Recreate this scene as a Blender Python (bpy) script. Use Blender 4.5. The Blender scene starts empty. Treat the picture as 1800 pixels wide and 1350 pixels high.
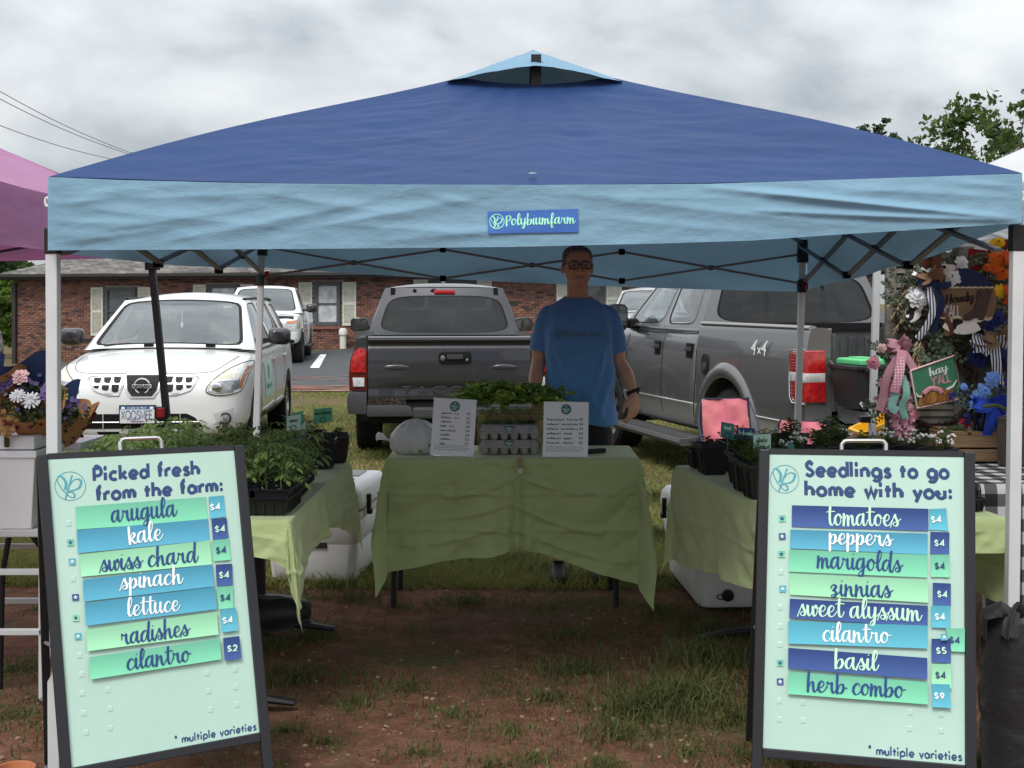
import bpy,bmesh,math,random
import numpy as np
from mathutils import Vector,Matrix
from mathutils.bvhtree import BVHTree
from mathutils.geometry import delaunay_2d_cdt
random.seed(7)
RNG=np.random.default_rng(7)
R=math.radians
S=bpy.context.scene
COL=S.collection
# camera
F,HZ,EYE=2140.0,533.0,1.5
cam_d=bpy.data.cameras.new('camera')
cam_d.sensor_width=36.0
cam_d.lens=36.0*F/1800.0
cam_d.shift_y=-(675.0-HZ)/1800.0
cam_d.clip_start,cam_d.clip_end=0.1,3000
cam=bpy.data.objects.new('camera',cam_d)
cam.location=(0,0,EYE)
cam.rotation_euler=(R(90),0,0)
COL.objects.link(cam)
S.camera=cam
# sky and sun
SUN_EL,SUN_AZ=57.0,200.0
w=bpy.data.worlds.new('World')
S.world=w
w.use_nodes=True
nt=w.node_tree
nt.nodes.clear()
N=nt.nodes.new
out=N('ShaderNodeOutputWorld');bg=N('ShaderNodeBackground')
sky=N('ShaderNodeTexSky');sky.sky_type='NISHITA';sky.sun_disc=False
sky.sun_elevation=R(SUN_EL);sky.sun_rotation=R(SUN_AZ);sky.air_density=1.0;sky.dust_density=3.0
geo=N('ShaderNodeTexCoord');sep=N('ShaderNodeSeparateXYZ')
nt.links.new(geo.outputs['Generated'],sep.inputs[0])
def wmath(op,a,b=None,clamp=False):
 m=N('ShaderNodeMath');m.operation=op;m.use_clamp=clamp
 for i,v in enumerate((a,b)):
  if v is None:continue
  if isinstance(v,(int,float)):m.inputs[i].default_value=v
  else:nt.links.new(v,m.inputs[i])
 return m.outputs[0]
zup=wmath('MAXIMUM',sep.outputs[2],0.0)
den=wmath('ADD',zup,0.42)
cx=wmath('DIVIDE',sep.outputs[0],den);cy=wmath('DIVIDE',sep.outputs[1],den)
comb=N('ShaderNodeCombineXYZ')
nt.links.new(cx,comb.inputs[0]);nt.links.new(cy,comb.inputs[1])
n1=N('ShaderNodeTexNoise');n1.inputs['Scale'].default_value=2.3;n1.inputs['Detail'].default_value=7;n1.inputs['Roughness'].default_value=0.52
n1.inputs['Distortion'].default_value=0.35
nt.links.new(comb.outputs[0],n1.inputs['Vector'])
n2=N('ShaderNodeTexNoise');n2.inputs['Scale'].default_value=7.0;n2.inputs['Detail'].default_value=6;n2.inputs['Roughness'].default_value=0.5
nt.links.new(comb.outputs[0],n2.inputs['Vector'])
mixn=wmath('ADD',wmath('MULTIPLY',n1.outputs[0],0.72),wmath('MULTIPLY',n2.outputs[0],0.28))
ramp=N('ShaderNodeValToRGB')
cr=ramp.color_ramp
cr.elements[0].position=0.38;cr.elements[0].color=(0.46,0.51,0.55,1)
cr.elements[1].position=0.62;cr.elements[1].color=(0.92,0.95,0.965,1)
e=cr.elements.new(0.49);e.color=(0.70,0.74,0.775,1)
nt.links.new(mixn,ramp.inputs[0])
grad=wmath('ADD',wmath('MULTIPLY',zup,8.0),4.0)
cl=N('ShaderNodeVectorMath');cl.operation='SCALE'
nt.links.new(ramp.outputs[0],cl.inputs[0]);nt.links.new(grad,cl.inputs['Scale'])
mx=N('ShaderNodeMix');mx.data_type='RGBA';mx.inputs[0].default_value=0.94
nt.links.new(sky.outputs[0],mx.inputs[6]);nt.links.new(cl.outputs[0],mx.inputs[7])
nt.links.new(mx.outputs[2],bg.inputs[0]);bg.inputs[1].default_value=0.115
nt.links.new(bg.outputs[0],out.inputs[0])
sun_d=bpy.data.lights.new('sun','SUN');sun_d.energy=1.5;sun_d.angle=R(22);sun_d.color=(1.0,0.965,0.92)
sun=bpy.data.objects.new('sun',sun_d);COL.objects.link(sun)
az,el=R(SUN_AZ),R(SUN_EL)
sdir=Vector((math.sin(az)*math.cos(el),math.cos(az)*math.cos(el),math.sin(el)))
sun.rotation_euler=sdir.to_track_quat('Z','Y').to_euler()
vs=S.view_settings
vs.view_transform='Standard';vs.look='None';vs.gamma=1.0;vs.exposure=0.7
vs.use_curve_mapping=False
S.cycles.use_denoising=True
S.cycles.max_bounces=8;S.cycles.diffuse_bounces=4;S.cycles.glossy_bounces=3
S.cycles.transmission_bounces=6;S.cycles.transparent_max_bounces=10
# helpers
def P(px,py,Y):
 return Vector(((px-900.0)*Y/F,Y,EYE-(py-HZ)*Y/F))
def on_plane(px,py,p0,n):
 d=Vector(((px-900.0)/F,1.0,-(py-HZ)/F));o=Vector((0,0,EYE))
 return o+d*((p0-o).dot(n)/d.dot(n))
def lin(r,g,b):
 f=lambda c:(c/255.0/12.92)if c<=10.3 else(((c/255.0)+0.055)/1.055)**2.4
 return(f(r),f(g),f(b))
_mats={}
def M(name,col=(.5,.5,.5),rough=.6,metal=0.0,var=0.0,vscale=8.0,col2=None,bump=0.0,bscale=60.0,spec=0.5,coat=0.0,trans=0.0,sheen=0.0,emit=None,transl=0.0,alpha=1.0,detail=4.0,ior=1.45,stretch=None):
 if name in _mats:return _mats[name]
 m=bpy.data.materials.new(name);m.use_nodes=True
 t=m.node_tree;b=t.nodes['Principled BSDF']
 b.inputs['Base Color'].default_value=(*col,1);b.inputs['Roughness'].default_value=rough
 b.inputs['Metallic'].default_value=metal;b.inputs['Specular IOR Level'].default_value=spec
 b.inputs['Coat Weight'].default_value=coat;b.inputs['Coat Roughness'].default_value=0.04
 b.inputs['Transmission Weight'].default_value=trans;b.inputs['IOR'].default_value=ior
 b.inputs['Sheen Weight'].default_value=sheen;b.inputs['Alpha'].default_value=alpha
 if emit:b.inputs['Emission Color'].default_value=(*emit[0],1);b.inputs['Emission Strength'].default_value=emit[1]
 tc=None
 def coord():
  nonlocal tc
  if tc is None:
   q=t.nodes.new('ShaderNodeTexCoord');tc=q.outputs['Object']
   if stretch:
    mp=t.nodes.new('ShaderNodeMapping');mp.inputs['Scale'].default_value=stretch
    t.links.new(tc,mp.inputs[0]);tc=mp.outputs[0]
  return tc
 if var or col2:
  nz=t.nodes.new('ShaderNodeTexNoise');nz.inputs['Scale'].default_value=vscale;nz.inputs['Detail'].default_value=detail
  nz.inputs['Roughness'].default_value=.6
  t.links.new(coord(),nz.inputs['Vector'])
  rp=t.nodes.new('ShaderNodeValToRGB')
  c2=col2 or tuple(min(1,c*(1+var))for c in col)
  c1=col if col2 else tuple(c*(1-var)for c in col)
  rp.color_ramp.elements[0].position=.35;rp.color_ramp.elements[0].color=(*c1,1)
  rp.color_ramp.elements[1].position=.65;rp.color_ramp.elements[1].color=(*c2,1)
  t.links.new(nz.outputs[0],rp.inputs[0]);t.links.new(rp.outputs[0],b.inputs['Base Color'])
 if bump:
  nb=t.nodes.new('ShaderNodeTexNoise');nb.inputs['Scale'].default_value=bscale;nb.inputs['Detail'].default_value=4
  t.links.new(coord(),nb.inputs['Vector'])
  bp=t.nodes.new('ShaderNodeBump');bp.inputs['Strength'].default_value=bump;bp.inputs['Distance'].default_value=.02
  t.links.new(nb.outputs[0],bp.inputs['Height']);t.links.new(bp.outputs[0],b.inputs['Normal'])
 if transl:
  tr=t.nodes.new('ShaderNodeBsdfTranslucent');tr.inputs[0].default_value=(*(col2 or col),1)
  ms=t.nodes.new('ShaderNodeMixShader');ms.inputs[0].default_value=transl
  o=t.nodes['Material Output']
  t.links.new(b.outputs[0],ms.inputs[1]);t.links.new(tr.outputs[0],ms.inputs[2]);t.links.new(ms.outputs[0],o.inputs[0])
 _mats[name]=m
 return m
def glass_mat(name,tint=(.6,.65,.66),refl=.12,rough=.02):
 """thin window glass: lets light straight through with a tint, mirrors the sky by the viewing angle"""
 if name in _mats:return _mats[name]
 m=bpy.data.materials.new(name);m.use_nodes=True;t=m.node_tree
 t.nodes.remove(t.nodes['Principled BSDF']);o=t.nodes['Material Output']
 a=t.nodes.new('ShaderNodeBsdfTransparent');a.inputs[0].default_value=(*tint,1)
 g=t.nodes.new('ShaderNodeBsdfGlossy');g.inputs['Roughness'].default_value=rough;g.inputs[0].default_value=(1,1,1,1)
 fr=t.nodes.new('ShaderNodeLayerWeight');pw=t.nodes.new('ShaderNodeMath');pw.operation='POWER';pw.inputs[1].default_value=4.0
 ad=t.nodes.new('ShaderNodeMath');ad.operation='MULTIPLY_ADD';ad.use_clamp=True;ad.inputs[1].default_value=.85;ad.inputs[2].default_value=.035+refl
 t.links.new(fr.outputs['Facing'],pw.inputs[0]);t.links.new(pw.outputs[0],ad.inputs[0])
 ms=t.nodes.new('ShaderNodeMixShader')
 t.links.new(ad.outputs[0],ms.inputs[0]);t.links.new(a.outputs[0],ms.inputs[1]);t.links.new(g.outputs[0],ms.inputs[2])
 t.links.new(ms.outputs[0],o.inputs[0])
 _mats[name]=m
 return m
def grad_mat(name,top,bot,rough=.55):
 """printed paper: a colour run from its top edge to its bottom edge"""
 if name in _mats:return _mats[name]
 m=M(name,top,rough);t=m.node_tree;b=t.nodes['Principled BSDF']
 tc=t.nodes.new('ShaderNodeTexCoord');sp=t.nodes.new('ShaderNodeSeparateXYZ');rp=t.nodes.new('ShaderNodeValToRGB')
 rp.color_ramp.elements[0].color=(*bot,1);rp.color_ramp.elements[1].color=(*top,1)
 t.links.new(tc.outputs['Generated'],sp.inputs[0]);t.links.new(sp.outputs[2],rp.inputs[0]);t.links.new(rp.outputs[0],b.inputs['Base Color'])
 return m
def root_inv(o):
 if o is None:return None
 m=Matrix.Translation(o.location)@o.rotation_euler.to_matrix().to_4x4()
 if o.parent is not None:return m.inverted()@root_inv(o.parent)
 return m.inverted()
def props(o,label=None,cat=None,group=None,kind=None):
 if label:o['label']=label
 if cat:o['category']=cat
 if group:o['group']=group
 if kind:o['kind']=kind
 return o
def thing(name,label,cat,loc=(0,0,0),rz=0.0,group=None):
 o=bpy.data.objects.new(name,None);o.location=loc;o.rotation_euler=(0,0,rz)
 o.empty_display_size=.1
 COL.objects.link(o)
 return props(o,label,cat,group)
def link(name,me,parent=None,**kw):
 o=bpy.data.objects.new(name,me);COL.objects.link(o)
 if parent is not None:o.parent=parent
 return props(o,**kw)
def copy_tree(o,parent=None):
 c=o.copy();COL.objects.link(c);c.parent=parent
 for ch in list(o.children):copy_tree(ch,c)
 return c
def split_build(mb,name,mats,parent,**kw):
 """every loose piece of mb becomes an object of its own"""
 n=len(mb.v);up=list(range(n))
 def root(i):
  while up[i]!=i:up[i]=up[up[i]];i=up[i]
  return i
 for f in mb.f:
  a=root(f[0])
  for i in f[1:]:up[root(i)]=a
 grp={}
 for f in mb.f:grp.setdefault(root(f[0]),[]).append(f)
 for fs in grp.values():
  ids=sorted({i for f in fs for i in f});ix={v:k for k,v in enumerate(ids)}
  q=MB();q.add([mb.v[i]for i in ids],[tuple(ix[i]for i in f)for f in fs]);q.build(name,mats,parent,**dict(kw))
class MB:
 """collects geometry for ONE mesh object"""
 def __init__(s):s.v,s.f,s.mi,s.cur=[],[],[],0
 def add(s,vs,fs):
  k=len(s.v);s.v.extend(Vector(v)for v in vs)
  for f in fs:s.f.append(tuple(i+k for i in f));s.mi.append(s.cur)
  return s
 def quad(s,a,b,c,d):return s.add([a,b,c,d],[(0,1,2,3)])
 def box(s,c,size,rot=None,taper=1.0):
  x,y,z=(d/2 for d in size);vs=[]
  for k,(i,j)in[(k,ij)for k in(-1,1)for ij in((-1,-1),(1,-1),(1,1),(-1,1))]:
   tp=taper if k>0 else 1.0
   v=Vector((i*x*tp,j*y*tp,k*z))
   if rot is not None:v=rot@v
   vs.append(v+Vector(c))
  return s.add(vs,[(3,2,1,0),(4,5,6,7),(0,1,5,4),(1,2,6,5),(2,3,7,6),(3,0,4,7)])
 def beam(s,a,b,wx,wy=None,up=(0,0,1)):
  a,b=Vector(a),Vector(b);d=(b-a);L=d.length;d.normalize()
  u=Vector(up)
  if abs(d.dot(u))>.98:u=Vector((0,1,0))
  x=d.cross(u).normalized();y=x.cross(d)
  rot=Matrix((x,y,d)).transposed()
  return s.box((a+b)/2,(wx,wy or wx,L),rot)
 def tube(s,pts,r,n=8,cap=True,flat=1.0):
  pts=[Vector(p)for p in pts];rs=r if isinstance(r,(list,tuple))else[r]*len(pts)
  rings=[];pu=None
  for i,p in enumerate(pts):
   d=(pts[min(i+1,len(pts)-1)]-pts[max(i-1,0)]).normalized()
   if pu is None:
    pu=Vector((0,0,1))if abs(d.z)<.9 else Vector((1,0,0))
   x=d.cross(pu)
   if x.length<1e-6:x=d.cross(Vector((.3,1,.2)))
   x.normalize();y=x.cross(d).normalized();pu=y
   rings.append([p+(x*math.cos(2*math.pi*k/n)+y*math.sin(2*math.pi*k/n)*flat)*rs[i]for k in range(n)])
  return s.loft(rings,True,cap)
 def loft(s,rings,closed=True,cap=True):
  n=len(rings[0]);vs=[v for r_ in rings for v in r_];fs=[]
  for i in range(len(rings)-1):
   for k in range(n if closed else n-1):
    a,b=i*n+k,i*n+(k+1)%n
    fs.append((a,b,b+n,a+n))
  if cap and closed:
   fs.append(tuple(range(n-1,-1,-1)));fs.append(tuple((len(rings)-1)*n+k for k in range(n)))
  return s.add(vs,fs)
 def lathe(s,prof,n=16,mat=None,cap=True):
  rings=[]
  for r_,z in prof:
   ring=[Vector((r_*math.cos(2*math.pi*k/n),r_*math.sin(2*math.pi*k/n),z))for k in range(n)]
   if mat is not None:ring=[mat@v for v in ring]
   rings.append(ring)
  return s.loft(rings,True,cap)
 def grid(s,fn,nu,nv):
  vs=[fn(i/nu,j/nv)for j in range(nv+1)for i in range(nu+1)]
  fs=[(j*(nu+1)+i,j*(nu+1)+i+1,(j+1)*(nu+1)+i+1,(j+1)*(nu+1)+i)for j in range(nv)for i in range(nu)]
  return s.add(vs,fs)
 def prism(s,outline,fn_front,fn_back):
  """outline of 2D points; fn maps (x, y) to 3D on the front and back side"""
  n=len(outline);vs=[fn_front(x,y)for x,y in outline]+[fn_back(x,y)for x,y in outline]
  fs=[tuple(range(n)),tuple(range(2*n-1,n-1,-1))]+[(k,k+n,(k+1)%n+n,(k+1)%n)for k in range(n)]
  return s.add(vs,fs)
 def ball(s,c,r,nu=10,nv=7,sc=(1,1,1)):
  c=Vector(c);vs=[c+Vector((0,0,-r*sc[2]))];fs=[]
  for j in range(1,nv):
   a=math.pi*j/nv-math.pi/2
   for i in range(nu):
    b=2*math.pi*i/nu
    vs.append(c+Vector((r*sc[0]*math.cos(a)*math.cos(b),r*sc[1]*math.cos(a)*math.sin(b),r*sc[2]*math.sin(a))))
  vs.append(c+Vector((0,0,r*sc[2])));T=len(vs)-1
  for i in range(nu):fs.append((0,1+(i+1)%nu,1+i))
  for j in range(nv-2):
   for i in range(nu):
    a,b=1+j*nu+i,1+j*nu+(i+1)%nu
    fs.append((a,b,b+nu,a+nu))
  for i in range(nu):fs.append((T,1+(nv-2)*nu+i,1+(nv-2)*nu+(i+1)%nu))
  return s.add(vs,fs)
 def mesh(s,name,mats,smooth=40,bevel=0.0,bseg=2,inv=None,recalc=True,weld=False):
  me=bpy.data.meshes.new(name)
  vs=[inv@v for v in s.v]if inv is not None else s.v
  me.from_pydata([tuple(v)for v in vs],[],s.f)
  for m in(mats if isinstance(mats,(list,tuple))else[mats]):me.materials.append(m)
  me.polygons.foreach_set('material_index',s.mi)
  if recalc or bevel or weld:
   bm=bmesh.new();bm.from_mesh(me)
   if weld:bmesh.ops.remove_doubles(bm,verts=bm.verts,dist=1e-5)
   if recalc:bmesh.ops.recalc_face_normals(bm,faces=bm.faces)
   if bevel:
    ed=[e_ for e_ in bm.edges if len(e_.link_faces)==2 and e_.calc_face_angle(0)>R(35)]
    bmesh.ops.bevel(bm,geom=ed,offset=bevel,segments=bseg,profile=.6,affect='EDGES',clamp_overlap=True)
   bm.to_mesh(me);bm.free()
  if smooth:
   me.polygons.foreach_set('use_smooth',[True]*len(me.polygons))
   me.set_sharp_from_angle(angle=R(smooth))
  me.update()
  return me
 def build(s,name,mats,parent=None,world=False,sub=0,**kw):
  pr={k:kw.pop(k)for k in('label','cat','group','kind')if k in kw}
  inv=root_inv(parent)if(world and parent is not None)else None
  me=s.mesh(name,mats,inv=inv,**kw)
  o=link(name,me,parent,**pr)
  if sub:
   md=o.modifiers.new('sub','SUBSURF');md.levels=sub;md.render_levels=sub
  return o
def baked(o):
 """the evaluated mesh of an object with modifiers, as a plain mesh; the modifiers go"""
 dg=bpy.context.evaluated_depsgraph_get();dg.update()
 me=bpy.data.meshes.new_from_object(o.evaluated_get(dg),depsgraph=dg)
 old=o.data;o.modifiers.clear();o.data=me
 return o
def smooth_curve(pts,per=5,closed=False):
 """Catmull-Rom through 2D or 3D points"""
 pts=[np.array(p,float)for p in pts]
 if len(pts)<3 and not closed:return[tuple(p)for p in pts]
 n=len(pts);outp=[]
 for i in range(n if closed else n-1):
  p1,p2=pts[i],pts[(i+1)%n]
  p0=pts[i-1]if(i>0 or closed)else 2*p1-p2
  p3=pts[(i+2)%n]if(i+2<n or closed)else 2*p2-p1
  for k in range(per):
   t=k/per
   outp.append(tuple(.5*((2*p1)+(p2-p0)*t+(2*p0-5*p1+4*p2-p3)*t*t+(3*p1-p0-3*p2+p3)*t**3)))
 if not closed:outp.append(tuple(pts[-1]))
 return outp
def hash_noise(seed=0,n=64):
 r=np.random.default_rng(seed);tab=r.random((n,n))
 def f(x,y):
  xi,yi=math.floor(x),math.floor(y);fx,fy=x-xi,y-yi
  fx,fy=fx*fx*(3-2*fx),fy*fy*(3-2*fy)
  a,b=tab[xi%n,yi%n],tab[(xi+1)%n,yi%n];c,d=tab[xi%n,(yi+1)%n],tab[(xi+1)%n,(yi+1)%n]
  return(a*(1-fx)+b*fx)*(1-fy)+(c*(1-fx)+d*fx)*fy-.5
 return f
NZ=hash_noise(3)
def fbm(x,y,o=3):
 return sum(NZ(x*2**k+17*k,y*2**k+9*k)/2**k for k in range(o))
# lettering drawn as strokes
def _arc(cx_,cy_,r,a0,a1,ry=None,n=None):
 n=n or max(4,int(abs(a1-a0)/16));ry=ry or r
 return[(cx_+r*math.cos(R(a0+(a1-a0)*k/n)),cy_+ry*math.sin(R(a0+(a1-a0)*k/n)))for k in range(n+1)]
def _sc(*p):return smooth_curve(p,5)
SANS={'a':(.56,[_arc(.2,.22,.2,0,360,.22),[(.44,0),(.44,.44)]]),'b':(.56,[[(0,0),(0,.74)],_arc(.22,.22,.22,0,360)]),'c':(.48,[_arc(.22,.22,.22,48,312)]),'d':(.56,[_arc(.2,.22,.2,0,360,.22),[(.44,0),(.44,.74)]]),'e':(.54,[_arc(.22,.22,.22,0,318),[(.0,.21),(.44,.21)]]),'f':(.34,[[(.08,0),(.08,.56)]+_arc(.24,.56,.16,180,85),[(-.04,.40),(.24,.40)]]),'g':(.56,[_arc(.22,.22,.22,0,360),[(.44,.44),(.44,-.02)]+_arc(.22,-.02,.22,0,-145,.2)]),'h':(.52,[[(0,0),(0,.74)],_arc(.19,.24,.19,180,0)+[(.38,.24),(.38,0)]]),'i':(.2,[[(.02,0),(.02,.44)],[(.02,.62),(.02,.66)]]),'k':(.46,[[(0,0),(0,.74)],[(.02,.16),(.34,.44)],[(.10,.24),(.36,0)]]),'l':(.17,[[(.0,0),(.0,.74)]]),'m':(.74,[[(0,0),(0,.44)],_arc(.15,.28,.15,180,0)+[(.3,.28),(.3,0)],_arc(.45,.28,.15,180,0)+[(.6,.28),(.6,0)]]),'n':(.52,[[(0,0),(0,.44)],_arc(.19,.25,.19,180,0)+[(.38,.25),(.38,0)]]),'o':(.56,[_arc(.22,.22,.22,0,360)]),'p':(.56,[[(0,-.22),(0,.44)],_arc(.22,.22,.22,0,360)]),'r':(.33,[[(0,0),(0,.44)],_arc(.19,.24,.19,180,62)]),'s':(.42,[_sc((.32,.37),(.18,.44),(.05,.35),(.15,.25),(.28,.17),(.30,.06),(.16,0),(0,.07))]),'t':(.34,[[(.1,.6),(.1,0)],[(-.05,.40),(.27,.40)]]),'u':(.52,[[(0,.44),(0,.19)]+_arc(.19,.19,.19,180,360),[(.38,.44),(.38,0)]]),'v':(.46,[[(0,.44),(.19,0),(.38,.44)]]),'w':(.68,[[(0,.44),(.15,0),(.30,.42),(.45,0),(.60,.44)]]),'y':(.47,[[(0,.44),(.2,0)],[(.4,.44),(.1,-.24)]]),'x':(.46,[[(0,.44),(.36,0)],[(.36,.44),(0,0)]]),'z':(.44,[[(0,.44),(.34,.44),(0,0),(.34,0)]]),'q':(.56,[_arc(.22,.22,.22,0,360),[(.44,-.22),(.44,.44)]]),'P':(.52,[[(0,0),(0,.7)],[(0,.7),(.2,.7)]+_arc(.2,.49,.21,90,-90)+[(0,.28)]]),'S':(.52,[_sc((.38,.58),(.22,.7),(.04,.58),(.14,.41),(.3,.32),(.40,.16),(.22,0),(0,.11))]),'T':(.5,[[(0,.7),(.42,.7)],[(.21,.7),(.21,0)]]),'A':(.58,[[(0,0),(.24,.7),(.48,0)],[(.09,.22),(.39,.22)]]),'C':(.6,[_arc(.33,.35,.33,48,312,.35)]),'O':(.76,[_arc(.34,.35,.33,0,360,.35)]),'M':(.74,[[(0,0),(.06,.7),(.3,.1),(.54,.7),(.6,0)]]),'N':(.62,[[(0,0),(0,.7),(.46,0),(.46,.7)]]),'I':(.18,[[(0,0),(0,.7)]]),'X':(.56,[[(0,.7),(.42,0)],[(.42,.7),(0,0)]]),'E':(.48,[[(.36,.7),(0,.7),(0,0),(.36,0)],[(0,.36),(.32,.36)]]),'V':(.56,[[(0,.7),(.23,0),(.46,.7)]]),'R':(.52,[[(0,0),(0,.7),(.2,.7)]+_arc(.2,.52,.18,90,-90)+[(0,.34)],[(.16,.34),(.4,0)]]),'G':(.66,[_arc(.33,.35,.33,48,345,.35)+[(.62,.33),(.38,.33)]]),'D':(.6,[[(0,0),(0,.7),(.15,.7)]+_arc(.15,.35,.35,90,-90)+[(0,0)]]),'W':(.84,[[(0,.7),(.18,0),(.36,.6),(.54,0),(.72,.7)]]),'U':(.6,[[(0,.7),(0,.22)]+_arc(.22,.22,.22,180,360)+[(.44,.7)]]),'Y':(.52,[[(0,.7),(.22,.34),(.44,.7)],[(.22,.34),(.22,0)]]),'L':(.44,[[(0,.7),(0,0),(.34,0)]]),'0':(.54,[_arc(.2,.35,.2,0,360,.35)]),'2':(.5,[_arc(.19,.5,.19,165,-40,.2)+[(0,0),(.4,0)]]),'3':(.48,[_arc(.17,.52,.17,150,-90,.18),_arc(.17,.17,.19,90,-150,.17)]),'4':(.54,[[(.34,0),(.34,.7),(0,.18),(.46,.18)]]),'5':(.5,[[(.36,.7),(.08,.7),(.05,.38)]+_arc(.18,.2,.2,105,-150,.21)]),'7':(.46,[[(0,.7),(.38,.7),(.1,0)]]),'9':(.52,[_arc(.2,.48,.19,0,360,.2),[(.39,.46),(.16,0)]]),'6':(.52,[_arc(.2,.2,.19,0,360,.2),[(.02,.24),(.24,.7)]]),'8':(.5,[_arc(.19,.53,.15,0,360,.16),_arc(.19,.18,.19,0,360,.18)]),'Q':(.78,[_arc(.34,.35,.33,0,360,.35),[(.44,.2),(.7,-.06)]]),'$':(.54,[_sc((.38,.56),(.22,.66),(.05,.56),(.14,.40),(.3,.31),(.40,.16),(.22,.04),(0,.14)),[(.2,.78),(.2,.66)],[(.2,.04),(.2,-.08)]]),':':(.2,[[(.04,.06),(.04,.1)],[(.04,.38),(.04,.42)]]),'.':(.18,[[(.03,.02),(.03,.05)]]),',':(.18,[[(.05,.05),(.0,-.1)]]),"'":(.16,[[(.04,.7),(.02,.52)]]),'-':(.36,[[(.04,.24),(.24,.24)]]),' ':(.3,[]),'*':(.36,[[(.14,.48),(.14,.74)],[(.03,.55),(.25,.68)],[(.25,.55),(.03,.68)]]),}
SCRIPT={'a':(.90,[((.58,.85),(.4,1.),(.14,.75),(.06,.28),(.2,.02),(.4,.2),(.6,.92)),((.62,1.),(.58,.35),(.68,.0),(.84,.12),(.98,.5))]),'b':(.80,[((.14,1.7),(.1,.9),(.1,0)),((.1,.1),(.3,.72),(.54,.82),(.6,.4),(.4,.02),(.12,.08)),((.56,.3),(.72,.5),(.88,.5))]),'c':(.68,[((.6,.78),(.45,1.),(.17,.75),(.08,.3),(.25,.0),(.5,.1),(.76,.5))]),'d':(.90,[((.58,.85),(.4,1.),(.14,.75),(.06,.28),(.2,.02),(.4,.2),(.6,.92)),((.76,1.75),(.68,1.),(.62,.3),(.70,-.06),(.86,.1),(.98,.5))]),'e':(.68,[((.06,.35),(.4,.5),(.54,.8),(.38,1.),(.16,.75),(.1,.3),(.28,.0),(.55,.14),(.76,.5))]),'f':(.56,[((.02,.4),(.36,.95),(.5,1.5),(.38,1.75),(.24,1.4),(.2,.5),(.18,-.35),(.28,-.6),(.4,-.4),(.28,.05),(.62,.4))]),'g':(.88,[((.58,.85),(.4,1.),(.14,.75),(.06,.28),(.2,.02),(.4,.2),(.6,.92)),((.62,1.),(.6,.2),(.54,-.42),(.36,-.62),(.2,-.45),(.4,-.12),(.96,.5))]),'h':(.84,[((.18,1.75),(.12,.9),(.1,0)),((.1,.15),(.32,.8),(.5,.85),(.52,.4),(.6,.0),(.78,.12),(.92,.5))]),'i':(.38,[((.12,.95),(.08,.3),(.2,.0),(.34,.2),(.46,.5)),((.17,1.32),(.19,1.36))]),'k':(.74,[((.12,1.5),(.1,.7),(.12,0)),((.12,.4),(.4,.95),(.56,.8),(.4,.52),(.16,.46)),((.2,.47),(.5,.05),(.66,.06),(.82,.45))]),'l':(.50,[((.02,.3),(.38,1.1),(.44,1.6),(.3,1.78),(.16,1.2),(.14,.35),(.26,.0),(.42,.15),(.56,.5))]),'m':(1.10,[((.1,.98),(.08,.5),(.04,0)),((.05,.1),(.27,.82),(.42,.8),(.42,.3),(.42,.0)),((.42,.1),(.62,.82),(.78,.8),(.80,.3),(.9,.0),(1.04,.15),(1.18,.5))]),'n':(.80,[((.1,.98),(.08,.5),(.04,0)),((.05,.1),(.29,.82),(.46,.8),(.48,.3),(.6,.0),(.74,.15),(.88,.5))]),'o':(.74,[((.4,1.),(.14,.75),(.08,.3),(.28,.0),(.52,.25),(.55,.7),(.4,1.)),((.48,.9),(.62,.68),(.86,.72))]),'p':(.78,[((.12,.98),(.1,.2),(.08,-.6)),((.09,.1),(.3,.82),(.52,.85),(.56,.4),(.35,.02),(.1,.2)),((.5,.2),(.68,.25),(.86,.5))]),'r':(.80,[((.10,.42),(.11,.7),(.12,.95)),((.12,.92),(.3,.82),(.5,.88)),((.48,.88),(.48,.3),(.6,.0),(.74,.12),(.88,.5))]),'s':(.68,[((-.08,-.1),(.12,.5),(.32,1.02),(.36,.8),(.54,.3),(.4,.0),(.18,.08),(.22,.3),(.5,.38),(.8,.62))]),'t':(.60,[((.3,1.6),(.24,.8),(.26,.2),(.4,.0),(.54,.16),(.66,.5)),((.0,1.15),(.3,1.22),(.66,1.2))]),'u':(.84,[((.1,.98),(.06,.35),(.2,.0),(.42,.25),(.56,.95)),((.56,.98),(.52,.35),(.64,.0),(.78,.15),(.92,.5))]),'w':(.92,[((.06,.9),(.08,.25),(.22,.0),(.4,.4),(.48,.9)),((.47,.8),(.5,.15),(.66,.02),(.82,.5),(.76,.98),(.68,.75),(1.,.72))]),'y':(.84,[((.1,.98),(.08,.35),(.22,.05),(.44,.3),(.58,.95)),((.6,.98),(.54,.0),(.44,-.5),(.28,-.6),(.2,-.42),(.45,-.05),(.92,.5))]),'v':(.7,[((.06,.95),(.2,.3),(.3,.0),(.5,.5),(.56,.95),(.8,.7))]),'x':(.7,[((.05,.9),(.3,.4),(.6,.0)),((.6,.95),(.3,.4),(.02,.0))]),'z':(.74,[((.04,.7),(.24,1.),(.46,.85),(.3,.55),(.2,.5),(.44,.35),(.38,-.02),(.12,-.1),(.14,.1),(.5,.12),(.86,.5))]),'j':(.4,[((.2,.95),(.18,-.3),(.0,-.6))]),'P':(.74,[((.12,1.4),(.1,.7),(.12,-.1)),((.1,1.25),(.42,1.5),(.66,1.2),(.5,.75),(.12,.6))]),'H':(.98,[((.14,1.6),(.1,.8),(.0,0)),((.78,1.6),(.72,.8),(.68,0)),((-.1,.72),(.4,.8),(.98,.86))]),'-':(.62,[((.12,.5),(.42,.5))]),'.':(.3,[((.06,.0),(.1,.04))]),' ':(.5,[]),'/':(.5,[((.0,-.2),(.4,1.5))]),}
_sg={}
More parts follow.
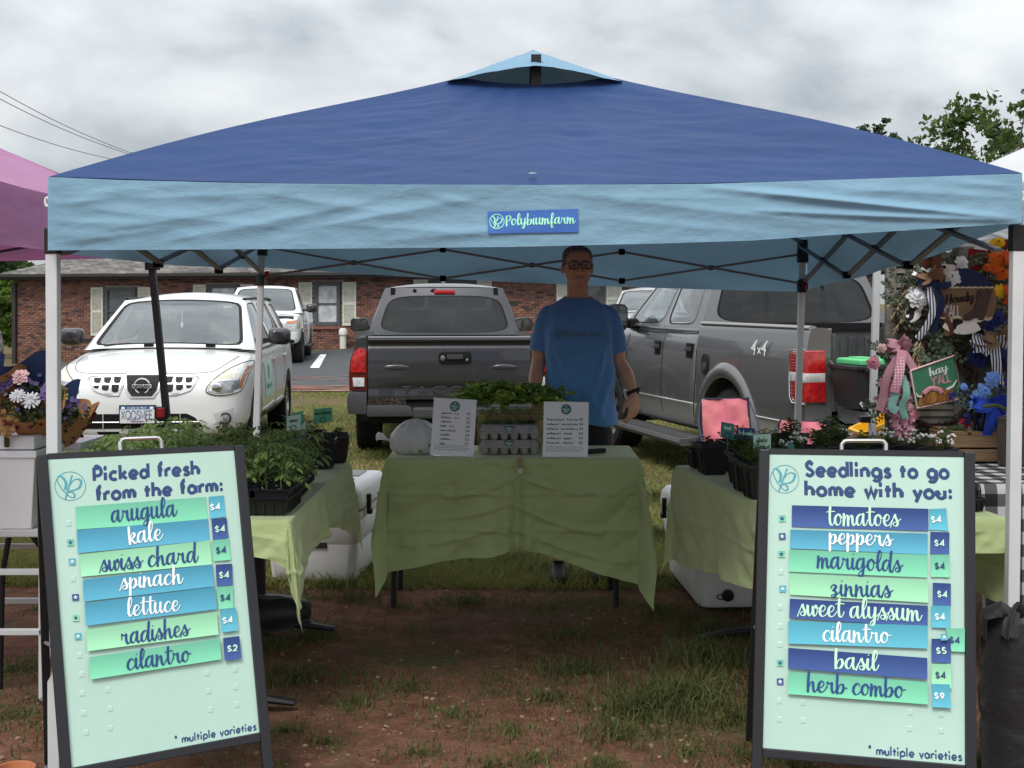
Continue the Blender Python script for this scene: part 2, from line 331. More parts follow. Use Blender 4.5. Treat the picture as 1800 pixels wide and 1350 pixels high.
def glyphs(text,script,track=0.0):
 x,outp=0.0,[]
 tab=SCRIPT if script else SANS
 for ch in text:
  adv,st=tab.get(ch,tab[' '])
  if script:
   if ch not in _sg:_sg[ch]=[smooth_curve(s_,4)for s_ in st]
   st=_sg[ch]
  for s_ in st:outp.append([(px+x,py)for px,py in s_])
  x+=adv+track
 return outp,x-track
def stroke(mb,pts,w_,fn,script=False,h0=.0008,rise=.0005):
 """one pen stroke as a low ridge; fn(x, y, h) maps onto the carrier"""
 n=len(pts);L,C,Rr=[],[],[]
 for i,(x,y)in enumerate(pts):
  a,b=pts[max(i-1,0)],pts[min(i+1,n-1)]
  if n>2 and pts[0]==pts[-1]and i in(0,n-1):a,b=pts[-2],pts[1]
  dx,dy=b[0]-a[0],b[1]-a[1];l=math.hypot(dx,dy)or 1
  nx,ny=-dy/l,dx/l
  ww=w_*.5
  if script:ww*=.50+.74*max(0,-dy/l)
  elif 0<i<n-1:
   d1=(x-pts[i-1][0],y-pts[i-1][1]);d2=(pts[i+1][0]-x,pts[i+1][1]-y)
   l1,l2=math.hypot(*d1)or 1,math.hypot(*d2)or 1
   c=(d1[0]*d2[0]+d1[1]*d2[1])/l1/l2
   ww/=max(.45,math.sqrt(max(0,(1+c)/2)))
  L.append((x+nx*ww,y+ny*ww));Rr.append((x-nx*ww,y-ny*ww));C.append((x,y))
 vs=[fn(*p,h0)for p in L]+[fn(*p,h0+rise)for p in C]+[fn(*p,h0)for p in Rr]
 fs=[]
 for i in range(n-1):
  fs+=[(i,n+i,n+i+1,i+1),(n+i,2*n+i,2*n+i+1,n+i+1)]
 if script or n==2 and abs(pts[0][1]-pts[1][1])<.06 and abs(pts[0][0]-pts[1][0])<.01:
  for i,sg in((0,-1),(n-1,1)):
   a,b=L[i],Rr[i];c=C[i];r=math.hypot(a[0]-b[0],a[1]-b[1])/2
   th=math.atan2(a[1]-c[1],a[0]-c[0]);k0=len(vs);m=5
   for k in range(1,m):
    t=th-sg*math.pi*k/m
    vs.append(fn(c[0]+r*math.cos(t),c[1]+r*math.sin(t),h0))
   ring=[i]+list(range(k0,k0+m-1))+[2*n+i]
   for k in range(len(ring)-1):fs.append((ring[k],ring[k+1],n+i))
 mb.add(vs,fs)
def text_mesh(mb,text,fn,script,weight,track=0.0,h0=.0008,rise=.0005):
 """text laid on fn(u, v, h): u runs 0..1 along the whole line, v is in glyph units"""
 st,wd=glyphs(text,script,track)
 for s_ in st:stroke(mb,s_,weight,lambda x,y,h:fn(x/wd,y,h),script,h0,rise)
 return wd
def line_fn(a,b,up,nrm):
 """from point a to b along the baseline; `up` is the 3D vector of one glyph unit"""
 return lambda u,v,h:a+(b-a)*u+up*v+nrm*h
LOGO=[[(-.19,-.43),(-.06,-.05),(.08,.36)],[(-.10,-.30),(-.27,-.08),(-.40,.20),(-.34,.37),(-.21,.29),(-.13,.12),(-.16,-.08)],[(-.02,.03),(.10,.18),(.24,.23),(.36,.14),(.28,-.06),(.12,-.14),(-.05,-.155)],[(-.12,-.22),(.03,-.20),(.11,-.29),(.09,-.39),(-.02,-.37),(-.13,-.28)]]
def logo_mesh(mb,fn,wt=.12,ring=.035):
 """fn(x, y, h) over -0.5..0.5"""
 for k,s_ in enumerate(LOGO):stroke(mb,smooth_curve(s_,5),wt*(1.2,.85,.75,.6)[k],fn,True,.0008+.0001*k)
 stroke(mb,_arc(0,0,.49,0,360,n=28),ring,fn,False)
# ground
def gz(x,y):
 z=0.0
 if y>20:
  t=min(1,(y-20)/17.0)
  z=t*max(-.5,min(.3,-.43+(x+15.2)*.055))
 return z
def soil_material():
 m=M('soil',(.1,.05,.03),.95);t=m.node_tree;b=t.nodes['Principled BSDF']
 b.inputs['Specular IOR Level'].default_value=.15
 g=t.nodes.new('ShaderNodeNewGeometry');tc=t.nodes.new('ShaderNodeTexCoord');co=tc.outputs['Object']
 def noise(s,d=5,ro=.6):
  n=t.nodes.new('ShaderNodeTexNoise');n.inputs['Scale'].default_value=s;n.inputs['Detail'].default_value=d
  n.inputs['Roughness'].default_value=ro;t.links.new(co,n.inputs['Vector']);return n.outputs[0]
 def ramp(v,*st):
  r_=t.nodes.new('ShaderNodeValToRGB');el=r_.color_ramp.elements
  el[0].position,el[0].color=st[0][0],(*st[0][1],1);el[1].position,el[1].color=st[-1][0],(*st[-1][1],1)
  for p_,c_ in st[1:-1]:
   e_=el.new(p_);e_.color=(*c_,1)
  t.links.new(v,r_.inputs[0]);return r_.outputs[0]
 def mix(f,a,c):
  x=t.nodes.new('ShaderNodeMix');x.data_type='RGBA'
  t.links.new(f,x.inputs[0]);t.links.new(a,x.inputs[6]);t.links.new(c,x.inputs[7]);return x.outputs[2]
 clay=ramp(noise(9,8,.7),(.3,(.13,.064,.043)),(.52,(.235,.12,.080)),(.75,(.36,.19,.13)))
 hf=noise(150,3,.7);fine=ramp(hf,(.32,(.62,.60,.58)),(.68,(1.28,1.25,1.22)))
 mm=t.nodes.new('ShaderNodeMix');mm.data_type='RGBA';mm.blend_type='MULTIPLY';mm.inputs[0].default_value=1.0
 t.links.new(clay,mm.inputs[6]);t.links.new(fine,mm.inputs[7]);clay=mm.outputs[2]
 thatch=ramp(noise(38,6,.75),(.3,(.06,.052,.026)),(.55,(.14,.118,.056)),(.75,(.24,.205,.10)))
 n=noise(1.3,6,.62)
 sp=t.nodes.new('ShaderNodeSeparateXYZ');t.links.new(co,sp.inputs[0])
 mr=t.nodes.new('ShaderNodeMapRange');mr.inputs[1].default_value=6.3;mr.inputs[2].default_value=8.5;mr.inputs[3].default_value=0;mr.inputs[4].default_value=.20
 t.links.new(sp.outputs[1],mr.inputs[0])
 ad=t.nodes.new('ShaderNodeMath');t.links.new(n,ad.inputs[0]);t.links.new(mr.outputs[0],ad.inputs[1])
 f=ramp(ad.outputs[0],(.52,(0,0,0)),(.66,(1,1,1)))
 t.links.new(mix(f,clay,thatch),b.inputs['Base Color'])
 nb=noise(55,8,.75);nb2=noise(7,5)
 s2=t.nodes.new('ShaderNodeMath');s2.operation='MULTIPLY_ADD';s2.inputs[1].default_value=2.5
 t.links.new(nb2,s2.inputs[0]);t.links.new(nb,s2.inputs[2])
 bp=t.nodes.new('ShaderNodeBump');bp.inputs['Strength'].default_value=.8;bp.inputs['Distance'].default_value=.03
 t.links.new(s2.outputs[0],bp.inputs['Height']);t.links.new(bp.outputs[0],b.inputs['Normal'])
 return m
def sheet(name,xs,ys,zf,mat,**kw):
 mb=MB();nx=len(xs)
 vs=[(x,y,zf(x,y))for y in ys for x in xs]
 fs=[(j*nx+i,j*nx+i+1,(j+1)*nx+i+1,(j+1)*nx+i)for j in range(len(ys)-1)for i in range(nx-1)]
 mb.add(vs,fs)
 return mb.build(name,mat,recalc=False,**kw)
def near_z(x,y):
 if 2.5<y<9 and abs(x)<5:return.035*fbm(x*.9,y*.9)+.014*fbm(x*4.2,y*4.2,2)-.01
 return gz(x,y)
xs=[-900,-300,-100,-50]+list(np.linspace(-24,-5.01,20))+list(np.linspace(-5,5,161))+list(np.linspace(5.01,24,20))+[50,100,300,900]
ys=[-60,-10,0,2]+list(np.linspace(2.4,9,121))+list(np.linspace(9.4,42,50))+[60,100,200,500,1600]
ground=sheet('ground',xs,ys,near_z,soil_material(),kind='structure')
asph=M('asphalt',(.045,.048,.052),.62,var=.25,vscale=3,bump=.35,bscale=220,spec=.45)
def asphalt_z(x,y):return gz(x,y)+.012
xa=list(np.linspace(-30,30,61));ya=list(np.linspace(20.4,36.2,17))
parking=sheet('parking_lot',xa,ya,asphalt_z,asph,kind='structure')
clay_m=M('washed_clay',(.30,.135,.085),.9,var=.3,vscale=6)
mb=MB()
rr=random.Random(5)
for k in range(150):
 y=20.55+rr.random()**1.6*4.6;x=rr.uniform(-11,6);L_=rr.uniform(.3,1.6)*(1.2 if y<22 else.8);wd=rr.uniform(.03,.11)
 n=7;up,dn=[],[]
 for i in range(n+1):
  u=i/n;e_=math.sin(math.pi*u)**.6;xx=x+(u-.5)*L_;yy=y+.12*NZ(xx*1.7,y*3)
  up.append((xx,yy+wd*e_*rr.uniform(.6,1)));dn.append((xx,yy-wd*e_*rr.uniform(.6,1)))
 mb.loft([[Vector((a,b,asphalt_z(a,b)+.004+.00005*k))for a,b in up],[Vector((a,b,asphalt_z(a,b)+.004+.00005*k))for a,b in dn]],False,False)
mb.build('clay_streaks',clay_m,kind='stuff',recalc=False)
white_line=M('road_paint',(.72,.72,.70),.7,var=.12,vscale=14)
def ground_hit(px,py):
 Y=8.0
 for _ in range(60):
  x=(px-900)*Y/F;Y+=((EYE-gz(x,Y))*F/(py-HZ)-Y)*.6
 return(px-900)*Y/F,Y
for k,pts in enumerate([[(545,648),(561,648),(574,624),(563,624)],[(62,672),(88,672),(150,655),(136,655)]]):
 mb=MB();q=[ground_hit(*p)for p in pts]
 def qz(u,v):
  a=[q[0][i]*(1-u)+q[1][i]*u for i in(0,1)];b=[q[3][i]*(1-u)+q[2][i]*u for i in(0,1)]
  x,y=a[0]*(1-v)+b[0]*v,a[1]*(1-v)+b[1]*v
  return(x,y,asphalt_z(x,y)+.007)
 mb.grid(qz,2,10);mb.build('parking_bay_marking',white_line,kind='structure',recalc=False)
# brick building
A=Vector(((28-900)*40/F,40,0));Bp=Vector(((600-900)*37/F,37,0))
wd_=(Bp-A).normalized();wn=Vector((wd_.y,-wd_.x,0))
yaw_w=math.atan2(wd_.y,wd_.x)
EAVE=2.33
bld=thing('brick_building','long low brick building with a grey shingle roof and cream shutters behind the parked cars','building',(A.x,A.y,0),yaw_w)
def wall_uz(px,py):
 p=on_plane(px,py,A,wn);return(p-A).dot(wd_),p.z
def LB(u,d,z):return Vector((u,-d,z))
WLEN=27.0
def base_z(u):
 p=A+wd_*u;return gz(p.x,p.y)
mortar=M('mortar',(.33,.29,.26),.95,var=.12,vscale=5)
mb=MB();mb.box(LB(WLEN/2,-.16,.85),(WLEN,.3,3.0));mb.box(LB(.15,-4.5,.85),(.3,8.4,3.0));mb.box(LB(WLEN-.15,-4.5,.85),(.3,8.4,3.0));mb.box(LB(WLEN/2,-8.7,.85),(WLEN,.3,3.0))
mb.build('wall',mortar,bld,smooth=0)
win_px=[(186,505,240,590),(367,500,420,585),(554,496,599,572),(757,490,835,568),(1010,484,1062,560)]
wins=[]
for x0,y0,x1,y1 in win_px:
 u0,zt=wall_uz(x0,y0);u1,_=wall_uz(x1,y0);_,zb=wall_uz(x0,y1)
 wins.append((u0,u1,zb,min(zt,EAVE-.12)))
brick_mats=[M('brick_red',(.20,.092,.066),.9,var=.22,vscale=9),M('brick_brown',(.155,.076,.058),.9,var=.22,vscale=9),M('brick_orange',(.25,.125,.086),.9,var=.2,vscale=9),M('brick_dark',(.062,.042,.040),.85,var=.25,vscale=9)]
rb=random.Random(11)
BW,BH=.205,.058;PU,PV=.218,.072
brick_me=[]
for m_ in brick_mats:
 q=MB();q.box((0,0,0),(BW,.03,BH));brick_me.append(q.mesh('brick',m_,smooth=0))
spots,rest=[],{0:MB(),1:MB(),2:MB(),3:MB()}
for j in range(40):
 z=EAVE-.05-PV*(j+.5)
 for i in range(int(WLEN/PU)+1):
  u=PU*(i+.5*(j%2))+.05
  if u+BW/2>WLEN or z<base_z(u)-.06:continue
  if any(a-.10<u<b+.10 and c-.06<z<d+.06 for a,b,c,d in wins):continue
  k=rb.choices((0,1,2,3),(.4,.26,.18,.16))[0]
  spots.append((u,z,k,.012+rb.uniform(-.003,.004)))
def brick_vis(s_):
 p=A+wd_*s_[0];px=900+F*p.x/p.y;py=HZ+(EYE-s_[1])*F/p.y
 vis=(30<px<155 and 490<py<630)or(600<px<650 and 500<py<575)or(552<px<615 and 575<py<612)or(940<px<985 and 492<py<560)
 return(0 if vis else 1,px)
spots.sort(key=brick_vis)
for n_,(u,z,k,d)in enumerate(spots):
 if n_<300:
  o=link('brick',brick_me[k],bld);o.location=LB(u,d,z)
 else:rest[k].box(LB(u,d,z),(BW,.03,BH))
allr=MB()
for k in range(4):
 allr.cur=k;allr.add(rest[k].v,rest[k].f)
allr.build('brickwork',brick_mats,bld,smooth=0,recalc=False,kind='stuff')
dgrey=M('window_frame_grey',(.075,.082,.088),.6);cream=M('shutter_cream',(.60,.60,.52),.7,var=.06,vscale=6)
dark_in=M('room_dark',(.02,.022,.025),.9)
wglass=M('window_glass',(.10,.115,.12),.08,spec=.8,var=.0)
plastic=M('window_film',(.36,.38,.40),.22,col2=(.62,.64,.66),vscale=3.2,bump=.7,bscale=5,detail=2)
for k,(u0,u1,zb,zt)in enumerate(wins):
 f=MB();fw=.11
 for a,b in(((u0+fw/2,zb),(u0+fw/2,zt)),((u1-fw/2,zb),(u1-fw/2,zt))):
  f.box(LB(a[0],.02,(zb+zt)/2),(fw,.10,zt-zb))
 f.box(LB((u0+u1)/2,.022,zt-fw/2),(u1-u0-2*fw,.096,fw));f.box(LB((u0+u1)/2,.03,zb+fw/2),(u1-u0-2*fw,.13,fw))
 f.box(LB((u0+u1)/2,.018,(zb+zt)/2),(u1-u0-2*fw,.05,.05))
 w_=f.build('window',dgrey,bld,smooth=0)
 for a,b in((zb+fw,(zb+zt)/2-.025),((zb+zt)/2+.025,zt-fw)):
  g=MB()
  g.grid(lambda s_,t_:LB(u0+fw+(u1-u0-2*fw)*s_,.008+.012*fbm(s_*3+k,t_*3+a),a+(b-a)*t_),8,8)
  g.build('pane',plastic if k in(1,2)else wglass,w_,recalc=False)
 for sx in(-1,1):
  uc=(u0-.30)if sx<0 else(u1+.30)
  s_=MB();hw=.22
  for e_ in(-1,1):s_.box(LB(uc+e_*(hw-.025),.03,(zb+zt)/2),(.05,.05,zt-zb))
  for zz in(zb+.04,(zb+zt)/2,zt-.04):s_.box(LB(uc,.03,zz),(2*hw-.1,.046,.08))
  sh=s_.build('shutter',cream,bld,smooth=0)
  l_=MB();nn=26
  for q in range(nn):
   zz=zb+.09+(zt-zb-.18)*(q+.5)/nn
   l_.box(LB(uc,.03,zz),(2*hw-.1,.012,(zt-zb)/nn*.95),Matrix.Rotation(R(25),3,'X'))
  l_.build('louvre',cream,sh,smooth=0,kind='stuff')
 if k in(1,2):
  s_=MB();s_.box(LB((u0+u1)/2,.035,zb-.06),(u1-u0+.1,.1,.1));s_.build('sill',brick_mats[0],bld,smooth=0)
mb=MB();u0,zt=wall_uz(627,560);u1,zb=wall_uz(668,612)
for q in range(6):mb.box(LB((u0+u1)/2,.03+.004*(q%2),zt-(zt-base_z(u0))*(q+.5)/6),(u1-u0,.05,(zt-base_z(u0))/6-.012))
mb.build('siding_panel',M('siding_grey',(.085,.095,.09),.7),bld,smooth=0)
mb=MB();u,z=wall_uz(26,500);mb.box(LB(u+.05,.08,(EAVE+base_z(0))/2-.1),(.14,.11,EAVE-base_z(0)-.1))
mb.build('downpipe',M('gutter_brown',(.035,.03,.028),.5),bld,smooth=0,bevel=.01)
OV,SL=.45,.36
fas=M('fascia_dark',(.03,.028,.027),.6)
mb=MB();mb.box(LB(WLEN/2,OV,EAVE+.02),(WLEN+2*OV,.04,.17));mb.box(LB(-OV,-4.4,EAVE+.02),(.04,9.6,.17));mb.box(LB(WLEN/2,OV/2-.03,EAVE-.01),(WLEN+2*OV-.06,OV-.04,.03))
mb.build('fascia',fas,bld,smooth=0)
gut=MB();gut.box(LB(WLEN/2,OV+.07,EAVE+.05),(WLEN+2*OV,.09,.09));gut.build('gutter',fas,bld,smooth=0,bevel=.012)
deck=MB();RD=4.85
e0,e1=LB(-OV,OV+.02,EAVE+.10),LB(WLEN+OV,OV+.02,EAVE+.10)
r0,r1=LB(-OV+RD,OV-RD,EAVE+.10+RD*SL),LB(WLEN+OV-RD,OV-RD,EAVE+.10+RD*SL)
b0,b1=LB(-OV,OV-2*RD,EAVE+.10),LB(WLEN+OV,OV-2*RD,EAVE+.10)
deck.quad(e0,e1,r1,r0);deck.quad(b1,b0,r0,r1);deck.add([e0,r0,b0],[(0,1,2)]);deck.add([e1,b1,r1],[(0,1,2)])
roof=deck.build('roof',M('roof_deck',(.05,.048,.045),.95),bld,smooth=0)
sh_m=[M('shingle_grey',(.13,.122,.112),.95,var=.25,vscale=20),M('shingle_dark',(.085,.08,.076),.95,var=.25,vscale=20),M('shingle_pale',(.18,.168,.15),.95,var=.25,vscale=20)]
TW,TH=.33,.16
rot_s=Matrix.Rotation(math.atan(SL),3,'X')
sh_me=[]
for m_ in sh_m:
 q=MB();q.box((0,0,0),(TW-.012,TH+.03,.014));sh_me.append(q.mesh('shingle',m_,smooth=0))
allr=MB();cnt=0
for j in range(22):
 t_=(j+.5)*TH*math.cos(math.atan(SL))
 for i in range(int((WLEN+2*OV)/TW)+1):
  u=-OV+TW*(i+.5*(j%2))+.05
  if u-.15<-OV+t_ or u+.15>WLEN+OV-t_:continue
  k=rb.choices((0,1,2),(.5,.3,.2))[0]
  c=LB(u,OV+.02-t_,EAVE+.10+t_*SL+.014+rb.uniform(0,.008))
  rot=rot_s@Matrix.Rotation(R(2.5),3,'X')
  p=A+wd_*u;px=900+F*p.x/p.y
  if cnt<300 and px<262 and j<18:
   o=link('shingle',sh_me[k],roof);o.location=c;o.rotation_euler=rot.to_euler();cnt+=1
  else:allr.cur=k;allr.box(c,(TW-.012,TH+.03,.014),rot)
allr.build('shingle_courses',sh_m,roof,smooth=0,recalc=False,kind='stuff')
mb=MB();p=on_plane(338,463,A-wn*1.5,wn);u=(p-A).dot(wd_)
mb.lathe([(.05,0),(.05,.3),(.09,.3),(.09,.36)],10,Matrix.Translation(LB(u,-1.5,EAVE+.6)));mb.build('vent_pipe',M('vent_white',(.6,.6,.6),.5),bld)
u,z=wall_uz(611,600)
p=A+wd_*u+wn*.35
t_=thing('pipe_cap','short white capped pipe standing at the foot of the brick wall','pipe',(p.x,p.y,base_z(u)))
mb=MB();mb.lathe([(.10,0),(.10,.42),(.13,.42),(.13,.55),(.08,.62)],14);mb.build('stub',M('pvc_white',(.62,.61,.56),.6),t_)
# trees
bark=M('bark',(.11,.085,.065),.9,var=.3,vscale=5,bump=.5,bscale=14)
def leaf_mat(name,a,b):
 return M(name,a,.65,col2=b,vscale=1.1,transl=.35,spec=.3)
leaf_a=leaf_mat('leaf_mid',(.050,.090,.022),(.085,.135,.035))
leaf_b=leaf_mat('leaf_dark',(.026,.055,.018),(.048,.085,.026))
leaf_c=leaf_mat('leaf_bright',(.10,.17,.03),(.17,.26,.05))
def leaf_cloud(mb,centres,rg,n_each,size,spread):
 for c,r in centres:
  k=max(3,int(n_each*(r/spread)**1.2))
  d=rg.normal(size=(k,3));d/=np.linalg.norm(d,axis=1)[:,None];d*=(rg.random((k,1))**.5)*r;d[:,2]*=.72
  for q in d:
   p=Vector(c)+Vector(q);a=Vector(rg.normal(size=3)).normalized();b=a.cross(Vector(rg.normal(size=3))).normalized()
   s=size*rg.uniform(.55,1.3)
   mb.add([p-a*s,p+b*s*.55,p+a*s,p-b*s*.55],[(0,1,2,3)])
def tree(name,label,base,height,crown_w,seed,mat,leaf=.16,n_leaf=26,sparse=0,trunk_r=.2,crown_from=.3,group='trees beyond the stalls'):
 rg=np.random.default_rng(seed);rr_=random.Random(seed)
 t_=thing(name,label,'tree',base,group=group)
 tm=MB();top=height*.93
 path=[Vector((math.sin(k*1.3+seed)*.02*height*k/6,math.cos(k*1.7+seed)*.02*height*k/6,top*k/6))for k in range(7)]
 tm.tube(path,[trunk_r*(1-.14*k)for k in range(7)],8)
 cen=[]
 nb=15 if not sparse else 10
 for k in range(nb):
  f=crown_from+(1-crown_from)*(k+.3)/nb;i=min(5,int(f*6));q=path[i].lerp(path[i+1],f*6-i)if f<1 else path[6]
  prof=math.sin(math.pi*min(1,max(.08,(f-crown_from+.12)/(1.12-crown_from))))**.7
  L_=crown_w*.5*prof*rr_.uniform(.65,1.15);an=k*2.4+rr_.uniform(-.5,.5);rise=rr_.uniform(.15,.75)
  pts=[q,q+Vector((math.cos(an)*L_*.5,math.sin(an)*L_*.5,L_*.25*rise)),q+Vector((math.cos(an)*L_,math.sin(an)*L_,L_*.6*rise))]
  tm.tube(pts,[trunk_r*.32*(1.1-f),trunk_r*.2*(1.1-f),trunk_r*.06],5)
  for s_ in((.45,.7,1.0)if not sparse else(.8,1.05)):
   c=pts[0].lerp(pts[2],s_)+Vector(rg.normal(size=3))*crown_w*.05
   cen.append((c,crown_w*rr_.uniform(.07,.14)))
   for _ in range(2 if not sparse else 1):
    e_=c+Vector(rg.normal(size=3))*crown_w*.09;cen.append((e_,crown_w*rr_.uniform(.04,.09)))
    tm.tube([c,e_],trunk_r*.05,4,False)
 cen.append((path[6],crown_w*.1));cen.append((path[6]+Vector((0,0,height*.04)),crown_w*.07))
 tm.build('trunk',bark,t_)
 lm=MB();leaf_cloud(lm,cen,rg,n_leaf,leaf,crown_w*.1)
 lm.build('crown',mat,t_,smooth=0,recalc=False)
 return t_
def at(px,Y):return((px-900)*Y/F,Y,0)
def hgt(py,Y):return EYE+(HZ-py)*Y/F
tree('oak_tree','broad leafy tree rising above the right end of the blue canopy',at(1690,62),hgt(163,62),7.2,21,leaf_a,.19,28,crown_from=.30)
tree('oak_tree','thin sparse tree with bare twigs at the right edge of the sky',at(1800,56),hgt(150,56),3.4,5,leaf_a,.15,20,sparse=1,crown_from=.45,trunk_r=.14)
tree('oak_tree','dark bushy tree low between the broad leafy tree and the white canopy',at(1755,70),hgt(205,70),4.2,8,leaf_b,.18,30,crown_from=.3)
tree('oak_tree','small tree top peeping over the blue canopy slope, farther left',at(1535,74),hgt(214,74),5.4,31,leaf_b,.2,50,crown_from=.3)
tree('oak_tree','yellow green tree top peeping over the blue canopy slope beside the darker one',at(1478,78),hgt(222,78),2.6,33,leaf_a,.19,24,crown_from=.3)
tree('oak_tree','dark tree rising behind the left end of the shingle roof',at(18,64),hgt(452,64),4.8,41,leaf_b,.2,40,crown_from=.12)
tree('oak_tree','second dark tree at the far left edge behind the roof',at(-50,58),hgt(440,58),5.6,44,leaf_b,.2,40,crown_from=.12)
tree('leafy_bush','bright green bush left of the brick wall corner',at(4,44),hgt(505,44)+.35,1.8,51,leaf_c,.11,40,crown_from=.05,trunk_r=.06,group='bushes beside the building')
tree('leafy_bush','bright green bush at the far left picture edge',at(-40,46),hgt(500,46)+.35,2.4,52,leaf_c,.11,40,crown_from=.05,trunk_r=.06,group='bushes beside the building')
# power line
pole_at=P(233,268,92)
t_=thing('utility_pole','distant wooden utility pole whose tip shows above the blue canopy','pole',(pole_at.x,pole_at.y,0))
mb=MB();mb.tube([(0,0,0),(0,0,pole_at.z)],[.16,.11],8);mb.build('post',bark,t_)
mb=MB();mb.box((0,0,pole_at.z-.3),(1.6,.1,.12));mb.build('cross_arm',bark,t_)
wire_m=M('wire',(.12,.12,.13),.6)
for px0,py0,px1,py1,lab in((233,270,-260,0,'uppermost overhead wire at the left of the sky'),(233,273,-260,25,'middle overhead wire at the left of the sky'),(233,287,-260,108,'lowest overhead wire at the left of the sky')):
 a,b=P(px0,py0,92),P(px1,py1,50);mb=MB();pts=[]
 for k in range(17):
  u=k/16;p=a.lerp(b,u);p.z-=1.1*math.sin(math.pi*u)**1.0*.55;pts.append(p)
 mb.tube(pts,.022,5);o=mb.build('power_line',wire_m);props(o,lab,'wire','overhead wires')
# grass
def blades(pos,h,wd,lean,rg,segs=2):
 """pos (n,3) -> one mesh of bent blades"""
 n=len(pos);an=rg.random(n)*2*np.pi;la=rg.random(n)*2*np.pi
 side=np.stack([np.cos(an),np.sin(an),np.zeros(n)],1)*wd[:,None]*.5
 ld=np.stack([np.cos(la),np.sin(la),np.zeros(n)],1)*(lean*h)[:,None]
 up=np.zeros((n,3));up[:,2]=h
 if segs==1:
  v=np.stack([pos-side,pos+side,pos+up*.85+ld],1).reshape(-1,3)
  f=np.arange(3*n).reshape(-1,3)
  return v,[tuple(r_)for r_ in f.tolist()]
 v=np.stack([pos-side,pos+side,pos+up*.62+ld*.35+side*.75,pos+up*.62+ld*.35-side*.75,pos+up*(1-.35*lean[:,None])+ld],1).reshape(-1,3)
 k=np.arange(n)*5
 f=[t for q in zip(zip(k,k+1,k+2,k+3))for t in q]+list(zip(k+3,k+2,k+4))
 return v,[tuple(int(i)for i in q)for q in f]
def grass_obj(name,v,f,mat):
 me=bpy.data.meshes.new(name);me.from_pydata(v.tolist(),[],f);me.materials.append(mat);me.update()
 return link(name,me,kind='stuff')
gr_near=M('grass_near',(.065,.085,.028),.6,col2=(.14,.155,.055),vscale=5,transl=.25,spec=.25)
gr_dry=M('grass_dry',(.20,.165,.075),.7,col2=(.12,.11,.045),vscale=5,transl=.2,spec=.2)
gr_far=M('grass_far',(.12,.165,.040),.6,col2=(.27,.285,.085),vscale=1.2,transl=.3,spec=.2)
rg=np.random.default_rng(19)
tufts=[(1190,1235,.34,1500,.15),(1255,1170,.26,900,.16),(1120,1250,.18,420,.14),(1010,1175,.2,500,.11),(1080,1290,.14,220,.1),(1300,1270,.16,260,.09),(960,1220,.16,260,.09),(900,1280,.2,280,.08),(800,1250,.2,260,.08),(720,1200,.25,340,.08),(620,1230,.25,340,.08),(520,1190,.3,600,.10),(560,1110,.28,500,.09),(470,1140,.2,380,.11),(500,1280,.15,170,.07),(575,1300,.12,150,.07),(860,1340,.12,160,.07),(940,1330,.14,200,.08),(1060,1345,.14,180,.08),(740,1320,.16,200,.07),(1000,1110,.3,500,.08),(820,1060,.25,420,.09),(700,1060,.2,260,.07),(905,985,.22,700,.15),(960,1000,.18,400,.12),(1160,1080,.3,520,.09),(1250,1110,.25,500,.10),(1310,1060,.2,320,.1),(620,1050,.2,340,.08),(590,1030,.16,260,.1),(20,1180,.3,520,.07),(30,1260,.25,420,.07),(15,1000,.3,420,.07),(1320,1330,.12,140,.07),(1210,1320,.12,130,.07),(30,940,.35,500,.07),(1155,950,.25,700,.13),(1150,880,.35,900,.13),(1135,1020,.2,350,.1),(880,1190,.25,260,.06),(1390,1345,.2,200,.08),(1725,1345,.2,220,.08),(420,1220,.15,260,.12)]
pp,hh,ll=[],[],[]
for px,py,r_,n_,h_ in tufts:
 x0,y0=ground_hit(px,py)
 a=rg.random(n_)*2*np.pi;d=r_*np.abs(rg.normal(size=n_))*.62
 x,y=x0+np.cos(a)*d*1.25,y0+np.sin(a)*d
 pp.append(np.stack([x,y,np.array([near_z(p,q)for p,q in zip(x,y)])-.004],1));hh.append(h_*(.82 if px>1040 else.55)*rg.uniform(.45,1.25,n_)*np.exp(-(d/(r_*1.6))**2));ll.append(rg.uniform(.25,1.15,n_))
n_=24000
x=rg.uniform(-2.4,2.6,n_);y=rg.uniform(3.3,7.2,n_)
keep=np.array([fbm(p*2.3+3,q*2.3)+.10*fbm(p*9,q*9)+(.28 if q>6.1 else 0)-(.12 if q<4.3 else 0)+(.14 if p<-1.2 else 0)for p,q in zip(x,y)])>.10
x,y=x[keep],y[keep]
pp.append(np.stack([x,y,np.array([near_z(p,q)for p,q in zip(x,y)])-.004],1));hh.append(rg.uniform(.015,.05,len(x)));ll.append(rg.uniform(.4,1.3,len(x)))
pp,hh,ll=np.concatenate(pp),np.concatenate(hh),np.concatenate(ll)
dry=rg.random(len(pp))<.2
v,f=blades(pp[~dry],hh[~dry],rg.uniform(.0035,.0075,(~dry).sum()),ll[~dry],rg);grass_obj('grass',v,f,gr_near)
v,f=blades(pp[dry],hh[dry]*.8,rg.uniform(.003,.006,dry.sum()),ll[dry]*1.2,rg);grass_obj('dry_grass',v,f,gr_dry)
n_=230000
y=6.4+(20.35-6.4)*rg.random(n_)**1.25;x=rg.uniform(-1,1,n_)*(1.0+y*.44)
dens=np.array([fbm(p*.55,q*.8+5)for p,q in zip(x,y)])
band=np.exp(-((y-18.3)/.75)**2)*.75
keep=(rg.random(n_)<.78+dens*.9-band)
x,y=x[keep],y[keep];z=np.array([near_z(p,q)for p,q in zip(x,y)])
h=rg.uniform(.02,.055,len(x))*(1+np.clip(9-y,0,2)*.55)
pos=np.stack([x,y,z-.003],1)
v,f=blades(pos,h,rg.uniform(.006,.013,len(x))*(.6+y/14),rg.uniform(.3,1.2,len(x)),rg,1)
grass_obj('field_grass',v,f,gr_far)
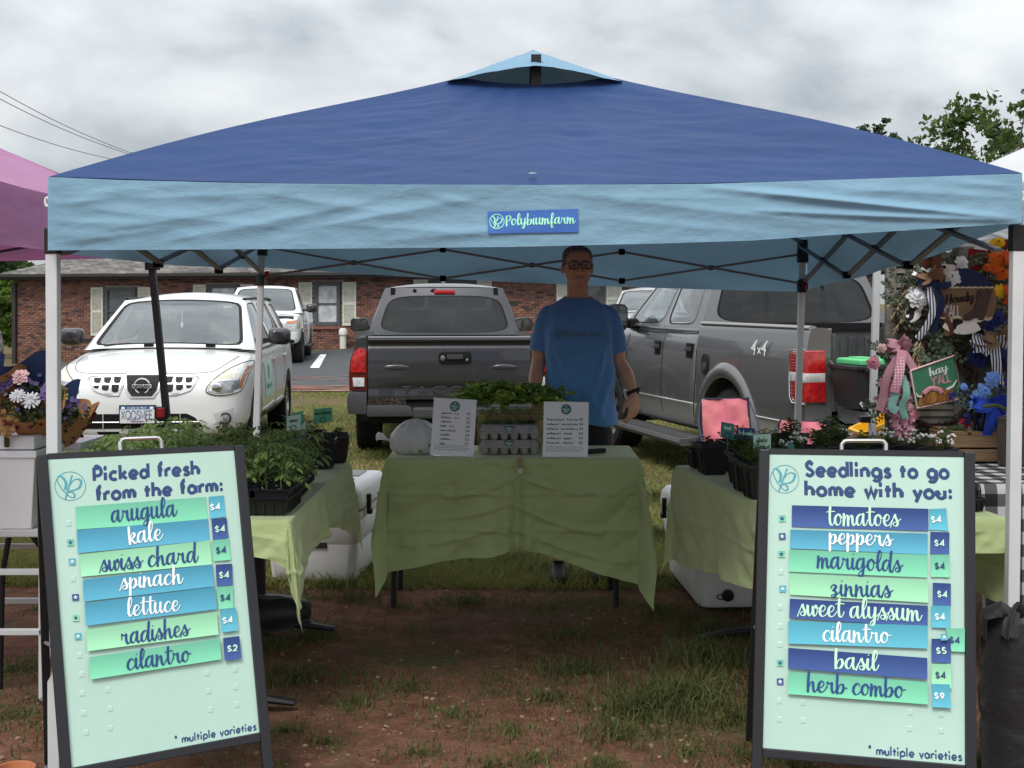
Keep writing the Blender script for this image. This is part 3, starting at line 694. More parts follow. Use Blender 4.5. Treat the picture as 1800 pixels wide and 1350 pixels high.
pb=MB();rr=random.Random(3)
for k in range(3200):
 x,y=rr.uniform(-2,2.2),3.45+3.2*rr.random()**1.4
 s=rr.uniform(.002,.005)if k%6 else rr.uniform(.005,.013)
 pb.ball((x,y,near_z(x,y)+s*.3),s,5,4,(1,rr.uniform(.7,1.3),.6))
dl=MB()
for k in range(170):
 x,y=rr.uniform(-2,2.2),rr.uniform(3.5,8.5);c=Vector((x,y,near_z(x,y)+.006));a=rr.random()*6.28;d=Vector((math.cos(a),math.sin(a),rr.uniform(-.2,.3)))*rr.uniform(.008,.022);n_=Vector((-d.y,d.x,rr.uniform(-.004,.006)))*rr.uniform(.2,.5)
 dl.add([c-d,c+n_,c+d,c-n_],[(0,1,2,3)])
dl.build('leaf_litter',M('litter',(.30,.22,.12),.85,var=.5,vscale=3),kind='stuff',smooth=0,recalc=False)
pb.build('pebbles',M('pebble',(.26,.16,.11),.9,var=.4,vscale=2),kind='stuff',smooth=0)
# blue canopy tent
white_metal=M('white_tube',(.62,.64,.65),.38,var=.05,vscale=4)
grey_metal=M('grey_bar',(.19,.20,.205),.42,metal=.3)
black_pl=M('black_plastic',(.012,.012,.014),.45)
def fabric(name,col,tr=.3,b=.5):
 m=M(name,col,.62,var=.06,vscale=2.2,bump=b,bscale=7,sheen=.08,spec=.3,transl=tr,stretch=(1,1,2.2))
 return m
navy_f=fabric('canopy_royal_blue',(.008,.040,.148),.10,.4)
sky_f=fabric('canopy_light_blue',lin(138,178,202),.30,.5)
tent=thing('canopy_tent','blue pop-up canopy with light blue skirt and white legs over the farm stall','canopy tent',(.07,5.38,0))
FY,RY=3.85,6.9
FL,FR=P(87,310,FY),P(1796,304,FY)
RL=Vector((-1.44,RY+.03,1.945));RR=Vector((1.67,RY+.03,1.88))
PK=P(940,101,5.38)
def hip(c,t):
 p=c.lerp(PK,t);p.z+=.007*math.sin(math.pi*t)+.012*math.sin(2*math.pi*t);return p
def panel(c0,c1,seed,sag=.05,esag=.032,nu=130,nv=70,t1=.80):
 mb=MB()
 def fn(u,v):
  t=v*t1;a,b=hip(c0,t),hip(c1,t);p=a.lerp(b,u)
  m=4*u*(1-u);p.z-=m*(sag*math.sin(math.pi*min(1,t*1.05))+esag*(1-t))
  n=Vector((0,0,1))
  du=(u-.5)*2
  wr=.010*fbm(u*5+seed,v*16+u*6)+.006*math.sin(22*math.atan2(du*1.55*(1-t),1.02-t)+3*fbm(u*3,v*3+seed))*t**.8*1.0
  fade=min(1,4*(1-t)+.15);wr+=fade*(.006*fbm(u*4+3*t+seed,v*30+2*abs(du)*9)+.0022*fbm(u*12,v*60+abs(du)*26+seed));wr*=min(1,6*(1-v))
  wr+=.010*math.exp(-(abs(du)-1)**2/.02)*fbm(u*30,v*5+seed)
  p.z+=wr*min(1,8*u,8*(1-u),12*v+.1)
  return p
 mb.grid(fn,nu,nv);return mb
roofm=MB()
for c0,c1,sd in((FL,FR,1),(FR,RR,12),(RR,RL,23),(RL,FL,34)):
 q=panel(c0,c1,sd)if sd==1 else panel(c0,c1,sd,nu=24,nv=14)
 roofm.add(q.v,q.f)
roofm.build('canopy_top',navy_f,tent,world=True,recalc=False,smooth=60)
cap=MB()
CL,CR=P(786,136,4.98),P(1094,141,4.98)
cw=(CR.x-CL.x)/2
cxm=(CR.x+CL.x)/2
def capfn(u,v):
 x,y=(u-.5)*2,(v-.5)*2
 e=max(abs(x),abs(y));dia=min(abs(x),abs(y))/max(e,1e-6)
 edge=e*(.152+.063*dia**1.5)
 return Vector((cxm+x*cw,5.38+y*.40,PK.z+.035-edge-.006*fbm(u*9,v*9)))
cap.grid(capfn,28,28)
for v in list(cap.v):pass
cap.build('vent_cap',fabric('cap_light_blue',lin(104,142,166),.03,.4),tent,world=True,recalc=False)
pl=MB();pl.tube([(PK.x,5.38,PK.z-.30),(PK.x,5.38,PK.z+.0)],.024,10);pl.box((PK.x,5.08,PK.z-.115),(.042,.03,.13))
split_build(pl,'centre_pole',black_pl,tent,world=True)
topc=[(87,311),(200,316),(400,321),(640,324),(937,325),(1250,323),(1500,315),(1680,309),(1796,305)]
botc=[(82,440),(300,439),(600,437),(900,434),(1160,428),(1320,423),(1480,412),(1640,402),(1797,392)]
def curve_at(c,x):
 xs_=[p[0]for p in c];return float(np.interp(x,xs_,[p[1]for p in c]))
creases=[(1250,330,1796,388,.030,7),(1340,372,1796,391,.020,6),(1050,352,1500,400,.010,12),(1440,330,1796,352,.010,12),(100,420,420,372,.012,13),(330,420,640,360,.013,12),(560,402,830,352,.012,11),(130,345,330,322,.008,9),(700,425,1010,392,.008,10),(90,360,190,352,.010,7),(90,390,230,396,.010,8),(90,428,260,410,.008,8),(1650,318,1796,330,.010,7),(480,345,700,380,.009,10),(1010,345,1250,352,.008,12),(180,372,480,402,.009,12),(240,350,540,338,.007,9),(620,398,900,418,.007,10),(1080,388,1330,412,.007,10),(760,345,840,362,.008,8)]
def skirt_d(px,py):
 d=.007*fbm(px/110,py/42+px/260)+.010*math.sin(px/210+1.1)
 for x0,y0,x1,y1,a,wv in creases:
  L2=(x1-x0)**2+(y1-y0)**2;t=((px-x0)*(x1-x0)+(py-y0)*(y1-y0))/L2
  tt=max(0,min(1,t));dx,dy=px-x0-tt*(x1-x0),py-y0-tt*(y1-y0);dd=math.hypot(dx*.5,dy)
  s=(py-y0-t*(y1-y0))
  d+=a*math.exp(-(dd/wv)**2)*math.sin(math.pi*max(.0,min(1,.15+.8*tt)))+a*.22*math.exp(-(dd/wv/1.6)**2)*math.tanh(-s/3.0)
 return d*.55
def skirt_pt(px,py,off=0.0):
 t=(py-curve_at(topc,px))/max(1,curve_at(botc,px)-curve_at(topc,px))
 edge=min(1,max(0,(px-84)/60),max(0,(1797-px)/40))*min(1,t*4+.05)
 return P(px,py,FY-.004-skirt_d(px,py)*edge-.02*max(0,t)-off)
sk=MB()
sk.grid(lambda u,v:skirt_pt(84+(1797-84)*u,curve_at(topc,84+1713*u)+v*(curve_at(botc,84+1713*u)-curve_at(topc,84+1713*u))),260,56)
skirt_f=sk.build('skirt',sky_f,tent,world=True,recalc=False,smooth=80)
def side_skirt(a,b,da,db,seed,nu=40):
 mb=MB();nrm=(b-a).cross(Vector((0,0,1))).normalized()
 def fn(u,v):
  p=a.lerp(b,u);m=4*u*(1-u);p.z-=(da+(db-da)*u)*v+.02*m
  return p+nrm*(.02*fbm(u*6+seed,v*2.5+u*4)*(v+.1)+.012*math.sin(u*17+seed)*v)
 mb.grid(fn,nu,10);return mb
side_skirt(FR,RR,.16,.30,3).build('skirt',sky_f,tent,world=True,recalc=False)
side_skirt(RR,RL,.315,.24,8,60).build('skirt',sky_f,tent,world=True,recalc=False)
side_skirt(RL,FL,.24,.234,5).build('skirt',sky_f,tent,world=True,recalc=False)
pt=MB();corners=[(857,372),(1016,367),(1017,408),(858,411)]
def pq(u,v):
 x=(corners[0][0]*(1-u)+corners[1][0]*u)*(1-v)+(corners[3][0]*(1-u)+corners[2][0]*u)*v
 y=(corners[0][1]*(1-u)+corners[1][1]*u)*(1-v)+(corners[3][1]*(1-u)+corners[2][1]*u)*v
 return x,y
flat=lambda x,y,o:skirt_pt(x,y,o+.005)
pt.grid(lambda u,v:flat(*pq(u,v),0),24,4);pt.grid(lambda u,v:flat(*pq(u,v),-.002),24,4)
patch=pt.build('name_patch',M('patch_blue',lin(58,104,180),.5),tent,world=True,recalc=False,label='blue name patch lettered Polybium farm with a leaf emblem')
mint=M('print_mint',lin(165,240,200),.5);
lt=MB()
text_mesh(lt,'Polybiumfarm',lambda u,v,h:flat(889+122*u,396-3.2*u-v*11.2,h),True,.17)
logo_mesh(lt,lambda x,y,h:flat(873.5+x*26,389.5-y*26,h),.1,.05)
lo=lt.build('lettering',mint,None,recalc=False);lo.parent=patch
inv=root_inv(tent)
lo.data.transform(inv)
gm=MB();gm.lathe([(.0,.003),(.012,.002),(.013,0)],12,Matrix.Translation(P(936,312,FY+.05)+Vector((0,0,.012))));gm.build('grommet',M('grommet_pale',(.6,.62,.63),.3),tent,world=True)
def leg(top,foot,wdt,brk=True,mat=white_metal):
 l_=MB();l_.beam(foot,Vector(foot).lerp(Vector(top),.96),wdt);o=l_.build('leg',mat,tent,world=True,smooth=0,bevel=.004)
 b=MB();d=(Vector(top)-Vector(foot)).normalized()
 b.beam(Vector(top)-d*(.13 if brk else.085),Vector(top)-d*.0,wdt+(.022 if brk else.006))
 if brk:b.beam(Vector(top)-d*.30,Vector(top)-d*.23,wdt+.014)
 split_build(b,'bracket',black_pl,tent,world=True,smooth=0,bevel=.005)
 f_=MB();f_.box(Vector(foot)+Vector((0,0,.004)),(.1,.1,.008));f_.build('foot_plate',grey_metal,tent,world=True,smooth=0)
 return o
leg(P(93,400,FY+.03),(-1.455,FY+.03,.0),.037,False)
leg(P(1788,395,FY+.03),(1.585,FY+.03,.0),.037,False)
leg((-1.415,RY,1.90),(-1.475,RY+.02,.0),.034)
leg((1.65,RY,1.86),(1.60,RY+.02,.0),.034)
rd=MB();rd.box(P(470,482,RY-.02),(.02,.02,.035));rd.box(P(1417,503,RY-.02),(.02,.02,.035));split_build(rd,'release_button',M('button_red',(.5,.02,.02),.4),tent,world=True,smooth=0)
def scissor(a,b,zt,zb,n,ta=0.0,tb=0.0,seed=0):
 """n crossed pairs between two legs; every bar its own part, joints as black hubs"""
 hub=MB();a,b=Vector(a),Vector(b);d=(b-a);nrm=d.cross(Vector((0,0,1))).normalized()
 for k in range(n):
  p,q=a+d*(k/n),a+d*((k+1)/n)
  tl=[ta+(tb-ta)*(k+e_)/n for e_ in(0,1)]
  for s_,(z0,z1)in((1,(zt,zb)),(-1,(zb,zt))):
   m=MB();m.beam(Vector((p.x,p.y,z0+tl[0]))+nrm*.009*s_,Vector((q.x,q.y,z1+tl[1]))+nrm*.009*s_,.024,.012)
   m.build('truss_bar',grey_metal,tent,world=True,smooth=0)
  c=(p+q)/2;hub.box(Vector((c.x,c.y,(zt+zb)/2+(tl[0]+tl[1])/2)),(.03,.04,.026))
  for w__ in(p,q):
   if 0<k or w__ is q:
    for z in(zt,zb):hub.box(Vector((w__.x,w__.y,z+(tl[0]if w__ is p else tl[1]))),(.035,.045,.034))
 split_build(hub,'truss_joint',black_pl,tent,world=True,smooth=0,bevel=.006)
z1=EYE+(HZ-438)*RY/F;z0=EYE+(HZ-489)*RY/F
scissor((-1.40,RY-.02,0),(1.63,RY-.02,0),z1,z0,3,.012,-.03)
scissor((-1.43,FY+.06,0),(-1.41,RY-.03,0),1.83,1.66,3)
scissor((1.57,FY+.06,0),(1.64,RY-.03,0),1.84,1.64,3,.03,-.02)
for c in((-1.43,FY+.04,1.86),(1.57,FY+.04,1.87),(-1.41,RY-.02,1.90),(1.64,RY-.02,1.84)):
 m=MB();m.beam(c,(PK.x,5.38,PK.z-.12),.022,.014);m.build('rafter',grey_metal,tent,world=True,smooth=0)
st_=MB()
for px,py,s in((84,355,-1),(1795,345,1)):
 c=P(px,py,FY);pts=[c+Vector((s*.002+.006*math.cos(t),0,.014*math.sin(t)))for t in[2*math.pi*k/12 for k in range(13)]];st_.tube(pts,.004,6)
st_.build('corner_strap',M('strap_white',(.75,.75,.75),.5),tent,world=True)
# neighbours' canopies
def side_tent(label,x0,x1,y0,y1,ze,zp,dv,fab,bar,sgn,legs,slant=.0,leg_m=None):
 c=Vector(((x0+x1)/2,(y0+y1)/2,0));t_=thing('canopy_tent',label,'canopy tent',c)
 cs=[Vector((x0,y0,ze)),Vector((x1,y0,ze)),Vector((x1,y1,ze)),Vector((x0,y1,ze))];pk=Vector((c.x,c.y,zp))
 top=MB();skm=MB()
 for k in range(4):
  a,b=cs[k],cs[(k+1)%4]
  def fn(u,v):
   p=a.lerp(b,u).lerp(pk,v);p.z-=4*u*(1-u)*(.05*math.sin(math.pi*v)+.03*(1-v))-.012*fbm(u*6+k,v*7);return p
  top.grid(fn,24,14)
  n_=(b-a).cross(Vector((0,0,1))).normalized()
  def fs_(u,v):
   p=a.lerp(b,u);p.z-=dv*v+.03*4*u*(1-u);return p+n_*(.012*math.sin(u*14+k)*v+.015*fbm(u*6,v*3+k))
  skm.grid(fs_,30,6)
 top.build('canopy_top',fab,t_,world=True,recalc=False);skm.build('skirt',fab,t_,world=True,recalc=False)
 for(a,b)in legs:
  l_=MB();l_.beam(b,a,.036);l_.build('leg',leg_m or bar,t_,world=True,smooth=0,bevel=.004)
 for k in range(4):
  a,b=cs[k]*.985+c*.015,cs[(k+1)%4]*.985+c*.015
  for q in range(3):
   p,r_=a.lerp(b,q/3),a.lerp(b,(q+1)/3)
   for za,zb_ in((-.05,-.22),(-.22,-.05)):
    m=MB();m.beam(p+Vector((0,0,za)),r_+Vector((0,0,zb_)),.024,.012);m.build('truss_bar',bar,t_,world=True,smooth=0)
 return t_
pink_f=fabric('canopy_mauve',lin(188,132,174),.35,.3)
pf=P(285,752,6.55);
purple=side_tent('mauve canopy of the next stall at the left picture edge with black legs',-5.0,-1.99,3.7,6.7,2.0,2.72,.245,pink_f,M('black_bar',(.014,.014,.015),.45),1,[((-1.985,6.68,1.80),(-1.79,6.62,0)),((-5,6.68,1.8),(-5.2,6.62,0))])
m=MB();m.box(P(283,725,6.60),(.035,.05,.05));m.build('release_button',M('button_red',(.5,.02,.02),.4),purple,world=True,smooth=0,bevel=.005)
m=MB();m.box(P(283,727,6.63),(.06,.05,.075));m.box(P(268,462,6.68),(.07,.06,.08));split_build(m,'bracket',black_pl,purple,world=True,smooth=0,bevel=.005)
white_f=fabric('canopy_white',(.72,.73,.75),.3,.3)
wt=side_tent('white canopy of the next stall at the right picture edge with white legs',2.0,5.0,3.9,6.72,2.0,2.72,.2,white_f,white_metal,-1,[((2.0,6.66,1.8),(1.935,6.62,0)),((5.0,6.66,1.8),(5.0,6.62,0))])
m=MB();m.box(P(1520,737,6.62),(.055,.055,.035));m.build('bracket',black_pl,wt,world=True,smooth=0,bevel=.004)
# A-frame price boards
board_w=M('board_mint',lin(182,213,200),.42,spec=.4,var=.035,vscale=2.5);board_fr=M('board_frame',(.022,.023,.027),.4,spec=.4)
ink_navy=M('ink_navy',lin(46,70,116),.6);ink_blue=M('ink_deep_blue',lin(38,72,132),.6);ink_teal=M('ink_teal',lin(82,160,172),.6)
ink_white=M('ink_white',(.86,.90,.90),.6);ink_mint=M('ink_pale_mint',lin(196,240,212),.6)
pg={'green':grad_mat('paper_green',lin(112,190,160),lin(132,222,180)),'blue':grad_mat('paper_blue',lin(72,148,178),lin(92,178,206)),'lime':grad_mat('paper_lime',lin(146,206,168),lin(166,236,190)),'navy':grad_mat('paper_navy',lin(42,66,124),lin(66,96,160)),'aqua':grad_mat('paper_aqua',lin(78,164,184),lin(98,190,212))}
tape_m=M('clear_tape',lin(182,212,200),.3)
def a_frame(label,zoom,TL,TR,BL,br,title,strips,prices,stars,logo,foot_note,tapes,side,handle,legdrop):
 """zoom maps the listed positions to photo pixels; the board plane runs through its three corners"""
 u_=(TR-TL);W_=u_.length;u_.normalize();v_=(BL-TL);H_=v_.length;v_.normalize()
 n_=u_.cross(v_).normalized()
 if n_.y>0:n_=-n_
 base=TL+u_*W_/2+v_*H_;back=Vector((-n_.x,-n_.y,0)).normalized()
 t_=thing('a_frame_sign',label,'sandwich board',(base.x,base.y+.2,0))
 BR=on_plane(*br,TL,n_)
 B=lambda a,b,h=0.0:(TL*(1-a/W_)+TR*(a/W_))*(1-b/H_)+(BL*(1-a/W_)+BR*(a/W_))*(b/H_)+n_*h
 Z=lambda x,y:zoom(x,y)
 on=lambda x,y,h=0.0:on_plane(*Z(x,y),TL,n_)+n_*h
 def onh(x,y,h):return on(x,y)+n_*h
 mb=MB();mb.prism([(0,0),(W_,0),(W_,H_),(0,H_)],lambda a,b:B(a,b,0),lambda a,b:B(a,b,-.012))
 panel_=mb.build('panel',board_w,t_,world=True,smooth=0)
 inv=root_inv(t_)
 fw=.03
 for a in(-fw/2-.001,W_+fw/2+.001):
  m=MB();top=B(a,-.012,-.004);bot=B(a,H_+.03,-.004);k=(bot.z-.0)/(top.z-bot.z)
  bot=bot+(bot-top)*k
  m.beam(bot,top,fw,.03,up=n_);m.build('frame_post',board_fr,t_,world=True,smooth=0,bevel=.004)
 m=MB();m.beam(B(0,-.006,-.006),B(W_,-.006,-.006),.018,.014,up=n_);m.build('frame_rail',board_fr,t_,world=True,smooth=0)
 m=MB();m.beam(B(0,H_+.012,-.004),B(W_,H_+.012,-.004),.026,.026,up=n_);m.build('frame_rail',board_fr,t_,world=True,smooth=0,bevel=.003)
 feet=[]
 for a in(-fw/2-.004,W_+fw/2+.004):
  top=B(a,.0,-.03);f0=B(a,H_,0);foot=Vector((f0.x,f0.y,.0))+back*.62
  m=MB();m.beam(foot,top,.024,.022,up=n_);m.build('rear_leg',board_fr,t_,world=True,smooth=0,bevel=.003);feet.append((foot,top))
  s_=MB();s_.tube([B(a,H_*.62,-.02),foot.lerp(top,.42)],.006,6);s_.build('spreader',grey_metal,t_,world=True)
 for q in(.12,.62):
  m=MB();m.beam(feet[0][0].lerp(feet[0][1],q),feet[1][0].lerp(feet[1][1],q),.022,.022);m.build('stretcher',board_fr,t_,world=True,smooth=0)
 m=MB();m.prism([(0.02,.02),(W_-.02,.02),(W_-.02,H_),(.02,H_)],lambda a,b:feet[0][1]+u_*a+(feet[0][0]-feet[0][1]).normalized()*b,lambda a,b:feet[0][1]+u_*a+(feet[0][0]-feet[0][1]).normalized()*b+back*.008)
 m.build('back_panel',board_w,t_,world=True,smooth=0)
 h0,h1=on(*handle[0]),on(*handle[1]);hb=-.01;up_=-v_*handle[2]
 pts=[h0+n_*hb,h0+up_*.7+n_*hb,h0+up_*.95+(h1-h0)*.06+n_*hb,h0+up_+(h1-h0)*.13+n_*hb,h1+up_-(h1-h0)*.13+n_*hb,h1+up_*.95-(h1-h0)*.06+n_*hb,h1+up_*.7+n_*hb,h1+n_*hb]
 m=MB();m.tube(pts,.0065,8);m.build('handle',M('brushed_steel',(.62,.62,.60),.3,metal=.9),t_,world=True)
 def txt(mb_,text,x0,y0,x1,y1,xh,script,wt,h=.0008,track=0.0):
  a,b=on(x0,y0),on(x1,y1);ex=(b-a).normalized();ey=n_.cross(ex);ey=ey if ey.z>0 else-ey
  sc=(on(x0,y0-xh)-a).length/(1.0 if script else.44)
  _,wdt=glyphs(text,script,track)
  L_=(b-a).length
  text_mesh(mb_,text,lambda u,v,hh:a+ex*(L_*u)+ey*((v if script or v<.44 else.44+(v-.44)*1.28)*sc)+n_*hh,script,wt,track,h)
 m=MB()
 for tx in title:txt(m,*tx,False,.19,track=.10)
 txt(m,foot_note[0],*foot_note[1:],False,.15,track=.09)
 o=m.build('lettering',ink_navy,None,recalc=False);o.parent=panel_;o.data.transform(inv)
 m=MB();lx,ly,ls=logo;ex_=(on(lx+10,ly)-on(lx,ly)).normalized();c_=on(lx,ly);sc=(on(lx+ls,ly)-c_).length
 ex_=u_;ey_=-v_
 logo_mesh(m,lambda x,y,h:c_+ex_*x*sc+ey_*y*sc+n_*h,.085,.022)
 o=m.build('emblem',ink_teal,None,recalc=False);o.parent=panel_;o.data.transform(inv)
 def paper(q,colr,name,h,lab=None,curl=.0015):
  p4=[on(*p)for p in q];m=MB()
  def fn(u,v):return(p4[0]*(1-u)+p4[1]*u)*(1-v)+(p4[3]*(1-u)+p4[2]*u)*v+n_*(h+curl*(2*abs(v-.5))**2*(.6+.4*math.sin(9*u+q[0][0])))
  m.grid(fn,10,4);fr=m.v[:];k=len(fr);m.grid(lambda u,v:fn(u,v)-n_*.0012,10,4)
  return m.build(name,pg[colr],t_,world=True,recalc=False,**({'label':lab}if lab else{}))
 for i,(q,colr,ink,text,bx)in enumerate(strips):
  h=.0025+.0012*i
  s_=paper(q,colr,'word_strip',h,f'{ {"navy": "navy", "blue": "blue", "green": "green", "lime": "pale green", "aqua": "aqua"}[colr]} paper strip lettered {text}')
  m=MB();txt(m,text,*bx,True,.165,h+.0024);o=m.build('lettering',ink,None,recalc=False);o.parent=s_;o.data.transform(inv)
 for i,(q,colr,ink,text,*dx)in enumerate(prices):
  h=.0025+.0012*i
  s_=paper(q,colr,'price_tag',h,f'{ {"navy": "navy", "blue": "blue", "green": "green", "lime": "pale green", "aqua": "aqua"}[colr]} price tag reading {text}')
  cx0=sum(p[0]for p in q)/4+(dx[0]if dx else 0);cy0=sum(p[1]for p in q)/4;sl=(q[1][1]-q[0][1])/(q[1][0]-q[0][0])
  m=MB();txt(m,text,cx0-20,cy0+11-sl*20,cx0+20,cy0+11+sl*20,12.5,False,.17,h+.0026,.16);o=m.build('lettering',ink,None,recalc=False);o.parent=s_;o.data.transform(inv)
 for x,y,colr,ink in stars:
  q=[(x-13,y-12),(x+13,y-13),(x+14,y+12),(x-12,y+13)]
  s_=paper(q,colr,'star_tag',.003 if not(x>700)else.02,None,.0006)
  m=MB();c_=on(x,y);sc=(on(x+8,y)-c_).length
  hz_=(.0045 if not(x>700)else.0215)
  for k in range(5):
   a=R(90+72*k);stroke(m,[(0,0),(math.cos(a),math.sin(a))],.42,lambda X,Y_,h:c_+u_*X*sc-v_*Y_*sc+n_*(h+hz_+.00012*k))
  o=m.build('lettering',ink,None,recalc=False);o.parent=s_;o.data.transform(inv)
 m=MB()
 for x,y in tapes:
  q=[(x-11,y-12),(x+11,y-13),(x+11,y+12),(x-11,y+13)];p4=[on(*p,.0004)for p in q];m.quad(*p4);q5=[on(p[0]*.6+x*.4,p[1]*.6+y*.4,.0013)for p in q]
  for k in range(4):m.quad(p4[k],p4[(k+1)%4],q5[(k+1)%4],q5[k])
  m.quad(*q5)
 o=m.build('tape_square',tape_m,t_,world=True,recalc=False,smooth=0)
 return t_
zl=lambda x,y:(x/2.25,750+y/2.25)
zr=lambda x,y:(1300+x/2.25,750+y/2.25)
iw,inv_,ib,im=ink_white,ink_navy,ink_blue,ink_mint
left_sign=a_frame('tilted mint board headed Picked fresh from the farm, at the left',zl,P(84,806,3.60),P(411,790,3.83),P(126,1350,3.42),(456,1288),[('Picked fresh',373,214,794,187,30),('from the farm:',384,292,886,253,30)],[([(299,317),(813,278),(822,372),(302,407)],'green',ib,'arugula',(440,378,697,352,44)),([(303,411),(822,365),(827,450),(308,501)],'blue',iw,'kale',(508,466,642,448,44)),([(315,506),(829,450),(837,545),(320,594)],'lime',ib,'swiss chard',(396,574,780,533,44)),([(327,606),(838,545),(846,632),(331,692)],'blue',iw,'spinach',(476,645,720,620,42)),([(334,698),(848,634),(857,722),(340,788)],'blue',iw,'lettuce',(502,752,708,728,42)),([(339,803),(856,732),(862,822),(345,888)],'lime',ib,'radishes',(476,862,746,824,43)),([(352,912),(867,838),(873,920),(357,1000)],'green',ib,'cilantro',(500,962,750,926,43))],[([(824,278),(884,272),(893,356),(831,364)],'aqua',iw,'$4',-6),([(835,366),(895,361),(903,441),(842,450)],'navy',im,'$4',2),([(838,450),(904,443),(912,527),(845,533)],'green',inv_,'$4'),([(852,546),(916,542),(919,627),(856,632)],'navy',im,'$4'),([(857,634),(919,630),(921,717),(864,723)],'green',inv_,'$4'),([(870,724),(931,716),(941,806),(876,814)],'aqua',iw,'$4',-5),([(880,836),(944,828),(953,916),(886,926)],'navy',im,'$2',2)],[(278,458,'green',ib),(285,534,'aqua',iw),(298,675,'navy',iw),(299,756,'lime',ib),(308,829,'aqua',iw)],(278,235,122),('* multiple varieties',692,1254,1016,1198,17),[(272,383),(290,603),(316,905),(322,980),(325,1055),(332,1133),(341,1210),(428,1041),(435,1115),(436,1192),(820,975),(825,1046),(832,1120),(930,960),(933,1030),(937,1100)],-1,[(479,102),(643,94),.042],0)
right_sign=a_frame('mint board headed Seedlings to go home with you, at the right',zr,P(1353,797,3.75),P(1694,802,3.66),P(1341,1315,3.57),(1696,1345),[('Seedlings to go',263,194,834,204,31),('home with you:',263,271,846,285,31)],[([(207,311),(746,325),(746,413),(206,396)],'navy',im,'tomatoes',(346,390,632,394,45)),([(201,407),(743,423),(743,506),(199,481)],'blue',iw,'peppers',(352,464,602,472,42)),([(197,486),(743,507),(741,597),(194,573)],'green',ib,'marigolds',(306,556,640,574,44)),([(199,580),(746,608),(745,696),(198,664)],'lime',ib,'zinnias',(358,668,600,674,44)),([(198,680),(743,708),(742,790),(196,757)],'navy',im,'sweet alyssum',(232,746,716,768,44)),([(192,768),(741,786),(740,877),(192,857)],'aqua',iw,'cilantro',(328,848,592,856,43)),([(192,874),(740,914),(740,998),(191,955)],'navy',im,'basil',(374,954,546,964,44)),([(192,968),(743,1010),(742,1097),(190,1056)],'green',ib,'herb combo',(264,1044,648,1070,44))],[([(749,326),(817,323),(825,412),(749,408)],'aqua',iw,'$4',-6),([(754,416),(829,418),(828,506),(753,503)],'navy',im,'$4'),([(755,506),(829,506),(831,596),(756,594)],'green',inv_,'$4'),([(763,617),(834,620),(834,708),(763,706)],'navy',im,'$4',3),([(757,707),(831,708),(831,796),(757,794)],'aqua',iw,'$4',-2),([(812,796),(889,798),(888,890),(836,888)],'green',inv_,'$4',-6),([(757,838),(833,838),(833,934),(757,930)],'navy',im,'$5',2),([(757,937),(835,938),(835,1034),(757,1016)],'lime',inv_,'$4',-2),([(759,1016),(828,1018),(833,1111),(759,1107)],'aqua',iw,'$9',-6)],[(168,363,'green',ib),(168,434,'navy',iw),(165,504,'green',ib),(170,641,'aqua',iw),(160,934,'green',ib),(160,1008,'navy',iw),(804,831,'aqua',iw)],(178,207,115),('* multiple varieties',510,1294,882,1321,19),[(164,576),(161,715),(162,790),(160,862),(157,1085),(157,1158),(250,1092),(252,1162),(675,1130),(672,1195),(797,1138),(797,1203)],1,[(405,100),(580,100),.036],0)
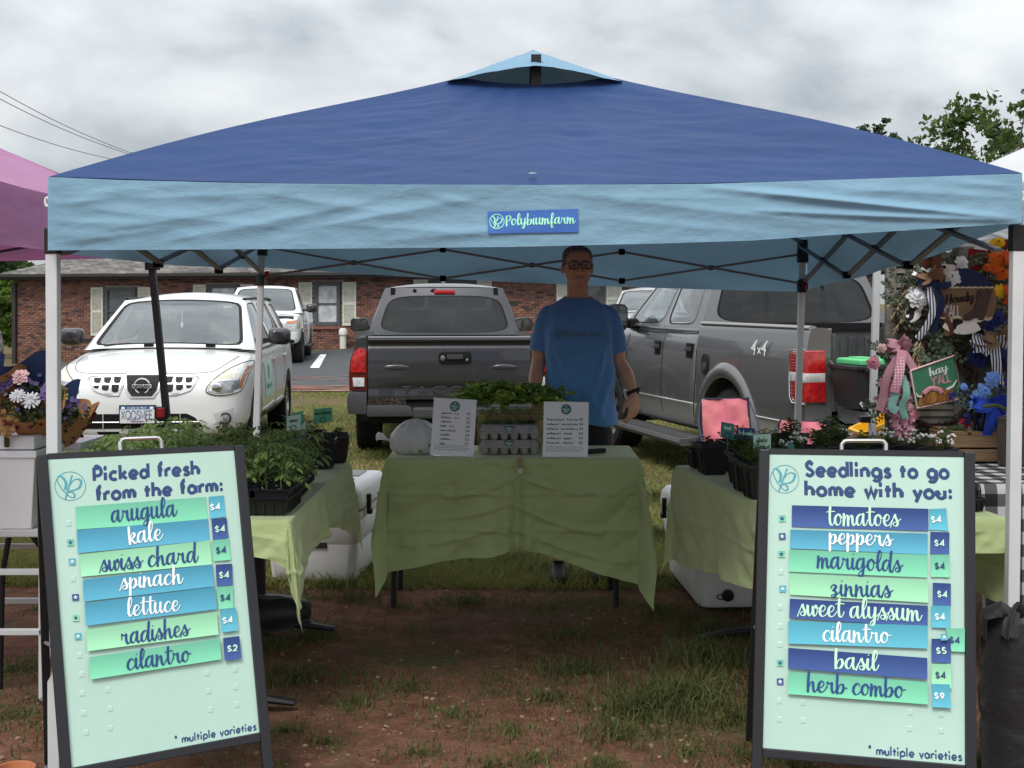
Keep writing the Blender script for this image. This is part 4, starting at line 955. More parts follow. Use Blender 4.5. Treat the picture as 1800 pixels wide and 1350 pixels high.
# tables and cloths
cloth_m=M('green_cloth',(.47,.565,.27),.85,var=.05,vscale=3,bump=.12,bscale=420,sheen=.3,spec=.15,transl=.12)
leg_black=M('table_leg_black',(.016,.017,.02),.5)
def cloth(name,label,c,rz,a,b,top,dl,dr,df,db,seed,ripple=.03,extra=None,n=(120,90),fold=(.19,),cone=.20):
 """sheet over a table of half size a x b; df(s) etc. give how far it hangs"""
 ex=Vector((math.cos(rz),math.sin(rz),0));ey=Vector((-math.sin(rz),math.cos(rz),0));c=Vector((c[0],c[1],0))
 mb=MB()
 def fn(u,v):
  us=.24;t0=-b-.12*(1-v/.36)if v<.36 else(b if v>.78 else-b+2*b*(v-.36)/.42);dl_,dr_=(q(t0)if callable(q)else q for q in(dl,dr))
  s=(-a-dl_*(1-u/us))if u<us else((a+dr_*(u-1+us)/us)if u>1-us else-a+2*a*(u-us)/(1-2*us))
  vs_=.36;t=(-b-df(s)*(1-v/vs_))if v<vs_ else((b+db(s)*(v-1+.22)/.22)if v>.78 else-b+2*b*(v-vs_)/(.78-vs_))
  dx,dy=max(0,abs(s)-a),max(0,abs(t)-b);r=math.hypot(dx,dy)
  bs,bt=max(-a,min(a,s)),max(-b,min(b,t))
  z=top+.003*fbm(s*5+seed,t*5)+.002
  o=Vector((0,0,0))
  if r>0:
   dv=Vector((math.copysign(dx,s),math.copysign(dy,t),0))/r;ph=math.sin(2*math.atan2(dy,dx))
   along=bs*abs(dv.y)+bt*abs(dv.x)
   outw=.012*(1-math.exp(-r/.012))+.05*r+cone*r*ph*ph+ripple*min(1,r/.3)*(math.sin(along*13+seed)*.5+fbm(along*3.2+seed,r*1.6)*1.2)+(1-.8*ph*ph)*.030*fbm(along*6+seed,r*9+along*5)*min(1,r/.1)
   for fl in fold:outw+=.008*math.exp(-((r-fl-.03*fbm(along*2,seed))/.007)**2)
   outw+=.004*math.exp(-((along-.21*a/.6)/.012)**2)+.004*math.exp(-((along+.27)/.012)**2)
   outw+=(1-ph*ph)**2*.007*(1-min(1,3.2*abs(fbm(along*2.6+seed,r*5+along*3.1))))*min(1,r/.06)+(1-ph*ph)**2*.004*(1-min(1,4*abs(fbm(along*6-r*4,r*11+seed))))*min(1,r/.06)
   if extra:outw+=extra(s,t,dx,dy,r)
   o=dv*max(.006,outw);z=top+.004-max(0,r-.006)
   z=max(z,.012)
  p=c+ex*(bs+o.x)+ey*(bt+o.y);p.z=z
  return p
 mb.grid(fn,*n)
 o=mb.build(name,cloth_m,recalc=False,smooth=80);props(o,label,'tablecloth','green tablecloths')
 return o
def folding_table(label,c,rz,a,b,top,t_legs=False):
 t_=thing('folding_table',label,'table',(c[0],c[1],0),rz,'folding tables under green cloths')
 m=MB();m.box((0,0,top-.022),(2*a-.01,2*b-.01,.036));m.build('table_top',M('table_top_grey',(.4,.4,.4),.6),t_,smooth=0,bevel=.006)
 if t_legs:
  for y in(-b+.28,b-.24):
   m=MB();m.box((0,y,.36),(.06,.045,.66));m.box((0,y,.69),(2*a-.2,.05,.03));m.build('leg',leg_black,t_,smooth=0)
   f=MB();f.tube([(-a+.02,y,.012),(-a+.14,y,.03),(-.05,y,.045),(.05,y,.045),(a-.14,y,.03),(a-.02,y,.012)],[.018,.026,.032,.032,.026,.018],8,flat=.7);f.build('foot',leg_black,t_)
 else:
  for x in(-a+.02,a-.10):
   for y in(-b+.06,b-.06):
    m=MB();m.tube([(x,y,top-.03),(x+.01*math.copysign(1,x),y,0)],.014,8);m.build('leg',leg_black,t_)
 return t_
TOP=.742
FT=(.005,6.19)
folding_table('small folding table under the green cloth in the middle of the stall',FT,0,.60,.245,TOP)
def df_front(s):
 return float(np.interp(s,[-.95,-.62,-.35,-.1,.02,.15,.45,.65,.95],[.60,.56,.505,.48,.435,.47,.57,.63,.66]))
def ex_front(s,t,dx,dy,r):
 if t>0:return 0
 e=0
 q=(s-.02)
 e+=-.030*math.exp(-(q/.022)**2)*min(1,r/.12)+.022*math.exp(-((abs(q)-.055)/.03)**2)*min(1,r/.1)
 for x0,r0,x1,r1,am in((.0,.10,-.30,.19,.010),(.04,.09,.36,.17,.010),(-.02,.22,-.42,.30,.008),(.03,.24,.40,.36,.009),(-.05,.33,-.50,.42,.008),(.05,.36,.52,.50,.008),(-.12,.045,.14,.05,-.016)):
  tt=max(0,min(1,(s-x0)/(x1-x0)));rr_=r0+(r1-r0)*tt+.02*math.sin(math.pi*tt)
  if min(x0,x1)-.04<s<max(x0,x1)+.04:e+=1.6*am*math.exp(-((r-rr_)/.014)**2)*(1 if r>rr_ else.6)
 return e
cloth('tablecloth','green cloth pinched in the middle of its front, on the table behind the price sheets',FT,0,.607,.252,TOP,.30,.30,df_front,lambda s:.3,2.0,.034,ex_front,(230,180),(.17,.345))
LT=(-1.16,5.03);LA,LBh=.375,.78
folding_table('folding table under the green cloth with the tomato seedlings',LT,0,LA-.005,LBh-.005,TOP,True)
def ex_left(s,t,dx,dy,r):
 e=0
 if s>0 and dx>dy:e=.05*math.exp(-((t+.10)/.07)**2)*min(1,r/.2)-.03*math.exp(-((t-.10)/.08)**2)
 return e
cloth('tablecloth','green cloth with a short front hem under the tomato seedling trays',LT,0,LA,LBh,TOP,.36,lambda t:float(np.interp(t,[-.95,-.74,-.64,-.50,-.38,.1,.45,.62,.78],[.30,.30,.27,.22,.19,.20,.26,.32,.34])),lambda s:float(np.interp(s,[-.7,-.3,.18,.32,.42,.75],[.2,.14,.12,.14,.20,.27])),lambda s:.3,5.0,.022,ex_left,(150,190),cone=.14)
RT=(1.255,4.98);RRZ=R(9)
folding_table('folding table under the green cloth with the potted herbs',RT,RRZ,LA-.005,.735,TOP,True)
cloth('tablecloth','green cloth under the potted herbs beside the black weight bag',RT,RRZ,LA,.74,TOP,lambda t:float(np.interp(t,[-.9,-.7,-.5,-.3,.1,.5,.74],[.50,.46,.36,.34,.37,.42,.44])),.33,lambda s:float(np.interp(s,[-.7,-.3,.2,.4,.75],[.28,.16,.13,.13,.2])),lambda s:.3,9.0,.020,None,(150,180),cone=.05)
def tp(px,py,z=TOP+.006):
 Y=(EYE-z)*F/(py-HZ);return Vector(((px-900)*Y/F,Y,z))
m=MB();m.box(P(914,814,5.905),(.020,.016,.045));q=m.build('clip',M('clip_wood',(.30,.22,.15),.6),smooth=0,bevel=.003);props(q,'small clip pinching the front of the middle green cloth','clip')
mm=MB();mm.box(P(914,828,5.895),(.016,.006,.022));z_=mm.build('clip_plate',M('grommet_pale'),None,smooth=0);z_.parent=q
paper_w=M('paper_white',(.88,.88,.91),.5);ink_blk=M('ink_black',(.02,.02,.028),.6);seal=M('seal_teal',lin(22,92,112),.5)
acr=glass_mat('acrylic',(.97,.98,.98),-.025,.03)
def price_sheet(label,q,rows,top_y,gap,xw,xp,note,nseal):
 Y0=5.985;p=[P(x,y,Y0)for x,y in q];tilt=.045
 p[0].y+=tilt;p[1].y+=tilt
 sc=[(Y0+tilt)/Y0,(Y0+tilt)/Y0]
 for k in(0,1):p[k]=P(*q[k],Y0+tilt)
 n_=(p[1]-p[0]).cross(p[3]-p[0]).normalized()
 if n_.y>0:n_=-n_
 b=(p[2]+p[3])/2
 t_=thing('price_sheet',label,'price sheet',(b.x,b.y,TOP+.006),group='price sheets on the middle table')
 def on(u,v,h=0):return(p[0]*(1-u)+p[1]*u)*(1-v)+(p[3]*(1-u)+p[2]*u)*v+n_*h
 m=MB();m.prism([(0,0),(1,0),(1,1),(0,1)],lambda a,c:on(a,c,0),lambda a,c:on(a,c,-.0008));pp=m.build('sheet',paper_w,t_,world=True,smooth=0)
 inv=root_inv(t_)
 m=MB();ex=(p[1]-p[0]);ey=(p[0]-p[3]);Wd,Hd=ex.length,ey.length;exn,eyn=ex/Wd,ey/Hd
 def txt(text,u0,v0,width,xh,script,wt,mbb):
  _,wdt=glyphs(text,script);sx=width/wdt if width else xh/(1.0 if script else.44);sy=xh/(1.0 if script else.44)
  o0=on(u0,v0);text_mesh(mbb,text,lambda u,v,h:o0+exn*(u*wdt*sx)+eyn*(v*sy)+n_*h,script,wt,0,.0006,.0003)
 for k,(a,pr)in enumerate(rows):
  v=top_y+gap*k
  txt(a,xw,v,min(len(a)*.0066,(xp-xw-.035)*Wd),.0062,True,.24,m);txt(pr,xp,v,0,.0078,False,.13,m)
 for k,tx in enumerate(note):txt(tx,.08 if len(rows)>6 else.07,.905-.036*(2-k)-(.0 if len(rows)>6 else.04),.84*Wd*len(tx)/52,.0034,False,.09,m)
 o=m.build('lettering',ink_blk,None,recalc=False);o.parent=pp;o.data.transform(inv)
 m=MB();c_=on(.5,nseal);m.prism([(math.cos(2*math.pi*k/28),math.sin(2*math.pi*k/28))for k in range(28)],lambda x,y:c_+exn*x*.026+eyn*y*.026+n_*.0006,lambda x,y:c_+exn*x*.026+eyn*y*.026+n_*.0001)
 o=m.build('emblem',seal,None,smooth=0);o.parent=pp;o.data.transform(inv)
 m=MB()
 for tx,dy,w__ in(('Polybium',-.004,.036),('farm',-.015,.018)):
  _,wdt=glyphs(tx,True);text_mesh(m,tx,lambda u,v,h:c_+exn*(-w__/2+w__*u)+eyn*(dy+v*.0055)+n_*(h+.0008),True,.2,0,.0004,.0002)
 logo_mesh(m,lambda x,y,h:c_+exn*x*.011+eyn*(y*.011+.015)+n_*(h+.0005),.1,.05)
 o=m.build('emblem_print',ink_mint,None,recalc=False);o.parent=pp;o.data.transform(inv)
 m=MB();m.prism([(-.01,-.008),(1.01,-.008),(1.01,1.005),(-.01,1.005)],lambda a,c:on(a,c,.0022),lambda a,c:on(a,c,.0012))
 m.box(Vector((b.x,b.y+.04,TOP+.009)),(Wd,.08,.003));m.build('stand',acr,t_,world=True,smooth=0)
note=['All produce and plants grown on-till without any','pesticides, herbicides, or fungicides. Eggs are from','free range chickens fed certified organic feed.']
price_sheet('price sheet starting spinach, propped between the white bag and the egg cartons',[(763,699),(838,703),(832,803),(756,799)],[('spinach - n.a','$4'),('lettuce - n.a','$4'),('cilantro','$2'),('kale - n.a','$4'),('swiss chard','$4'),('arugula','$4'),('radishes','$3'),('eggs','$7')],.275,.0755,.20,.79,note,.135)
price_sheet('price sheet starting large peat pot, propped right of the egg cartons',[(956,706),(1035,707),(1033,808),(954,807)],[('large peat pot - herb trio','$9'),('medium pot - assorted herbs','$4'),('medium pot - assorted flowers','$4'),('medium pot - tomato','$4'),('medium pot - pepper','$4'),('large pot - cilantro','$5')],.325,.081,.08,.80,note,.13)
pulp=M('egg_pulp',(.36,.345,.335),.9,var=.10,vscale=60,bump=.25,bscale=300)
def carton(label,z):
 t_=thing('egg_carton',label,'egg carton',(P(895,800,6.02).x,6.09,z),R(.8),'egg cartons on the middle table')
 m=MB();Lx,Ly=.30,.115
 m.loft([[Vector((sx*(Lx/2-i_),sy*(Ly/2-i_),zz))for sx,sy in((-1,-1),(1,-1),(1,1),(-1,1))]for i_,zz in((.0,.036),(.0,.041),(.006,.044),(.014,.072))],True,True)
 lid=m.build('lid',pulp,t_,bevel=.004,bseg=2)
 m=MB()
 for i in range(6):
  for j in range(2):
   x,y=-.125+.05*i,-.028+.056*j
   m.lathe([(.012,.001),(.017,.004),(.0245,.030),(.0255,.037)],10,Matrix.Translation((x,y,0)))
 m.box((0,0,.0365),(Lx,Ly,.005));m.build('cup_tray',pulp,t_)
 m=MB()
 for x in(-.105,.105):
  for dx,dz,w__,h__ in((0,.007,.016,.0016),(0,-.007,.016,.0016),(-.0072,0,.0016,.0156),(.0072,0,.0016,.0156)):
   f_=.058+dz;yy=-(Ly/2-.006-(f_-.044)*.008/.028)-.0010
   m.box((x+dx,yy,f_),(w__,.0012,h__))
 m.build('tab_mark',M('pulp_dark',(.12,.11,.10),.9),t_,smooth=0)  # dark bars outlining the small square marks on the lid front
 m=MB();pts=[(math.cos(R(180+9*k))*.026,math.sin(R(180+9*k))*.026)for k in range(21)]
 m.prism(pts,lambda x,y:Vector((x,-(Ly/2-.010)-.0085-(y+.014)*.0-.0015,.070+y)),lambda x,y:Vector((x,-(Ly/2-.010)-.0075,.070+y)))
 s_=m.build('sticker',seal,t_,smooth=0)
 m=MB();
 for tx,dz,w__ in(('Polybium',.056,.038),('farm',.0475,.018)):
  text_mesh(m,tx,lambda u,v,h:Vector((-w__/2+w__*u,-(Ly/2)-.0005-h,dz+v*.0052)),True,.2,0,.0006,.0002)
 m.build('lettering',ink_mint,s_,recalc=False)
 return t_
carton('grey pulp egg carton, lower one of the two stacked cartons',TOP+.006)
carton('grey pulp egg carton, upper one of the two stacked cartons',TOP+.006+.073)
cb=P(897,790,6.27)
t_=thing('produce_box','clear plastic produce box holding greens behind the egg cartons','plastic box',(cb.x,6.27,TOP+.006))
clear=glass_mat('clear_plastic',(.80,.84,.83),.03,.12)
m=MB();m.loft([[Vector((sx*w__,sy*d__,z))for sx,sy in((-1,-1),(1,-1),(1,1),(-1,1))]for w__,d__,z in((.165,.10,.002),(.172,.106,.20),(.172,.106,.215))],True,False);m.build('tub',clear,t_,smooth=30)
m=MB()
for z,e in((.19,.006),(.205,.009),(.222,.006),(.236,.004)):
 m.loft([[Vector((sx*(w__+e),sy*(d__+e),z+dz))for sx,sy in((-1,-1),(1,-1),(1,1),(-1,1))]for w__,d__,dz in((.170,.105,0),(.174,.109,.004),(.170,.105,.008))],True,False)
m.build('rim',clear,t_,smooth=30)
lf_d=M('lettuce_dark',(.11,.21,.036),.5,col2=(.24,.40,.07),vscale=14,transl=.25,spec=.35,bump=.4,bscale=40)
lf_l=M('lettuce_light',(.26,.42,.06),.5,col2=(.45,.58,.13),vscale=14,transl=.3,spec=.35,bump=.4,bscale=40)
def salad_leaf(seed,mat):
 m=MB();rr_=random.Random(seed);ph=rr_.random()*6
 def fn(u,v):
  x=(u-.5)*2;w__=.056*min(1,(v+.12)/.62)**.8*math.sqrt(max(.0004,1-max(0,(v-.55)/.455)**3));z=.15*v-.02*v*v*v;r=abs(x)
  return Vector((x*w__,-.028*v**2*1.4-.012*(1-r)*v+.011*r**2*math.sin(v*23+ph)+.007*math.sin(7*x+9*v+ph),z-.02*r*r*v+.006*r*math.sin(v*31+ph)))
 m.grid(fn,8,11);return m.mesh('leaf',mat,recalc=False,smooth=80)
leaf_me=[salad_leaf(k,lf_d if k%3 else lf_l)for k in range(6)]
rr=random.Random(8)
heads=[(828,6.22,0),(858,6.27,.01),(888,6.22,.004),(915,6.28,.012),(945,6.22,.006),(968,6.25,0),(842,6.33,.02),(875,6.33,.02),(930,6.33,.02)]
labs=['leafy lettuce bunch at the left end of the produce box','leafy lettuce bunch second from the left in the produce box','dark lettuce bunch above the egg cartons','lettuce bunch right of centre in the produce box','lettuce bunch beside the large peat pot price sheet','pale lettuce bunch at the right end of the produce box','lettuce bunch at the left back of the produce box','lettuce bunch at the middle back of the produce box','lettuce bunch at the right back of the produce box']
for k,((px,y,dz),lab)in enumerate(zip(heads,labs)):
 h=thing('lettuce',lab,'lettuce',(P(px,720,y).x,y,TOP+.235+dz),rr.random()*6,'bunches of lettuce in the produce box')
 for j in range(11):
  o=link('leaf',leaf_me[(k+j)%6],h);s_=rr.uniform(.62,.95)*(.8 if j<4 else 1);o.scale=(s_*1.45,s_*1.35,s_*1.15)
  o.rotation_euler=(R(rr.uniform(2,14)if j<4 else rr.uniform(22,58)),R(rr.uniform(-12,12)),j*2.4+rr.uniform(-.4,.4));o.location=(rr.uniform(-.012,.012),rr.uniform(-.012,.012),0)
gi=MB();rr=random.Random(4)
for k in range(460):
 c=Vector((rr.uniform(-.15,.15),rr.uniform(-.085,.085),rr.uniform(.01,.20)));a=Vector((rr.gauss(0,1),rr.gauss(0,1),rr.gauss(0,1))).normalized();b=a.cross(Vector((rr.gauss(0,1),.3,rr.gauss(0,1)))).normalized()
 gi.add([c-a*.03,c+b*.022+a*.004,c+a*.03,c-b*.022],[(0,1,2,3)])
o=gi.build('packed_greens',lf_d,smooth=0,recalc=False,kind='stuff');o.location=(cb.x,6.27,TOP+.006)
bgc=P(722,762,6.12)
t_=thing('plastic_bag','knotted white plastic bag of produce at the left end of the middle table','plastic bag',(bgc.x,6.12,TOP+.006))
film=M('bag_film',(.62,.66,.64),.32,col2=(.78,.80,.80),vscale=9,transl=.35,bump=.5,bscale=18,spec=.5)
m=MB()
def bag(u,v):
 th,ph=2*math.pi*u,math.pi*v-math.pi/2
 n=1+.10*fbm(2*math.cos(th)+5,2*math.sin(th)+3*v)+.03*math.sin(9*th+8*v)
 x,y,z=.122*math.cos(ph)*math.cos(th)*n,.105*math.cos(ph)*math.sin(th)*n,.095*math.sin(ph)*n
 if x<0:z+=.01*x/.1
 return Vector((x+.02,y,max(0,z+.072)))
m.grid(bag,40,24)
m.build('body',film,t_,recalc=False,smooth=80)
m=MB();rings=[]
for k,(x,z,r)in enumerate(((-.085,.055,.028),(-.105,.062,.012),(-.118,.068,.010),(-.14,.080,.026),(-.165,.082,.034),(-.172,.078,.03))):
 rings.append([Vector((x,r*1.2*math.cos(a)*(1+.2*math.sin(5*a)),z+r*.55*math.sin(a)*(1+.25*math.sin(3*a+k))))for a in[2*math.pi*i/18 for i in range(18)]])
m.loft(rings,True,False);m.build('neck',film,t_,recalc=False,smooth=80)
m=MB();rr=random.Random(2)
for k in range(4):
 a=rr.uniform(0,6.28);c=Vector((.02+.09*math.cos(a)*rr.random(),-.085,.06+.05*math.sin(a)))
 m.add([c+Vector((-.012,0,0)),c+Vector((0,-.004,.011)),c+Vector((.014,0,0)),c+Vector((0,.003,-.008))],[(0,1,2,3)])
m.build('leaf_scrap',lf_d,t_,recalc=False,smooth=0)
o=MB();o.box((0,0,.012),(.12,.025,.024),Matrix.Rotation(R(25),3,'Z'));q=o.build('card_reader',black_pl,smooth=0,bevel=.004);q.location=tp(1045,797);props(q,'small black object lying behind the large peat pot price sheet','gadget')
# seedlings
blk=M('pot_black',(.012,.013,.015),.42,spec=.45);soil_m=M('potting_soil',(.014,.011,.009),.95,bump=.8,bscale=120)
perl=M('perlite',(.6,.58,.52),.9)
tom_m=M('tomato_leaf',(.10,.18,.048),.6,col2=(.23,.33,.10),vscale=16,transl=.35,spec=.3)
stem_m=M('seedling_stem',(.10,.14,.045),.6)
def tray_mesh():
 L_,W_,H_=.54,.275,.062
 o=MB()
 r_=lambda e,z:[Vector((sx*(L_/2-e),sy*(W_/2-e),z))for sx,sy in((-1,-1),(1,-1),(1,1),(-1,1))]
 o.loft([r_(.018,0),r_(.004,H_-.006),r_(-.006,H_-.004),r_(-.006,H_),r_(.006,H_),r_(.02,.006)],True,True)
 for s_ in(-1,1):
  for k in range(16):
   x=-L_/2+.03+k*(L_-.06)/15;o.box((x,s_*(W_/2-.010),H_*.48),(.006,.012,H_*.8))
  for k in range(8):
   y=-W_/2+.03+k*(W_-.06)/7;o.box((s_*(L_/2-.010),y,H_*.48),(.012,.006,H_*.8))
 i_=MB();nx,ny=4,2;cw,cd=L_/nx,W_/ny
 for i in range(nx):
  for j in range(ny):
   c=Vector((-L_/2+cw*(i+.5),-W_/2+cd*(j+.5),0));rr_=lambda e,z:[c+Vector((sx*(cw/2-e),sy*(cd/2-e),z))for sx,sy in((-1,-1),(1,-1),(1,1),(-1,1))]
   i_.loft([rr_(.014,.02),rr_(.007,.085),rr_(.002,.086),rr_(.002,.092),rr_(.009,.092),rr_(.011,.074)],True,False)
 s_=MB()
 s_.grid(lambda u,v:Vector(((u-.5)*(L_-.016),(v-.5)*(W_-.016),.080+.008*NZ(u*31,v*17)+.006*NZ(u*67,v*41))),54,28)
 p_=MB();rr_=random.Random(6)
 for k in range(70):p_.ball((rr_.uniform(-.255,.255),rr_.uniform(-.125,.125),.086),rr_.uniform(.002,.0042),5,4)
 return o.mesh('tray',blk,smooth=0),i_.mesh('cell_insert',blk,smooth=0),s_.mesh('soil',soil_m,recalc=False),p_.mesh('perlite',perl,smooth=0)
tray_me=tray_mesh()
def seedling_mesh(seed):
 rr_=random.Random(seed);st=MB();lf=MB();H_=rr_.uniform(.105,.155)
 bend=rr_.uniform(-.02,.02);pts=[Vector((bend*(k/4)**2,.01*math.sin(k+seed),H_*k/4))for k in range(5)]
 st.tube(pts,[.0035,.003,.0028,.0022,.0015],5,False)
 nl=rr_.randint(6,8)
 for k in range(nl):
  f=.22+.78*(k+.4)/nl;p=pts[min(3,int(f*4))].lerp(pts[min(4,int(f*4)+1)],f*4-int(f*4));an=k*2.35+rr_.uniform(-.4,.4);L_=rr_.uniform(.055,.095)*(.7+.45*math.sin(math.pi*min(1,f)))
  d=Vector((math.cos(an),math.sin(an),0));rach=[p+d*(L_*q)+Vector((0,0,L_*(.55*q-.65*q*q)))for q in(0,.35,.7,1.0)]
  st.tube(rach,[.0014,.0012,.001,.0006],4,False)
  side=Vector((-d.y,d.x,0))
  for q,sg,sz in((.4,1,.8),(.4,-1,.8),(.68,1,1.0),(.68,-1,1.0),(.86,1,.6),(.86,-1,.6),(1,0,1.15)):
   b=rach[0].lerp(rach[3],q);b.z=p.z+L_*(.55*q-.65*q*q);ll=L_*.46*sz*rr_.uniform(.8,1.15);dd=(d*(.55 if sg else 1)+side*sg*.85+Vector((0,0,rr_.uniform(-.45,.05)))).normalized();ww=dd.cross(Vector((0,0,1))).normalized()*ll*.27
   dip=Vector((0,0,-ll*.10))
   m1=b+dd*ll*.45
   lf.add([b,m1+ww+dip*.2,b+dd*ll*.75+ww*.75+dip,b+dd*ll+dip*2.2,b+dd*ll*.75-ww*.75+dip,m1-ww+dip*.2,m1+Vector((0,0,ll*.06))],[(0,1,6),(1,2,6),(2,3,6),(3,4,6),(4,5,6),(5,0,6)])
 return st.mesh('stem',stem_m),lf.mesh('foliage',tom_m,smooth=0,recalc=False)
seed_me=[seedling_mesh(k)for k in range(8)]
rr=random.Random(12)
trays=[(-1.055,4.44,0,'front tray of tomato seedlings beside the Picked fresh board'),(-1.075,4.735,1,'second tray of tomato seedlings from the front of the left table'),(-1.10,5.03,-1,'third tray of tomato seedlings from the front of the left table'),(-1.485,4.60,90,'tray of tomato seedlings at the outer front corner of the left table'),(-1.49,5.16,90,'tray of tomato seedlings at the outer rear corner of the left table')]
for x,y,rz,lab in trays:
 t_=thing('seedling_tray',lab,'seedling tray',(x,y,TOP+.008),R(rz),'trays of tomato seedlings')
 for me in tray_me:link(me.name.split('.')[0],me,t_,kind='stuff' if me.name.startswith('perl')else None)
 rt=Matrix.Rotation(R(rz),3,'Z')
 for i in range(8):
  for j in range(3):
   if rr.random()<.10:continue
   q=rt@Vector((-.54/2+.54*(i+.5)/8+rr.uniform(-.012,.012),-.275/2+.275*(j+.5)/3+rr.uniform(-.012,.012),0))
   s=thing('tomato_seedling','leafy green tomato seedling in the '+lab.split(' of tomato seedlings')[0]+lab.split(' of tomato seedlings')[1],'seedling',(x+q.x,y+q.y,TOP+.086),rr.random()*6.28,'seedlings in the '+lab)
   sc=rr.uniform(.9,1.25);s.scale=(sc,sc,sc)
   a,b=seed_me[rr.randrange(8)];link('stem',a,s);link('foliage',b,s);s.scale=(sc*.82,sc*.82,sc*1.1)
def pot_mesh(w__,h__):
 m=MB();r_=lambda e,z:[Vector((sx*e*w__/2,sy*e*w__/2,z))for sx,sy in((-1,-1),(1,-1),(1,1),(-1,1))]
 m.loft([r_(.74,0),r_(.97,h__*.84),r_(1.04,h__*.85),r_(1.05,h__),r_(.98,h__),r_(.93,h__*.88)],True,True)
 for k in range(4):
  rt=Matrix.Rotation(k*math.pi/2,3,'Z')
  for x in(-.3,.3):
   a,b=rt@Vector((x*w__*.74,-w__*.37,.004)),rt@Vector((x*w__*.97,-w__*.485,h__*.8));m.beam(a,b,w__*.10,.004)
 s_=MB();s_.grid(lambda u,v:Vector(((u-.5)*w__*.93,(v-.5)*w__*.93,h__*.89+.006*NZ(u*7,v*9))),6,6)
 return m.mesh('pot',blk,smooth=0,bevel=.002,bseg=1),s_.mesh('soil',soil_m,recalc=False)
def herb_mesh(seed,h__,spread,leaf,n,mat,flowers=None):
 rr_=random.Random(seed);lf=MB();st=MB();fl=MB()
 for k in range(max(3,n//9)):
  an,rd_=rr_.random()*6.28,spread*rr_.random()**.6;tip=Vector((math.cos(an)*rd_,math.sin(an)*rd_,h__*rr_.uniform(.55,1.05)*(1-.25*rd_/spread)))
  st.tube([tip*.15*Vector((1,1,0)).length if False else Vector((tip.x*.2,tip.y*.2,0)),Vector((tip.x*.6,tip.y*.6,tip.z*.6)),tip],[.0018,.0014,.0008],4,False)
  for j in range(9):
   q=Vector((tip.x*.2,tip.y*.2,0)).lerp(tip,.35+.68*j/8);a=j*2.4+rr_.random();d=Vector((math.cos(a),math.sin(a),rr_.uniform(.0,.5))).normalized();l_=leaf*rr_.uniform(.6,1.2);s_=d.cross(Vector((0,0,1))).normalized()*l_*.34;u_=Vector((0,0,l_*.12))
   lf.add([q,q+d*l_*.5+s_+u_,q+d*l_,q+d*l_*.5-s_+u_,q+d*l_*.5-u_*.3],[(0,1,4),(1,2,4),(2,3,4),(3,0,4)])
  if flowers and rr_.random()<.8:
   for _ in range(4):fl.ball(tip+Vector((rr_.uniform(-.012,.012),rr_.uniform(-.012,.012),rr_.uniform(0,.012))),.006,5,4)
 return st.mesh('stem',stem_m),lf.mesh('foliage',mat,smooth=0,recalc=False),(fl.mesh('blossom',flowers,smooth=60)if flowers else None)
herb_m=M('herb_leaf',(.055,.105,.024),.55,col2=(.11,.18,.042),vscale=12,transl=.28,spec=.3);sage_m=M('seedling_pale',(.09,.13,.06),.6,col2=(.14,.18,.09),vscale=14,transl=.25)
alys=M('blossom_white',(.7,.7,.68),.7);marig=M('blossom_pink',(.55,.22,.22),.7)
potS,potL=pot_mesh(.095,.085),pot_mesh(.125,.135)
kinds={'sprig':herb_mesh(1,.05,.03,.03,10,sage_m),'bush':herb_mesh(2,.10,.07,.026,150,herb_m),'fine':herb_mesh(3,.09,.075,.018,220,herb_m),'white':herb_mesh(4,.08,.07,.018,140,herb_m,alys),'tall':herb_mesh(5,.13,.055,.03,110,herb_m),'pink':herb_mesh(6,.08,.06,.022,120,herb_m,marig)}
def potted(label,p,pot,kind,rz=0.0,group='potted herbs and flowers'):
 t_=thing('potted_plant',label,'potted plant',p,rz,group)
 link('pot',pot[0],t_);link('soil',pot[1],t_)
 hh_=.085 if pot is potS else.135
 for me in kinds[kind]:
  if me is not None:
   o=link(me.name.split('.')[0],me,t_);o.location=(0,0,hh_*.88);o.rotation_euler=(0,0,rz*3+p[0]*9)
 return t_
G='potted herbs and flowers'
potted('small black pot with one pale sprig in front of the sweet alyssum card',tp(566,822),potL,'sprig',R(4))
potted('black pot with a tiny sprout at the far end of the left table',tp(589,812),potL,'sprig',R(8))
potted('black pot half hidden behind the pale sprig pot',tp(548,806),potL,'sprig',R(2))
potted('black pot with a leafy plant behind the navy tomato card',tp(520,806),potL,'tall',R(2))
potted('smallest black pot at the far inner corner of the right table',tp(1229,822),potS,'sprig',R(9))
potted('black pot with a pale sprig next to the smallest pot on the right table',tp(1251,832),potL,'sprig',R(9))
potted('black pot with leafy basil behind the basil card',tp(1290,826),potL,'bush',R(9))
potted('black pot with fine herbs nearest the corner of the Seedlings board',tp(1334,874),potL,'fine',R(9))
potted('black pot squeezed left of the fine herb pot',tp(1316,862),potL,'fine',R(9))
potted('black pot with feathery herbs behind the cilantro card',tp(1308,850),potL,'bush',R(9))
rr=random.Random(22)
k=0
for px,py,kd,lab in((1352,838,'bush','bushy green herb pot just behind the cilantro card'),(1400,845,'white','potted herb with white buds behind the left half of the Seedlings board'),(1440,838,'bush','bushy herb pot behind the top rail of the Seedlings board, left of its handle'),(1475,832,'tall','tall leafy herb pot behind the Seedlings board handle'),(1520,842,'bush','bushy herb pot behind the Seedlings board handle, right side'),(1560,834,'white','white flowering pot beside the handle of the Seedlings board'),(1605,838,'white','white flowering pot below the pink wreath'),(1648,842,'white','white flowering pot at the outer end of the right table'),(1390,812,'bush','bushy herb pot beside the rear tent leg'),(1460,806,'bush','bushy herb pot at the back of the right table')):
 potted(lab,tp(px,py),potL,kd,R(9+5*k));k+=1
